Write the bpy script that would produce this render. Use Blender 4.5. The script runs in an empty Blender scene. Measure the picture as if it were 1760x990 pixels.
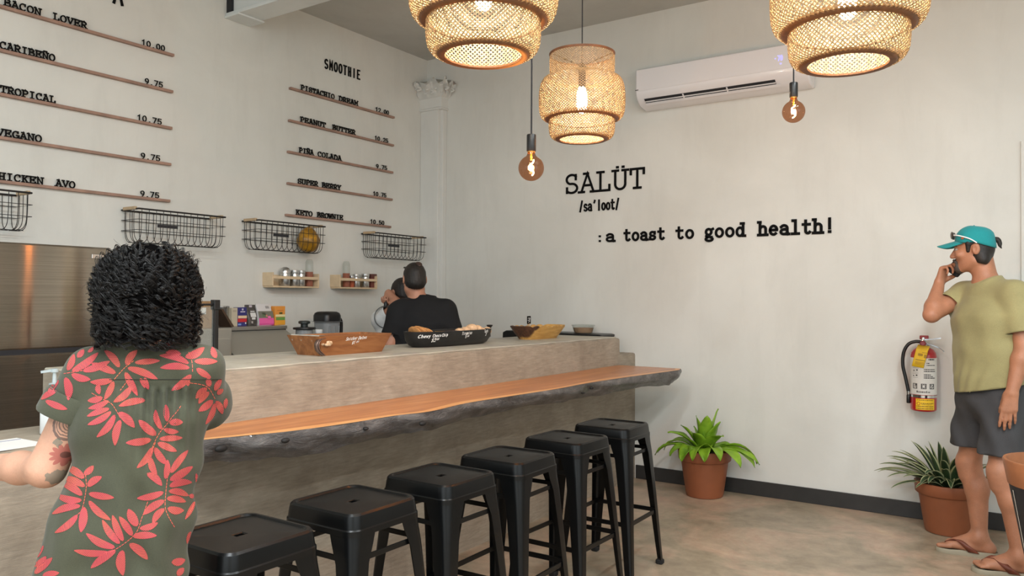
import bpy, bmesh, math, random
import numpy as np
from mathutils import Vector, Matrix
from mathutils.bvhtree import BVHTree
PI = math.pi
R = math.radians
random.seed(7)
rng = np.random.default_rng(11)
SC = bpy.context.scene
COL = SC.collection

# ------------------------------------------------------------------ camera
YAW, PITCH, ROLL, FPX = 0.59400174, 0.0138916, 0.00594357, 1351.6
CAM = Vector((4.82216, -5.68563, 1.40))
_c, _s = math.cos, math.sin
FWD = Vector((-_s(YAW) * _c(PITCH), _c(YAW) * _c(PITCH), _s(PITCH)))
_r = Vector((_c(YAW), _s(YAW), 0))
_u = _r.cross(FWD)
RGT = _r * _c(ROLL) + _u * _s(ROLL)
UPV = -_r * _s(ROLL) + _u * _c(ROLL)
cam_data = bpy.data.cameras.new('camera')
cam_data.sensor_width = 36.0
cam_data.lens = FPX / 1760 * 36.0
cam_data.clip_start = 0.05
cam = bpy.data.objects.new('camera', cam_data)
COL.objects.link(cam)
m3 = Matrix((RGT, UPV, -FWD)).transposed()
cam.matrix_world = Matrix.Translation(CAM) @ m3.to_4x4()
SC.camera = cam


def ray(px, py):
    return FWD + RGT * ((px - 880) / FPX) - UPV * ((py - 495) / FPX)


def on(px, py, ax, val):
    d = ray(px, py)
    return CAM + d * ((val - CAM[ax]) / d[ax])


def cd(px, py, depth):
    return CAM + ray(px, py) * depth


# ------------------------------------------------------------------ light
SC.view_settings.view_transform = 'Standard'
SC.view_settings.look = 'None'
SC.view_settings.gamma = 1.0
SC.view_settings.exposure = 0.0
try:
    SC.view_settings.use_curve_mapping = False
except Exception:
    pass
world = bpy.data.worlds.new('daylight')
SC.world = world
world.use_nodes = True
world.node_tree.nodes['Background'].inputs[0].default_value = (0.86, 0.93, 1.0, 1)
world.node_tree.nodes['Background'].inputs[1].default_value = 1.0


def area(name, loc, target, sx, sy, power, col=(1, 0.98, 0.95)):
    l = bpy.data.lights.new(name, 'AREA')
    l.shape = 'RECTANGLE'
    l.size, l.size_y, l.energy, l.color = sx, sy, power, col
    o = bpy.data.objects.new(name, l)
    COL.objects.link(o)
    o.location = loc
    o.rotation_euler = (Vector(target) - Vector(loc)).to_track_quat('-Z', 'Y').to_euler()
    return o


LIGHT_FRONT, LIGHT_RIGHT = 116, 60
LIGHT_TUBE = 62
area('daylight_front', (4.4, -9.85, 2.0), (4.4, -3.0, 0.2), 7.6, 2.4, LIGHT_FRONT, (0.86, 0.955, 1.0))
area('daylight_right', (8.85, -5.4, 2.1), (3.0, -4.6, 0.2), 5.0, 2.3, LIGHT_RIGHT, (0.86, 0.955, 1.0))

# ------------------------------------------------------------------ materials


def lin(c):
    return tuple(((v / 255) / 12.92 if v / 255 <= 0.04045 else ((v / 255 + 0.055) / 1.055) ** 2.4) for v in c[:3]) + (1,)


class NT:
    def __init__(self, name):
        self.m = bpy.data.materials.new(name)
        self.m.use_nodes = True
        self.t = self.m.node_tree
        self.b = self.t.nodes['Principled BSDF']

    def n(self, kind, **kw):
        nd = self.t.nodes.new(kind)
        for k, v in kw.items():
            if hasattr(nd, k):
                setattr(nd, k, v)
            else:
                nd.inputs[k.replace('_', ' ')].default_value = v
        return nd

    def l(self, a, b):
        self.t.links.new(a, b)

    def ramp(self, fac, stops):
        r = self.n('ShaderNodeValToRGB')
        e = r.color_ramp.elements
        while len(e) < len(stops):
            e.new(0.5)
        for i, (p, c) in enumerate(stops):
            e[i].position = p
            e[i].color = lin(c) if len(c) == 3 else c
        self.l(fac, r.inputs[0])
        return r.outputs[0]

    def coords(self, kind='Object', scale=(1, 1, 1), rot=(0, 0, 0), loc=(0, 0, 0)):
        tc = self.n('ShaderNodeTexCoord')
        mp = self.n('ShaderNodeMapping')
        mp.inputs['Scale'].default_value = scale
        mp.inputs['Rotation'].default_value = rot
        mp.inputs['Location'].default_value = loc
        self.l(tc.outputs[kind], mp.inputs[0])
        return mp.outputs[0]

    def noise(self, vec, scale=5, detail=4, rough=0.55, dist=0.0):
        nz = self.n('ShaderNodeTexNoise')
        nz.inputs['Scale'].default_value = scale
        nz.inputs['Detail'].default_value = detail
        nz.inputs['Roughness'].default_value = rough
        nz.inputs['Distortion'].default_value = dist
        self.l(vec, nz.inputs['Vector'])
        return nz.outputs['Fac']

    def mix(self, fac, a, b, mode='MIX'):
        mx = self.n('ShaderNodeMix', data_type='RGBA', blend_type=mode)
        for s, v in ((mx.inputs[0], fac), (mx.inputs[6], a), (mx.inputs[7], b)):
            if hasattr(v, 'is_linked'):
                self.l(v, s)
            else:
                s.default_value = v if isinstance(v, (int, float)) else (lin(v) if len(v) == 3 else v)
        return mx.outputs[2]

    def math(self, op, a, b=0.0, c=0.0):
        nd = self.n('ShaderNodeMath', operation=op)
        for i, v in enumerate((a, b, c)):
            if hasattr(v, 'is_linked'):
                self.l(v, nd.inputs[i])
            else:
                nd.inputs[i].default_value = v
        return nd.outputs[0]

    def bump(self, h, strength=0.2, dist=0.01):
        bp = self.n('ShaderNodeBump')
        bp.inputs['Strength'].default_value = strength
        bp.inputs['Distance'].default_value = dist
        self.l(h, bp.inputs['Height'])
        self.l(bp.outputs[0], self.b.inputs['Normal'])

    def col(self, c):
        if hasattr(c, 'is_linked'):
            self.l(c, self.b.inputs['Base Color'])
        else:
            self.b.inputs['Base Color'].default_value = lin(c)

    def p(self, **kw):
        for k, v in kw.items():
            self.b.inputs[k.replace('_', ' ')].default_value = v
        return self


def plain(name, c, rough=0.5, metal=0.0, var=0.0, vscale=20, bump=0.0, bscale=60, **kw):
    t = NT(name)
    t.p(Roughness=rough, Metallic=metal, **kw)
    v = t.coords()
    if var > 0:
        f = t.noise(v, vscale, 3)
        c2 = tuple(max(0, x * (1 - var)) for x in c)
        c1 = tuple(min(255, x * (1 + var * 0.6)) for x in c)
        t.col(t.ramp(f, [(0.3, c2), (0.7, c1)]))
    else:
        t.col(c)
    if bump > 0:
        t.bump(t.noise(v, bscale, 4), bump, 0.003)
    return t.m


def emit(name, c, s):
    t = NT(name)
    t.col((20, 20, 20))
    t.b.inputs['Emission Color'].default_value = lin(c)
    t.b.inputs['Emission Strength'].default_value = s
    return t.m


def glassy(name, tint, opacity=0.15, rough=0.05, gloss=0.45):
    """clear glass or plastic: tinted see-through with a Fresnel gloss"""
    m = bpy.data.materials.new(name)
    m.use_nodes = True
    t = m.node_tree
    t.nodes.clear()
    out = t.nodes.new('ShaderNodeOutputMaterial')
    tr = t.nodes.new('ShaderNodeBsdfTransparent')
    tr.inputs[0].default_value = lin(tint)
    df = t.nodes.new('ShaderNodeBsdfDiffuse')
    df.inputs[0].default_value = lin(tint)
    m1 = t.nodes.new('ShaderNodeMixShader')
    m1.inputs[0].default_value = opacity
    t.links.new(tr.outputs[0], m1.inputs[1])
    t.links.new(df.outputs[0], m1.inputs[2])
    gl = t.nodes.new('ShaderNodeBsdfGlossy')
    gl.inputs['Roughness'].default_value = rough
    fr = t.nodes.new('ShaderNodeMath')
    fr.operation = 'MULTIPLY_ADD'
    lw = t.nodes.new('ShaderNodeLayerWeight')
    pw = t.nodes.new('ShaderNodeMath')
    pw.operation = 'POWER'
    pw.inputs[1].default_value = 3.0
    t.links.new(lw.outputs['Facing'], pw.inputs[0])
    t.links.new(pw.outputs[0], fr.inputs[0])
    fr.inputs[1].default_value = gloss
    fr.inputs[2].default_value = 0.03
    m2 = t.nodes.new('ShaderNodeMixShader')
    t.links.new(fr.outputs[0], m2.inputs[0])
    t.links.new(m1.outputs[0], m2.inputs[1])
    t.links.new(gl.outputs[0], m2.inputs[2])
    t.links.new(m2.outputs[0], out.inputs[0])
    return m


def wall_mat(name, hi, lo, dark):
    t = NT(name)
    t.p(Roughness=0.75)
    v = t.coords()
    f1 = t.noise(v, 1.1, 5, 0.6, 0.4)
    f2 = t.noise(t.coords(scale=(3, 3, 0.6)), 2.0, 6, 0.65, 0.2)
    c = t.ramp(f1, [(0.30, lo), (0.68, hi)])
    c = t.mix(t.math('MULTIPLY', t.math('SUBTRACT', f2, 0.5), 0.9), c, dark)
    t.col(c)
    t.bump(t.noise(v, 14, 6, 0.6), 0.12, 0.01)
    return t.m


def concrete(name, hi, mid, lo, rough, stroke=(1, 1, 1), scale=3.0, bump=0.15):
    t = NT(name)
    v = t.coords()
    f1 = t.noise(v, scale, 8, 0.62, 0.6)
    f2 = t.noise(t.coords(scale=stroke), 9, 6, 0.7, 0.3)
    c = t.ramp(f1, [(0.28, lo), (0.5, mid), (0.75, hi)])
    g = t.ramp(f2, [(0.35, (96, 96, 96)), (0.65, (150, 150, 150))])
    t.col(t.mix(0.55, c, g, 'OVERLAY'))
    t.b.inputs['Roughness'].default_value = rough
    t.bump(f2, bump, 0.006)
    return t.m


M = {}
M['wall'] = wall_mat('white_plaster', (220, 220, 214), (208, 208, 202), (187, 186, 179))
M['pilaster'] = wall_mat('white_painted_pilaster', (222, 222, 217), (208, 209, 205), (185, 186, 183))
M['ceiling'] = wall_mat('ceiling_plaster', (196, 196, 190), (182, 182, 177), (160, 160, 156))
M['beam'] = plain('beam_paint', (222, 226, 224), 0.5, var=0.04, vscale=3)
M['dark_gap'] = plain('dark_steel_and_gap_shade', (30, 31, 36), 0.6)  # near-black for dark parts, also painted in as shade of open gaps
M['baseboard'] = plain('black_vinyl', (44, 43, 42), 0.5, var=0.1, vscale=8)
M['floor'] = concrete('polished_concrete_floor', (216, 200, 174), (192, 175, 150), (158, 142, 119), 0.36, (1, 1, 1), 2.2, 0.04)
M['bar'] = concrete('trowelled_cement_bar', (196, 183, 164), (180, 166, 147), (158, 144, 127), 0.62, (2, 1.1, 9), 3.4, 0.35)
M['bar_top'] = concrete('cement_bar_top', (214, 211, 202), (202, 198, 188), (184, 179, 168), 0.5, (1, 1, 1), 3.0, 0.1)
M['black_metal'] = plain('black_gloss_metal', (7, 8, 9), 0.30, 0.0, Specular_IOR_Level=0.28)
M['black_plastic'] = plain('black_plastic', (20, 20, 21), 0.38)
M['black_letter'] = plain('black_letter_paint', (12, 12, 12), 0.8, Specular_IOR_Level=0.15)
M['rail_wood'] = plain('pinkish_rail_wood', (158, 126, 110), 0.55, var=0.12, vscale=9)
M['rubber'] = plain('rubber', (14, 14, 14), 0.8)
M['terracotta'] = plain('terracotta_plastic', (138, 80, 50), 0.5, var=0.06, vscale=6, bump=0.05)
M['soil'] = plain('potting_soil', (48, 34, 24), 0.95, var=0.4, vscale=60, bump=0.6, bscale=90)
M['wire'] = plain('dark_wire', (40, 38, 37), 0.45, 0.4)
M['pale_wood'] = plain('pale_pine', (214, 190, 156), 0.55, var=0.08, vscale=10)
M['tan_wood'] = plain('tan_handle_wood', (186, 160, 126), 0.55, var=0.1, vscale=14)
M['steel'] = plain('stainless', (176, 174, 168), 0.32, 0.85)
M['steel_matte'] = plain('stainless_matte', (168, 165, 155), 0.45, 0.55)
M['tin'] = plain('tin', (196, 196, 194), 0.25, 0.9)
M['white_plastic'] = plain('white_plastic', (226, 228, 228), 0.35)
M['chrome'] = plain('chrome', (205, 205, 205), 0.12, 1.0)
M['red'] = plain('extinguisher_red', (172, 26, 32), 0.28, Coat_Weight=0.4)
M['paper'] = plain('white_paper', (232, 231, 228), 0.6)
M['yellow'] = plain('yellow_tag', (238, 196, 36), 0.5)
M['glass'] = glassy('clear_glass', (240, 242, 240), 0.05)
M['jar_plastic'] = glassy('cloudy_jar_plastic', (186, 190, 192), 0.55, 0.15)
M['chalk'] = plain('chalk_white', (236, 234, 230), 0.8)

# ------------------------------------------------------------------ geometry helpers


class MB:
    """collects geometry and links it as one mesh object"""

    def __init__(self):
        self.v, self.f, self.mi, self.k = [], [], [], 0
        self.uv = {}

    def add(self, verts, faces, mi=None):
        o = len(self.v)
        self.v.extend([tuple(p) for p in verts])
        for f in faces:
            self.f.append(tuple(i + o for i in f))
            self.mi.append(self.k if mi is None else mi)
        return o

    def box(self, c, s, rot=None, taper=1.0):
        hx, hy, hz = s[0] / 2, s[1] / 2, s[2] / 2
        vs = []
        for z, k in ((-hz, 1), (hz, taper)):
            for x, y in ((-hx, -hy), (hx, -hy), (hx, hy), (-hx, hy)):
                p = Vector((x * k, y * k, z))
                if rot is not None:
                    p = rot @ p
                vs.append(p + Vector(c))
        self.add(vs, [(3, 2, 1, 0), (4, 5, 6, 7), (0, 1, 5, 4), (1, 2, 6, 5), (2, 3, 7, 6), (3, 0, 4, 7)])
        return self

    def b2(self, a, b):
        """box from min to max corner"""
        a, b = Vector(a), Vector(b)
        return self.box((a + b) / 2, b - a)

    def rbox(self, c, s, r=0.01, rot=None, seg=3):
        """box with rounded vertical edges and a small chamfer"""
        ch = min(r * 0.5, s[2] * 0.2)
        loops = []
        for z, d in ((-s[2] / 2, ch), (-s[2] / 2 + ch, 0), (s[2] / 2 - ch, 0), (s[2] / 2, ch)):
            loops.append([Vector((x, y, z)) for x, y in rsq(s[0] / 2 - d, s[1] / 2 - d, max(r - d, 0.001), seg)])
        if rot is not None:
            loops = [[rot @ p for p in L] for L in loops]
        loops = [[p + Vector(c) for p in L] for L in loops]
        self.loft(loops, True, True)
        return self

    def loft(self, loops, cap0=False, cap1=False, closed=True):
        n = len(loops[0])
        o = self.add([p for L in loops for p in L], [])
        fs = []
        for i in range(len(loops) - 1):
            for j in range(n if closed else n - 1):
                a, b = i * n + j, i * n + (j + 1) % n
                fs.append((a, b, b + n, a + n))
        if cap0:
            fs.append(tuple(range(n - 1, -1, -1)))
        if cap1:
            k = (len(loops) - 1) * n
            fs.append(tuple(range(k, k + n)))
        for f in fs:
            self.f.append(tuple(i + o for i in f))
            self.mi.append(self.k)
        return self

    def lathe(self, prof, n=32, c=(0, 0, 0), cap0=False, cap1=False, rot=None):
        loops = []
        for r, z in prof:
            L = [Vector((r * math.cos(2 * PI * j / n), r * math.sin(2 * PI * j / n), z)) for j in range(n)]
            if rot is not None:
                L = [rot @ p for p in L]
            loops.append([p + Vector(c) for p in L])
        return self.loft(loops, cap0, cap1)

    def tube(self, pts, r, n=8, closed=False, cap=True):
        pts = [Vector(p) for p in pts]
        m = len(pts)
        rs = r if isinstance(r, (list, tuple)) else [r] * m
        loops = []
        prev = None
        for i, p in enumerate(pts):
            if closed:
                t = pts[(i + 1) % m] - pts[i - 1]
            else:
                t = pts[min(i + 1, m - 1)] - pts[max(i - 1, 0)]
            if t.length < 1e-9:
                t = Vector((0, 0, 1))
            t.normalize()
            if prev is None:
                a = Vector((0, 0, 1)) if abs(t.z) < 0.9 else Vector((1, 0, 0))
                u = t.cross(a).normalized()
            else:
                u = prev - t * prev.dot(t)
                u = u.normalized() if u.length > 1e-6 else t.orthogonal().normalized()
            prev = u
            w = t.cross(u)
            loops.append([p + (u * math.cos(2 * PI * j / n) + w * math.sin(2 * PI * j / n)) * rs[i] for j in range(n)])
        if closed:
            loops.append(loops[0])
        self.loft(loops, cap and not closed, cap and not closed)
        return self

    def bar(self, a, b, w, h, up=(0, 0, 1)):
        """rectangular bar from a to b"""
        a, b = Vector(a), Vector(b)
        t = (b - a).normalized()
        u = t.cross(Vector(up))
        u = u.normalized() if u.length > 1e-6 else t.orthogonal().normalized()
        w2 = u.cross(t)
        loops = [[p + u * sx * w / 2 + w2 * sy * h / 2 for sx, sy in ((-1, -1), (1, -1), (1, 1), (-1, 1))] for p in (a, b)]
        self.loft(loops, True, True)
        return self

    def ball(self, c, r, n=20, m=12, rot=None):
        r = r if isinstance(r, (tuple, list)) else (r, r, r)
        loops = []
        for i in range(1, m):
            ph = -PI / 2 + PI * i / m
            L = []
            for j in range(n):
                p = Vector((math.cos(ph) * math.cos(2 * PI * j / n) * r[0], math.cos(ph) * math.sin(2 * PI * j / n) * r[1], math.sin(ph) * r[2]))
                if rot is not None:
                    p = rot @ p
                L.append(p + Vector(c))
            loops.append(L)
        self.loft(loops, True, True)
        return self

    def quad(self, a, b, c, d):
        self.add([a, b, c, d], [(0, 1, 2, 3)])
        return self

    def build(self, name, mats, parent=None, smooth=None, bevel=0, world=False, bseg=2, solid=0, offset=0):
        me = bpy.data.meshes.new(name)
        me.from_pydata(self.v, [], self.f)
        mats = mats if isinstance(mats, (list, tuple)) else [mats]
        for m in mats:
            me.materials.append(M[m] if isinstance(m, str) else m)
        me.polygons.foreach_set('material_index', np.array(self.mi, dtype=np.int32))
        if self.uv:
            uvl = me.uv_layers.new(name='UVMap')
            for fi, uvs in self.uv.items():
                p = me.polygons[fi]
                for li, q in zip(p.loop_indices, uvs):
                    uvl.data[li].uv = q
        me.update()
        if smooth is not None:
            me.polygons.foreach_set('use_smooth', np.ones(len(me.polygons), dtype=bool))
            if smooth < 180:
                me.set_sharp_from_angle(angle=R(smooth))
        o = bpy.data.objects.new(name, me)
        COL.objects.link(o)
        if parent is not None:
            o.parent = parent
            if world:
                o.location = -world_loc(parent)
        if bevel:
            b = o.modifiers.new('bevel', 'BEVEL')
            b.width, b.segments, b.limit_method, b.angle_limit = bevel, bseg, 'ANGLE', R(40)
        if solid:
            s = o.modifiers.new('solid', 'SOLIDIFY')
            s.thickness, s.offset = solid, offset
        return o


def world_loc(o):
    v = Vector(o.location)
    while o.parent is not None:
        o = o.parent
        v += Vector(o.location)
    return v


def rsq(hx, hy, r, seg=4):
    out = []
    for cx, cy, a0 in ((hx - r, hy - r, 0), (-hx + r, hy - r, 90), (-hx + r, -hy + r, 180), (hx - r, -hy + r, 270)):
        for i in range(seg + 1):
            a = R(a0 + 90 * i / seg)
            out.append((cx + r * math.cos(a), cy + r * math.sin(a)))
    return out


def tag(o, label=None, cat=None, group=None, kind=None):
    if label:
        o['label'] = label
    if cat:
        o['category'] = cat
    if group:
        o['group'] = group
    if kind:
        o['kind'] = kind
    return o


def thing(name, label, cat, loc=(0, 0, 0), rz=0, group=None):
    o = bpy.data.objects.new(name, None)
    COL.objects.link(o)
    o.empty_display_size = 0.05
    o.location = loc
    o.rotation_euler = (0, 0, rz)
    return tag(o, label, cat, group)


def struct(o):
    o['kind'] = 'structure'
    return o


def dup(root, loc, rz, label=None, group=None):
    r = root.copy()
    COL.objects.link(r)
    r.location = loc
    r.rotation_euler = (0, 0, rz)
    if label:
        r['label'] = label
    if group:
        r['group'] = group
    for ch in list(root.children):
        c = ch.copy()
        COL.objects.link(c)
        c.parent = r
        for g in ch.children:
            d = g.copy()
            COL.objects.link(d)
            d.parent = c
    return r


def catmull(pts, n=8, closed=False):
    P = [np.array(p, float) for p in pts]
    out = []
    m = len(P)
    rngi = range(m if closed else m - 1)
    for i in rngi:
        if closed:
            p0, p1, p2, p3 = P[i - 1], P[i], P[(i + 1) % m], P[(i + 2) % m]
        else:
            p0, p1, p2, p3 = P[max(i - 1, 0)], P[i], P[i + 1], P[min(i + 2, m - 1)]
        for k in range(n):
            t = k / n
            out.append(0.5 * (2 * p1 + (p2 - p0) * t + (2 * p0 - 5 * p1 + 4 * p2 - p3) * t * t + (3 * p1 - p0 - 3 * p2 + p3) * t ** 3))
    if not closed:
        out.append(P[-1])
    return [Vector(p) if len(p) == 3 else tuple(p) for p in out]

# ------------------------------------------------------------------ stroke lettering


def E_(cx, cy, rx, ry, a0, a1, n=12):
    return [(cx + rx * _c(R(a0 + (a1 - a0) * i / n)), cy + ry * _s(R(a0 + (a1 - a0) * i / n))) for i in range(n + 1)]


def S_(x, y, w=0.26):
    return ('s', [(x - w / 2, y), (x + w / 2, y)])


def bowl(x0, x1, y0, y1):
    """right-hand bowl from (x0,y1) round to (x0,y0)"""
    r = (y1 - y0) / 2
    xm = max(x0 + 0.05, x1 - r)
    return [(x0, y1), (xm, y1)] + E_(xm, (y0 + y1) / 2, x1 - xm, r, 90, -90, 10) + [(x0, y0)]


GL = {
    'A': [[(0.06, 0), (0.35, 1), (0.64, 0)], [(0.17, 0.36), (0.53, 0.36)], S_(0.06, 0), S_(0.64, 0), S_(0.28, 1, 0.2)],
    'B': [[(0.14, 0), (0.14, 1)], bowl(0.14, 0.58, 0.53, 1), bowl(0.14, 0.64, 0, 0.53), S_(0.1, 0, 0.16), S_(0.1, 1, 0.16)],
    'C': [E_(0.37, 0.5, 0.3, 0.5, 48, 312, 20), ('s', [(0.58, 0.98), (0.58, 0.72)])],
    'D': [[(0.14, 0), (0.14, 1)], [(0.14, 1), (0.3, 1)] + E_(0.3, 0.5, 0.34, 0.5, 90, -90, 14) + [(0.14, 0)], S_(0.1, 0, 0.16), S_(0.1, 1, 0.16)],
    'E': [[(0.14, 0), (0.14, 1)], [(0.14, 1), (0.6, 1)], [(0.14, 0.52), (0.48, 0.52)], [(0.14, 0), (0.62, 0)], ('s', [(0.6, 1), (0.6, 0.8)]), ('s', [(0.62, 0), (0.62, 0.22)]), ('s', [(0.46, 0.64), (0.46, 0.4)]), S_(0.1, 0, 0.14), S_(0.1, 1, 0.14)],
    'G': [E_(0.36, 0.5, 0.3, 0.5, 50, 345, 20), [(0.66, 0.08), (0.66, 0.42), (0.42, 0.42)], ('s', [(0.56, 0.98), (0.56, 0.74)])],
    'H': [[(0.14, 0), (0.14, 1)], [(0.56, 0), (0.56, 1)], [(0.14, 0.5), (0.56, 0.5)], S_(0.14, 0, 0.24), S_(0.14, 1, 0.24), S_(0.56, 0, 0.24), S_(0.56, 1, 0.24)],
    'I': [[(0.35, 0), (0.35, 1)], S_(0.35, 0, 0.34), S_(0.35, 1, 0.34)],
    'K': [[(0.15, 0), (0.15, 1)], [(0.58, 1), (0.17, 0.44)], [(0.3, 0.6), (0.6, 0)], S_(0.15, 0, 0.24), S_(0.15, 1, 0.24), S_(0.6, 0, 0.2), S_(0.57, 1, 0.2)],
    'L': [[(0.2, 1), (0.2, 0)], [(0.2, 0), (0.62, 0)], ('s', [(0.62, 0), (0.62, 0.28)]), S_(0.2, 1, 0.3), S_(0.14, 0, 0.16)],
    'M': [[(0.1, 0), (0.1, 1), (0.35, 0.4), (0.6, 1), (0.6, 0)], S_(0.1, 0, 0.2), S_(0.6, 0, 0.2), S_(0.06, 1, 0.14), S_(0.64, 1, 0.14)],
    'N': [[(0.12, 0), (0.12, 1), (0.58, 0), (0.58, 1)], S_(0.12, 0, 0.22), S_(0.07, 1, 0.16), S_(0.58, 1, 0.22)],
    'O': [E_(0.35, 0.5, 0.29, 0.5, 0, 360, 26)],
    'P': [[(0.15, 0), (0.15, 1)], bowl(0.15, 0.62, 0.45, 1), S_(0.17, 0, 0.3), S_(0.1, 1, 0.16)],
    'R': [[(0.14, 0), (0.14, 1)], bowl(0.14, 0.6, 0.48, 1), [(0.36, 0.48), (0.62, 0)], S_(0.14, 0, 0.24), S_(0.1, 1, 0.16), S_(0.64, 0, 0.14)],
    'S': [E_(0.35, 0.745, 0.25, 0.255, 35, 250, 14) + E_(0.35, 0.255, 0.27, 0.255, 80, -145, 14), ('s', [(0.55, 0.98), (0.55, 0.74)]), ('s', [(0.12, 0.02), (0.12, 0.28)])],
    'T': [[(0.35, 0), (0.35, 1)], [(0.06, 1), (0.64, 1)], S_(0.35, 0, 0.3), ('s', [(0.06, 1), (0.06, 0.74)]), ('s', [(0.64, 1), (0.64, 0.74)])],
    'U': [[(0.12, 1), (0.12, 0.3)] + E_(0.35, 0.27, 0.23, 0.27, 180, 360, 12) + [(0.58, 1)], S_(0.12, 1, 0.26), S_(0.58, 1, 0.26)],
    'V': [[(0.06, 1), (0.35, 0), (0.64, 1)], S_(0.08, 1, 0.22), S_(0.62, 1, 0.22)],
    'W': [[(0.04, 1), (0.19, 0), (0.35, 0.8), (0.51, 0), (0.66, 1)], S_(0.06, 1, 0.2), S_(0.64, 1, 0.2)],
    'Y': [[(0.08, 1), (0.35, 0.45), (0.62, 1)], [(0.35, 0.45), (0.35, 0)], S_(0.35, 0, 0.28), S_(0.1, 1, 0.2), S_(0.6, 1, 0.2)],
    '0': [E_(0.35, 0.5, 0.25, 0.5, 0, 360, 24)],
    '1': [[(0.14, 0.78), (0.36, 1), (0.36, 0)], S_(0.36, 0, 0.36)],
    '2': [E_(0.35, 0.72, 0.25, 0.28, 170, -30, 12) + [(0.1, 0), (0.62, 0)]],
    '5': [[(0.58, 1), (0.16, 1), (0.13, 0.52)] + E_(0.34, 0.32, 0.27, 0.31, 135, -145, 14)],
    '7': [[(0.1, 1), (0.6, 1), (0.26, 0)]],
    '9': [E_(0.35, 0.7, 0.25, 0.3, 0, 360, 20), [(0.6, 0.7), (0.56, 0.35), (0.34, 0)]],
    '.': [[(0.31, 0.04), (0.39, 0.04)]],
    '$': [E_(0.35, 0.7, 0.22, 0.2, 30, 250, 10) + E_(0.35, 0.3, 0.22, 0.2, 80, -150, 10), [(0.35, -0.05), (0.35, 1.05)]],
    'a': [[(0.12, 0.55)] + E_(0.33, 0.45, 0.22, 0.22, 150, 0, 8) + [(0.55, 0.06), (0.6, 0)], E_(0.33, 0.18, 0.23, 0.18, 75, 345, 14), [(0.36, 0.37), (0.55, 0.38)], S_(0.6, 0, 0.16)],
    't': [[(0.28, 0.95), (0.28, 0.2)] + E_(0.43, 0.17, 0.15, 0.17, 180, 330, 8), [(0.1, 0.67), (0.55, 0.67)]],
    'o': [E_(0.35, 0.335, 0.25, 0.335, 0, 360, 22)],
    's': [E_(0.35, 0.5, 0.2, 0.17, 25, 250, 12) + E_(0.35, 0.165, 0.22, 0.165, 80, -150, 12), ('s', [(0.54, 0.66), (0.54, 0.5)]), ('s', [(0.14, 0.02), (0.14, 0.2)])],
    'g': [E_(0.32, 0.43, 0.2, 0.24, 0, 360, 18), [(0.5, 0.6), (0.64, 0.67)], [(0.2, 0.22), (0.15, 0.1), (0.25, 0.03), (0.5, 0.0)] + E_(0.36, -0.16, 0.25, 0.15, 60, -230, 14)],
    'd': [E_(0.31, 0.335, 0.22, 0.335, 0, 360, 20), [(0.54, 0), (0.54, 1)], S_(0.48, 1, 0.2), S_(0.6, 0, 0.16)],
    'h': [[(0.15, 0), (0.15, 1)], [(0.15, 0.4)] + E_(0.36, 0.45, 0.2, 0.22, 160, 0, 10) + [(0.56, 0)], S_(0.15, 0, 0.26), S_(0.1, 1, 0.16), S_(0.56, 0, 0.24)],
    'e': [[(0.1, 0.35), (0.59, 0.35)] + E_(0.35, 0.335, 0.245, 0.335, 5, 310, 20)],
    'l': [[(0.35, 0), (0.35, 1)], S_(0.35, 0, 0.46), S_(0.26, 1, 0.2)],
    ':': [[(0.33, 0.05), (0.39, 0.05)], [(0.33, 0.52), (0.39, 0.52)]],
    '!': [[(0.35, 1.02), (0.35, 0.3)], [(0.32, 0.05), (0.38, 0.05)]],
    '/': [[(0.18, -0.05), (0.5, 1.02)]],
    "'": [[(0.4, 1), (0.3, 0.78)]],
    'n': [[(0.14, 0), (0.14, 0.67)], [(0.14, 0.4)] + E_(0.36, 0.45, 0.2, 0.22, 160, 0, 10) + [(0.56, 0)]],
    'i': [[(0.3, 0), (0.3, 0.6)], [(0.3, 0.82), (0.32, 0.86)]],
    'c': [E_(0.37, 0.335, 0.25, 0.335, 50, 310, 14)],
    'k': [[(0.16, 0), (0.16, 1)], [(0.5, 0.65), (0.18, 0.28)], [(0.28, 0.38), (0.54, 0)]],
    'r': [[(0.2, 0), (0.2, 0.67)], [(0.2, 0.42)] + E_(0.38, 0.45, 0.18, 0.2, 160, 40, 8)],
    'w': [[(0.06, 0.67), (0.2, 0), (0.35, 0.5), (0.5, 0), (0.64, 0.67)]],
    'y': [[(0.12, 0.67), (0.35, 0.05)], [(0.6, 0.67), (0.25, -0.3)]],
    'p': [[(0.14, -0.32), (0.14, 0.67)], E_(0.36, 0.335, 0.22, 0.335, 0, 360, 18)],
    'm': [[(0.06, 0), (0.06, 0.67)], E_(0.2, 0.47, 0.14, 0.2, 180, 0, 8) + [(0.34, 0)], E_(0.48, 0.47, 0.14, 0.2, 180, 0, 8) + [(0.62, 0)]],
    'u': [[(0.12, 0.67), (0.12, 0.2)] + E_(0.33, 0.2, 0.21, 0.2, 180, 360, 10) + [(0.54, 0.67)]],
    'f': [E_(0.42, 0.8, 0.14, 0.2, 60, 180, 8) + [(0.28, 0)], [(0.12, 0.62), (0.48, 0.62)]],
}
GL['Ñ'] = GL['N'] + [[(0.2, 1.2), (0.5, 1.2)]]
GL['Ü'] = GL['U'] + [[(0.2, 1.18), (0.24, 1.18)], [(0.46, 1.18), (0.5, 1.18)]]


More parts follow.
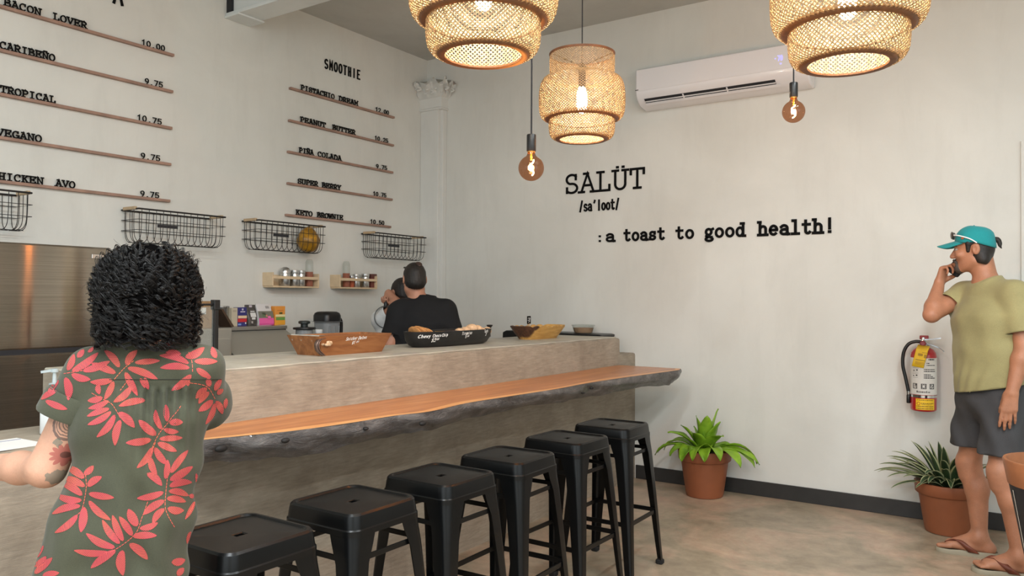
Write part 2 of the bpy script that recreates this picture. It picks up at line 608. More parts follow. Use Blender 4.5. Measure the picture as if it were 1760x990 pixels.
def glyph(mb, ch, org, u, v, n, h, wsc, weight, depth, serif=True, slant=0.0):
    """one letter as thick extruded strokes; org = lower-left corner of its 0.7 x 1 cell"""
    for si, st in enumerate(GL.get(ch, [])):
        if isinstance(st, tuple):
            if not serif:
                continue
            st = st[1]
        pts = [Vector(((x + slant * y) * wsc * h, y * h)) for x, y in st]
        hw = weight * h / 2
        closed = (pts[0] - pts[-1]).length < 1e-6 and len(pts) > 3
        if not closed:
            d0 = (pts[0] - pts[1]).normalized() * hw * 0.9
            d1 = (pts[-1] - pts[-2]).normalized() * hw * 0.9
            if len(pts) == 2:
                pts = [pts[0] + d0, pts[1] + d1]
            else:
                pts = [pts[0] + d0] + pts[1:-1] + [pts[-1] + d1]
        m = len(pts)
        Ls, Rs = [], []
        for i, p in enumerate(pts):
            if closed:
                a, b = pts[(i - 1) % (m - 1)], pts[(i + 1) % (m - 1)]
                da, db = (p - a).normalized(), (b - p).normalized()
            else:
                da = (p - pts[i - 1]).normalized() if i > 0 else (pts[1] - p).normalized()
                db = (pts[i + 1] - p).normalized() if i < m - 1 else da
            na, nb = Vector((-da.y, da.x)), Vector((-db.y, db.x))
            mm = na + nb
            mm = mm.normalized() if mm.length > 1e-5 else na
            k = hw / max(0.42, mm.dot(na))
            Ls.append(p + mm * k)
            Rs.append(p - mm * k)
        F = lambda q, d: org + u * q.x + v * q.y + n * d
        dp = depth * (1 + 0.035 * si)
        loops = [[F(Ls[i], 0), F(Rs[i], 0), F(Rs[i], dp), F(Ls[i], dp)] for i in range(m)]
        mb.loft(loops, not closed, not closed)


def word(text, p0, p1, v, n, h, weight, depth, mat, parent, part='letter', serif=True, slant=0.0, wsc=None, world=True):
    """letters evenly set between p0 (left foot) and p1 (right foot), one mesh per letter"""
    p0, p1 = Vector(p0), Vector(p1)
    u = (p1 - p0)
    L = u.length
    u = u.normalized()
    n_ch = len(text)
    adv = L / n_ch if n_ch > 1 else L
    w = wsc if wsc else adv / h / 0.77
    for i, ch in enumerate(text):
        if ch == ' ':
            continue
        mb = MB()
        glyph(mb, ch, p0 + u * (adv * i + (adv - 0.7 * w * h) / 2), u, v, n, h, w, weight, depth, serif, slant)
        mb.build(part, mat, parent, world=world)


def word_mesh(mb, text, p0, p1, v, n, h, weight, depth, serif=False, slant=0.0):
    p0, p1 = Vector(p0), Vector(p1)
    u = (p1 - p0)
    adv = u.length / len(text)
    u = u.normalized()
    w = adv / h / 0.8
    for i, ch in enumerate(text):
        glyph(mb, ch, p0 + u * (adv * i), u, v, n, h, w, weight, depth, serif, slant)


# ------------------------------------------------------------------ the setting
ZC = 3.65
RX, RY = 9.0, -10.0
struct(MB().b2((-0.2, RY - 0.2, -0.2), (RX + 0.2, 0.2, 0)).build('floor', 'floor'))
struct(MB().b2((-0.2, RY - 0.2, ZC), (RX + 0.2, 0.2, ZC + 0.2)).build('ceiling', 'ceiling'))
struct(MB().b2((-0.2, RY, 0), (0, 0.2, ZC)).build('wall_left', 'wall'))
struct(MB().b2((0, 0, 0), (RX + 0.2, 0.2, ZC)).build('wall_back', 'wall'))


def wall_with_openings(name, a, b, openings, thick):
    """vertical wall from a to b (xy) with rectangular openings (s0, s1, z0, z1)"""
    a, b = Vector((*a, 0)), Vector((*b, 0))
    L = (b - a).length
    u = (b - a) / L
    nrm = Vector((u.y, -u.x, 0)) * thick
    mb = MB()

    def blk(s0, s1, z0, z1):
        if s1 - s0 < 1e-4 or z1 - z0 < 1e-4:
            return
        q = [a + u * s0, a + u * s1, a + u * s1 + nrm, a + u * s0 + nrm]
        mb.loft([[p + Vector((0, 0, z)) for p in q] for z in (z0, z1)], True, True)
    s = 0
    for s0, s1, z0, z1 in openings:
        blk(s, s0, 0, ZC)
        blk(s0, s1, 0, z0)
        blk(s0, s1, z1, ZC)
        s = s1
    blk(s, L, 0, ZC)
    return struct(mb.build(name, 'wall'))


front_open = [(0.6, 3.0, 0.25, 2.85), (3.3, 5.7, 0.25, 2.85), (6.0, 8.4, 0.25, 2.85)]
wall_with_openings('wall_front', (0, RY), (RX, RY), front_open, 0.2)
right_open = [(2.0, 4.4, 0.4, 2.8), (4.8, 7.2, 0.4, 2.8)]
wall_with_openings('wall_right', (RX, RY), (RX, 0), right_open, 0.2)
wi = 1


def window(org, u, s0, s1, z0, z1):
    global wi
    w = MB()
    u = Vector(u)
    P = lambda s, z: Vector(org) + u * s + Vector((0, 0, z))
    for a, b in ((P(s0, z0), P(s1, z0)), (P(s0, z1), P(s1, z1)), (P(s0, z0), P(s0, z1)), (P(s1, z0), P(s1, z1)), (P((s0 + s1) / 2, z0), P((s0 + s1) / 2, z1))):
        w.bar(a, b, 0.06, 0.06, up=(0.3, 0.5, 0.8))
    fr = struct(w.build('window_%d' % wi, 'black_metal'))
    g = MB().quad(P(s0, z0), P(s1, z0), P(s1, z1), P(s0, z1)).build('pane', 'glass', fr)
    wi += 1


for s0, s1, z0, z1 in front_open:
    window((0, RY - 0.1, 0), (1, 0, 0), s0, s1, z0, z1)
for s0, s1, z0, z1 in right_open:
    window((RX + 0.1, RY, 0), (0, 1, 0), s0, s1, z0, z1)

# baseboard on the back wall, from the bar end to the right
struct(MB().b2((2.17, -0.012, 0), (RX, 0.0, 0.105)).build('baseboard_back', 'baseboard', bevel=0.003))
# low panel edge at the far right of the back wall
struct(MB().b2((4.712, -0.02, 0.02), (5.75, 0, 2.377)).build('trim_1', 'wall', bevel=0.004))

# corner pilaster with a rough classical capital
px_, py_ = 0.215, -0.092
mb = MB()
mb.b2((0, py_, 0), (px_, 0, 3.16))
mb.b2((0, py_ + 0.03, 0), (px_ + 0.03, 0, 3.16))
pil = struct(mb.build('trim_2', 'pilaster', bevel=0.006))
mb = MB()
loops = []
for z, e in ((3.14, 0.012), (3.155, 0.018), (3.165, 0.010), (3.25, 0.014), (3.262, 0.03), (3.28, 0.05), (3.31, 0.062), (3.345, 0.085), (3.36, 0.10), (3.385, 0.10)):
    L = []
    for t in np.linspace(0, 1, 26):
        # outline of the two exposed faces of the corner column
        if t < 0.5:
            x, y = (px_ + e) * t * 2, py_ - e
        else:
            x, y = px_ + 0.03 + e, (py_ - e) * (1 - (t - 0.5) * 2)
        k = 0.55 * e * math.sin(t * 31 + z * 60) * (1 if z > 3.27 else 0.1)
        L.append(Vector((max(x + k * 0.5, 0), min(y - k * 0.5, 0), z + (0.25 * e * math.sin(t * 23) if z > 3.3 else 0))))
    L.append(Vector((0, 0, z)))
    loops.append(L)
mb.loft(loops, True, True)
for i, (x, y, z, r) in enumerate(((0.04, -0.17, 3.33, 0.03), (0.13, -0.16, 3.325, 0.024), (0.23, -0.15, 3.33, 0.032), (0.31, -0.1, 3.32, 0.03), (0.32, -0.03, 3.31, 0.026), (0.18, -0.15, 3.29, 0.02), (0.28, -0.13, 3.29, 0.018))):
    mb.tube(catmull([(x - r, y, z), (x, y - r * 0.4, z + r * 0.7), (x + r, y, z), (x + r * 0.2, y - r * 0.5, z - r * 0.5), (x, y - r * 0.2, z)], 4), r * 0.32, 6)
cap = mb.build('capital', 'pilaster', pil, smooth=40)

# ceiling beam crossing towards the menu wall
mb = MB()
mb.b2((0.0, -2.212, 3.40), (RX, -2.012, 3.425))
mb.b2((0.05, -2.185, 3.425), (RX, -2.03, ZC))
mb.b2((0.0, -2.225, 3.385), (0.16, -2.0, 3.40))
bm_ = struct(mb.build('trim_3', 'beam', bevel=0.004))
MB().b2((0.0, -2.206, 3.427), (0.05, -2.02, 3.645)).build('end_gap_shade', 'dark_gap', bm_)  # solid dark box painted as the shade in the beam's open end

# linear ceiling fixtures above and behind the viewpoint
def make_tube_light():
    o = thing('ceiling_light', 'linear white ceiling light out of frame above the seating side', 'ceiling light', (0, 0, 0), 0, 'linear ceiling lights')
    MB().rbox((0, 0, -0.03), (0.10, 1.24, 0.06), 0.012).build('housing', 'white_plastic', o, smooth=40)
    MB().rbox((0, 0, -0.067), (0.07, 1.20, 0.014), 0.006).build('diffuser', emit('tube_diffuser', (255, 250, 240), 5.0), o, smooth=40)
    return o


tl0 = make_tube_light()
for i, (x, y) in enumerate(((3.6, -5.2), (5.2, -5.2), (3.6, -7.2), (5.2, -7.2), (6.7, -5.2), (6.7, -7.2), (5.2, -3.2))):
    o = tl0 if i == 0 else dup(tl0, (x, y, ZC), 0)
    o.location = (x, y, ZC)
    l = bpy.data.lights.new('tube_lamp', 'AREA')
    l.shape = 'RECTANGLE'
    l.size, l.size_y, l.energy, l.color = 0.07, 1.2, LIGHT_TUBE, (0.89, 0.965, 1.0)
    lo = bpy.data.objects.new('tube_lamp', l)
    COL.objects.link(lo)
    lo.location = (x, y, ZC - 0.078)

# ------------------------------------------------------------------ bar
bar = thing('bar_counter', 'long trowelled cement bar with raised back ledge running to the back wall', 'counter', (1.84, -2.2, 0))


def slab(mb, x0, x1, y0, y1, z0, z1, r=0.012, wob=0.004, n=40):
    """block with slightly wavy trowelled top edges"""
    loops = []
    for i in range(n + 1):
        y = y0 + (y1 - y0) * i / n
        w = wob * (math.sin(i * 1.7) + 0.6 * math.sin(i * 3.1 + 1))
        L = [(x0, z0), (x1, z0), (x1 + w * 0.3, z1 - 2 * r), (x1 - r * 0.3, z1 - r * 0.5 + w), (x1 - r * 1.5, z1 + w * 0.6), (x0 + r, z1), (x0, z1 - r)]
        loops.append([Vector((a, y, b)) for a, b in L])
    mb.loft(loops, True, True)


mb = MB()
slab(mb, 1.52, 2.16, -4.13, -0.28, 0, 1.110, wob=0.003)
mb.build('bar_body', 'bar', bar, world=True, smooth=35)
mb = MB().b2((1.522, -4.128, 1.104), (2.135, -0.282, 1.1155))
mb.build('ledge_top', 'bar_top', bar, world=True, bevel=0.006)
mb = MB()
slab(mb, 1.52, 2.158, -0.28, -0.001, 0, 0.982, n=6)
mb.build('end_block', 'bar', bar, world=True, smooth=35)
mb = MB()
slab(mb, 1.60, 2.20, -8.2, -4.13, 0, 0.90, n=40)
mb.build('service_counter', 'bar', bar, world=True, smooth=35)

# live-edge slab
t = NT('live_edge_top')
v = t.coords(scale=(9, 0.9, 9))
g1 = t.noise(v, 1.6, 6, 0.6, 1.2)
g2 = t.noise(t.coords(scale=(60, 2.2, 60)), 2.5, 4, 0.6, 0.4)
c = t.ramp(g1, [(0.25, (150, 84, 40)), (0.5, (188, 114, 60)), (0.75, (214, 146, 86))])
t.col(t.mix(0.25, c, t.ramp(g2, [(0.35, (140, 80, 42)), (0.65, (210, 142, 84))])))
t.p(Roughness=0.33, Coat_Weight=0.15)
M['slab_top'] = t.m
t = NT('sapwood')
t.col(t.ramp(t.noise(t.coords(scale=(30, 1.5, 30)), 2, 5), [(0.3, (206, 134, 72)), (0.7, (230, 172, 108))]))
t.p(Roughness=0.33)
M['sapwood'] = t.m
t = NT('live_edge_bark')
v = t.coords(scale=(1, 0.5, 1))
f = t.noise(v, 22, 6, 0.65, 0.6)
t.col(t.ramp(f, [(0.3, (58, 54, 53)), (0.55, (96, 91, 89)), (0.8, (134, 130, 127))]))
t.p(Roughness=0.34, Coat_Weight=0.3)
t.bump(t.noise(t.coords(scale=(1, 0.6, 1.6)), 30, 8, 0.7, 0.8), 0.8, 0.014)
M['bark'] = t.m
edge = [(-0.30, 2.655), (-0.42, 2.687), (-0.60, 2.672), (-1.19, 2.611), (-1.60, 2.588), (-1.93, 2.596), (-2.40, 2.571), (-2.71, 2.556), (-3.02, 2.594), (-3.20, 2.556), (-3.46, 2.545), (-3.72, 2.508), (-3.88, 2.452), (-4.02, 2.405), (-4.12, 2.392)]
ep = catmull([(x, y, 0) for y, x in edge], 7)
mbT, mbB = MB(), MB()
top, low = [], []
ZP = 0.905
for i, p in enumerate(ep):
    s = i / (len(ep) - 1)
    th = 0.094 + 0.009 * math.sin(s * 9 + 1) + 0.005 * math.sin(s * 27) + 0.004 * math.sin(s * 61) + 0.003 * math.sin(s * 140)
    if s < 0.1:
        th *= 0.75 + 2.5 * s
    b1 = 0.006 * math.sin(s * 40) + 0.005 * math.sin(s * 83 + 1)
    top.append([Vector((2.162, p.y if i else -0.30, ZP)), Vector((p.x - 0.045 + 0.012 * math.sin(s * 23), p.y, ZP)), Vector((p.x, p.y, ZP))])
    prof = []
    for k in range(9):
        a = k / 8
        bul = 0.008 * math.sin(PI * min(1, a * 1.15)) + b1 * math.sin(PI * a) + 0.004 * math.sin(a * 9 + s * 50)
        prof.append(Vector((p.x + bul - 0.05 * a * a, p.y, ZP - th * a)))
    low.append(prof)
KNOT = plain('knot_hole', (24, 21, 20), 0.7)
# extra overhang in front of the low end block
ins = 2.162
mb = MB()
mb.k = 0
mb.loft([L[:2] for L in top], closed=False)
mb.k = 2
mb.loft([L[1:] for L in top], closed=False)
mb.k = 1
mb.loft(low, closed=False)
mb.loft([[L[-1], Vector((ins, L[-1].y, ZP - 0.07))] for L in low], closed=False)
mb.loft([[Vector((ins, L[-1].y, ZP - 0.07)), Vector((ins, L[-1].y, ZP))] for L in low], closed=False)
for L, T in ((low[0], top[0]), (low[-1], top[-1])):
    mb.add([T[0]] + L + [Vector((ins, L[-1].y, ZP - 0.07))], [tuple(range(len(L) + 2))])
# knots sunk in the live edge
slabo = thing('live_edge_bar_top', 'orange live-edge timber bar top with dark bark edge fixed to the cement bar', 'bar top', (2.35, -2.2, ZP))
mb.build('timber_slab', ['slab_top', 'bark', 'sapwood'], slabo, world=True, smooth=45)
for s, zz, rr in ((0.80, 0.03, 0.013), (0.905, 0.035, 0.018), (0.60, 0.045, 0.014), (0.28, 0.03, 0.012), (0.30, 0.05, 0.008), (0.70, 0.03, 0.009)):
    p = ep[int(s * (len(ep) - 1))]
    mk = MB()
    mk.ball((p.x + 0.012, p.y, ZP - zz), (0.012, rr * 1.4, rr * 0.75), 14, 8)
    mk.build('knot', KNOT, slabo, world=True, smooth=180)

# ------------------------------------------------------------------ fridge
t = NT('brushed_steel')
v = t.coords(scale=(1, 1.5, 260))
f = t.noise(v, 1.0, 5, 0.6)
t.col(t.ramp(f, [(0.3, (140, 129, 116)), (0.7, (166, 154, 140))]))
t.p(Metallic=0.88, Roughness=0.132, Anisotropic=1.0, Anisotropic_Rotation=0.25)
tg = t.n('ShaderNodeCombineXYZ')
tg.inputs[1].default_value = 1.0
t.l(tg.outputs[0], t.b.inputs['Tangent'])
t.bump(t.noise(t.coords(scale=(1, 2.0, 1.3)), 2.2, 2, 0.5, 0.2), 0.025, 0.02)
br = t.n('ShaderNodeBump')
br.inputs['Strength'].default_value = 0.7
br.inputs['Distance'].default_value = 0.00002
t.l(t.noise(t.coords(scale=(1, 2.0, 900)), 1.0, 2), br.inputs['Height'])
t.l(t.b.inputs['Normal'].links[0].from_socket, br.inputs['Normal'])
t.l(br.outputs[0], t.b.inputs['Normal'])
M['brushed'] = t.m
fr = thing('refrigerator', 'tall brushed stainless refrigerator against the menu wall at left', 'refrigerator', (0.4, -3.95, 0))
FX = 0.75
MB().b2((0.04, -4.38, 0.03), (0.66, -3.44, 1.64)).build('cabinet', plain('fridge_side_grey', (120, 120, 120), 0.4), fr, world=True, bevel=0.006)


def fridge_door(z0, z1, nm):
    mb = MB()
    mb.rbox((0.705, -3.91, (z0 + z1) / 2), (0.09, 0.95, z1 - z0), 0.018)
    return mb.build(nm, 'brushed', fr, world=True, smooth=30)


dtop = fridge_door(1.140, 1.656, 'freezer_door')
dlow = fridge_door(0.10, 1.118, 'fridge_door')
MB().b2((0.62, -4.37, 1.116), (0.742, -3.45, 1.142)).build('door_gasket', 'dark_gap', fr, world=True)
MB().b2((0.60, -4.36, 0.0), (0.70, -3.46, 0.10)).build('kick_plate', 'dark_gap', fr, world=True)
MB().b2((0.66, -3.436, 1.14), (0.735, -3.430, 1.656)).build('edge_trim', 'tin', fr, world=True)
lg = MB()
mbp = on(172, 441, 0, FX + 0.001)
lg.rbox((FX + 0.001, mbp.y, mbp.z), (0.003, 0.085, 0.022), 0.002)
lg.build('name_badge', 'tin', fr, world=True)

# ------------------------------------------------------------------ menu wall lettering and rails
VZ, NX = Vector((0, 0, 1)), Vector((1, 0, 0))
LET_X = 0.014
rows = [
    # words (text, px0, px1), price (text, px0, px1), y0, y1, z
    ([('BACON', 1, 67), ('LOVER', 86.5, 146)], ('10.00', 239.5, 281), -3.80, -2.622, 3.012),
    ([('CARIBEÑO', -5, 92)], ('9.75', 246, 278), -3.80, -2.626, 2.767),
    ([('TROPICAL', -3, 94)], ('10.75', 233.5, 277), -3.80, -2.629, 2.522),
    ([('VEGANO', -8, 71)], ('9.75', 240.5, 275), -3.80, -2.634, 2.280),
    ([('CHICKEN', -18, 75), ('AVO', 95, 129.5)], ('9.75', 240.5, 274), -3.80, -2.638, 2.036),
    ([('PISTACHIO', 515, 573.5), ('DREAM', 580.5, 614)], ('12.00', 643.8, 667.5), -1.643, -0.470, 3.015),
    ([('PEANUT', 514.5, 559), ('BUTTER', 570, 610)], ('10.25', 642.8, 666.5), -1.649, -0.475, 2.764),
    ([('PIÑA', 513, 538.5), ('COLADA', 545, 586.5)], ('9.75', 645.5, 665), -1.657, -0.482, 2.521),
    ([('SUPER', 511, 546.5), ('BERRY', 553, 586)], ('10.75', 641, 664), -1.657, -0.488, 2.278),
    ([('KETO', 508.5, 537.5), ('BROWNIE', 545, 590)], ('10.50', 636.5, 661), -1.671, -0.504, 2.033),
]
for ws, price, y0, y1, z in rows:
    nm = ' '.join(w[0] for w in ws).lower()
    r = thing('menu_rail', 'wooden menu rail on the white wall holding black letters reading ' + nm, 'menu rail', (0, (y0 + y1) / 2, z), 0, 'menu rails with letters')
    MB().b2((0.0, y0, z - 0.009), (0.026, y1, z + 0.009)).build('ledge', 'rail_wood', r, world=True, bevel=0.002)
    for tx, a, b in ws:
        ya, yb = on(a, 300, 0, LET_X).y, on(b, 300, 0, LET_X).y
        word(tx, (LET_X, ya, z + 0.012), (LET_X, yb, z + 0.012), VZ, NX, 0.037, 0.19, 0.006, 'black_letter', r, 'letter')
    tx, a, b = price
    ya, yb = on(a, 300, 0, LET_X).y, on(b, 300, 0, LET_X).y
    word(tx, (LET_X, ya, z + 0.011), (LET_X, yb, z + 0.011), VZ, NX, 0.034, 0.16, 0.006, 'black_letter', r, 'price_character', serif=False)

hd = thing('menu_heading', 'black condensed capital letters reading smoothie above the right menu column', 'lettering', (0, -1.08, 3.26), 0, 'menu headings')
word('SMOOTHIE', (0.003, -1.292, 3.262), (0.003, -0.878, 3.262), VZ, NX, 0.072, 0.15, 0.006, 'black_letter', hd, 'letter', serif=False, wsc=0.72)
hd2 = thing('menu_heading', 'black heading letter at the upper left edge above the bacon lover row', 'lettering', (0, -3.0, 3.24), 0, 'menu headings')
word('A', (0.003, -3.035, 3.243), (0.003, -2.965, 3.243), VZ, NX, 0.10, 0.17, 0.006, 'black_letter', hd2, 'letter', serif=False)

# wall lettering on the back wall
VN = Vector((0, -1, 0))


def wall_text(label, items):
    X0 = on(items[0][1], 400, 1, 0).x
    o = thing('wall_lettering', label, 'lettering', (X0, 0, items[0][3]), 0, 'black lettering on the back wall')
    for tx, a, b, z, h, wt, sf in items:
        xa, xb = on(a, 400, 1, -0.004).x, on(b, 400, 1, -0.004).x
        word(tx, (xa, -0.002, z), (xb, -0.002, z), VZ, VN, h, wt, 0.006, 'black_letter', o, 'letter', serif=sf)


wall_text('large black serif letters spelling the cafe name on the back wall', [('SALÜT', 969, 1110, 2.283, 0.150, 0.125, True)])
wall_text('small plain black phonetic spelling below the cafe name', [("/sa'loot/", 995, 1065, on(1030, 361, 1, 0).z, 0.080, 0.17, False)])
zb = 1.870
wall_text('black typewriter slogan about good health on the back wall', [
    (':', 1025, 1037, zb, 0.082, 0.19, True), ('a', 1040, 1058, zb, 0.084, 0.21, True), ('toast', 1071, 1144, zb, 0.087, 0.21, True),
    ('to', 1160, 1194, zb, 0.087, 0.21, True), ('good', 1210, 1282, zb, 0.09, 0.21, True), ('health!', 1302, 1436, zb, 0.092, 0.21, True)])

# ------------------------------------------------------------------ air conditioner
ac = thing('air_conditioner', 'white wall-mounted split air conditioner high on the back wall', 'air conditioner', (2.9, 0, 3.0))
x0, x1, yF = 2.245, 3.515, -0.205
prof = [(0.0, 3.165), (-0.17, 3.165), (yF, 3.15), (yF - 0.002, 2.985), (-0.190, 2.935), (-0.130, 2.888), (-0.03, 2.872), (0.0, 2.872)]
mb = MB()
mb.loft([[Vector((x, y, z)) for y, z in prof] for x in (x0 + 0.004, x0, x1, x1 - 0.004)][1:3], True, True)
ac_m = plain('ac_white', (226, 224, 226), 0.22, Coat_Weight=0.3)
mb.build('housing', ac_m, ac, world=True, bevel=0.012, smooth=40)
mb = MB().b2((x0 + 0.01, yF - 0.006, 2.985), (x1 - 0.01, yF + 0.004, 3.148))
mb.build('front_panel', ac_m, ac, world=True, bevel=0.006)
# outlet slot in the lower slope
a_, b_ = Vector((0, -0.182, 2.929)), Vector((0, -0.143, 2.898))
nn = Vector((0, -0.62, -0.785))
mb = MB()
xs0, xs1 = 2.31, 3.29
for d0, d1 in ((0.001, 0.004),):
    mb.loft([[Vector((x, 0, 0)) + a_ + nn * d0, Vector((x, 0, 0)) + b_ + nn * d0, Vector((x, 0, 0)) + b_ + nn * d1, Vector((x, 0, 0)) + a_ + nn * d1] for x in (xs0, xs1)], True, True)
sl = mb.build('air_outlet', 'dark_gap', ac, world=True)
mb = MB()
c_ = (a_ + b_) / 2
mb.bar(Vector((xs0, 0, 0)) + c_ + nn * 0.006, Vector((xs1, 0, 0)) + c_ + nn * 0.006, 0.008, 0.004, up=nn)
mb.bar(Vector((xs0, 0, 0)) + b_ + nn * 0.006, Vector((xs1 + 0.03, 0, 0)) + b_ + nn * 0.006, 0.022, 0.004, up=nn)
for x in (2.62, 2.95):
    mb.bar(Vector((x, 0, 0)) + a_ + nn * 0.008, Vector((x, 0, 0)) + b_ + nn * 0.008, 0.01, 0.004, up=nn)
mb.build('louver', ac_m, sl, world=True)
mb = MB()
dz = 3.046
word_mesh(mb, '70', (3.315, yF - 0.0065, dz), (3.352, yF - 0.0065, dz), VZ, VN, 0.034, 0.14, 0.001)
mb.box((3.30, yF - 0.007, dz + 0.018), (0.008, 0.001, 0.006))
mb.box((3.336, yF - 0.007, dz - 0.022), (0.012, 0.001, 0.008))
mb.build('display', emit('lavender_display', (170, 165, 255), 1.6), ac, world=True)
MB().box((2.262, yF - 0.007, 2.995), (0.025, 0.001, 0.006)).build('badge', 'dark_gap', ac, world=True)
# ------------------------------------------------------------------ bar stools
def make_stool():
    st = thing('bar_stool', '', 'stool', (0, 0, 0), 0, 'black metal bar stools along the bar')
    mb = MB()
    N = 8

    def sq(h, r, z):
        return [Vector((x, y, z)) for x, y in rsq(h, h, r, N)]
    n = len(sq(0.1, 0.03, 0))

    def slot(a, b, z):
        L = []
        for p in sq(0.1, 0.03, 0):
            q = Vector((p.x, p.y))
            ang = math.atan2(q.y, q.x)
            c, s = math.cos(ang), math.sin(ang)
            k = 1 / max(abs(c) / b, abs(s) / a)
            L.append(Vector((c * k, s * k, z)))
        return L
    sl = lambda z: slot(0.046, 0.0105, z)
    loops = [sl(0.70), sl(0.740), slot(0.052, 0.0135, 0.7425), sq(0.122, 0.03, 0.7425), sq(0.134, 0.034, 0.7445), sq(0.139, 0.036, 0.750), sq(0.146, 0.038, 0.7505),
             sq(0.1515, 0.04, 0.744), sq(0.154, 0.042, 0.732), sq(0.157, 0.042, 0.705), sq(0.1595, 0.042, 0.701), sq(0.160, 0.042, 0.684), sq(0.155, 0.042, 0.684), sq(0.150, 0.04, 0.736)]
    mb.loft(loops)
    mb.build('seat', 'black_metal', st, smooth=24)
    for sx in (-1, 1):
        for sy in (-1, 1):
            mb = MB()
            loops = []
            for z, off, w, rr in ((0.70, 0.1575, 0.100, 0.040), (0.655, 0.160, 0.088, 0.036), (0.60, 0.165, 0.070, 0.030), (0.45, 0.176, 0.058, 0.024), (0.25, 0.190, 0.046, 0.018), (0.10, 0.200, 0.038, 0.014), (0.02, 0.206, 0.034, 0.012)):
                out, inn = [], []
                for k, L in ((0.0, out), (0.003, inn)):
                    r = max(rr - k, 0.004)
                    L.append((-w, -k))
                    for q in range(7):
                        a = R(90 - 90 * q / 6)
                        L.append((-rr + r * math.cos(a), -rr + r * math.sin(a)))
                    L.append((-k, -w))
                L = out + inn[::-1]
                pts = [Vector((sx * (off + x), sy * (off + y), z)) for x, y in L]
                loops.append(pts)
            mb.loft(loops, True, True)
            leg = mb.build('leg', 'black_metal', st, smooth=50)
            MB().rbox((sx * 0.191, sy * 0.191, 0.0125), (0.04, 0.04, 0.025), 0.01).build('rubber_foot', 'rubber', leg, smooth=40)
    for z, o, w, h in ((0.615, 0.152, 0.006, 0.018), (0.285, 0.178, 0.008, 0.022)):
        for k in range(4):
            a, b = Vector((-o, o, z)), Vector((o, o, z))
            rot = Matrix.Rotation(PI / 2 * k, 3, 'Z')
            MB().bar(rot @ a, rot @ b, w, h).build('footrest' if z < 0.4 else 'brace', 'black_metal', st, bevel=0.002)
    return st


stool0 = make_stool()
spots = [(2.945, -1.960, 'farthest black bar stool, nearest the back wall and potted plants'),
         (2.952, -2.444, 'second black bar stool counted from the back wall'),
         (2.962, -2.951, 'third black bar stool counted from the back wall'),
         (2.965, -3.400, 'third black bar stool counted from the woman in the leaf-print shirt'),
         (2.967, -3.851, 'second black bar stool counted from the woman in the leaf-print shirt'),
         (2.972, -4.290, 'nearest black bar stool, partly behind the woman in the leaf-print shirt')]
for i, (x, y, lb) in enumerate(spots):
    s = stool0 if i == 0 else dup(stool0, (x, y, 0), 0)
    s.location = (x, y, 0)
    s.rotation_euler = (0, 0, (0.02, -0.02, 0.02, -0.01, 0.0, 0.0)[i])
    s['label'] = lb

# ------------------------------------------------------------------ woven pendant lamps
t = NT('woven_bamboo')
v = t.coords(scale=(1, 1, 1))
f = t.noise(v, 70, 3)
t.col(t.ramp(f, [(0.3, (132, 104, 68)), (0.7, (172, 140, 96))]))
t.p(Roughness=0.55)
t.b.inputs['Transmission Weight'].default_value = 0.0
M['bamboo'] = t.m
M['bamboo_rim'] = plain('bamboo_rim', (112, 72, 42), 0.55, var=0.15, vscale=40)
M['bulb_hot'] = emit('lit_bulb', (255, 240, 212), 260)
M['filament'] = emit('glowing_filament', (255, 214, 160), 120)
M['smoke_glass'] = glassy('smoked_glass', (206, 182, 164), 0.0010, 0.03, 0.10)
M['cord'] = plain('dark_cord', (22, 22, 28), 0.7)


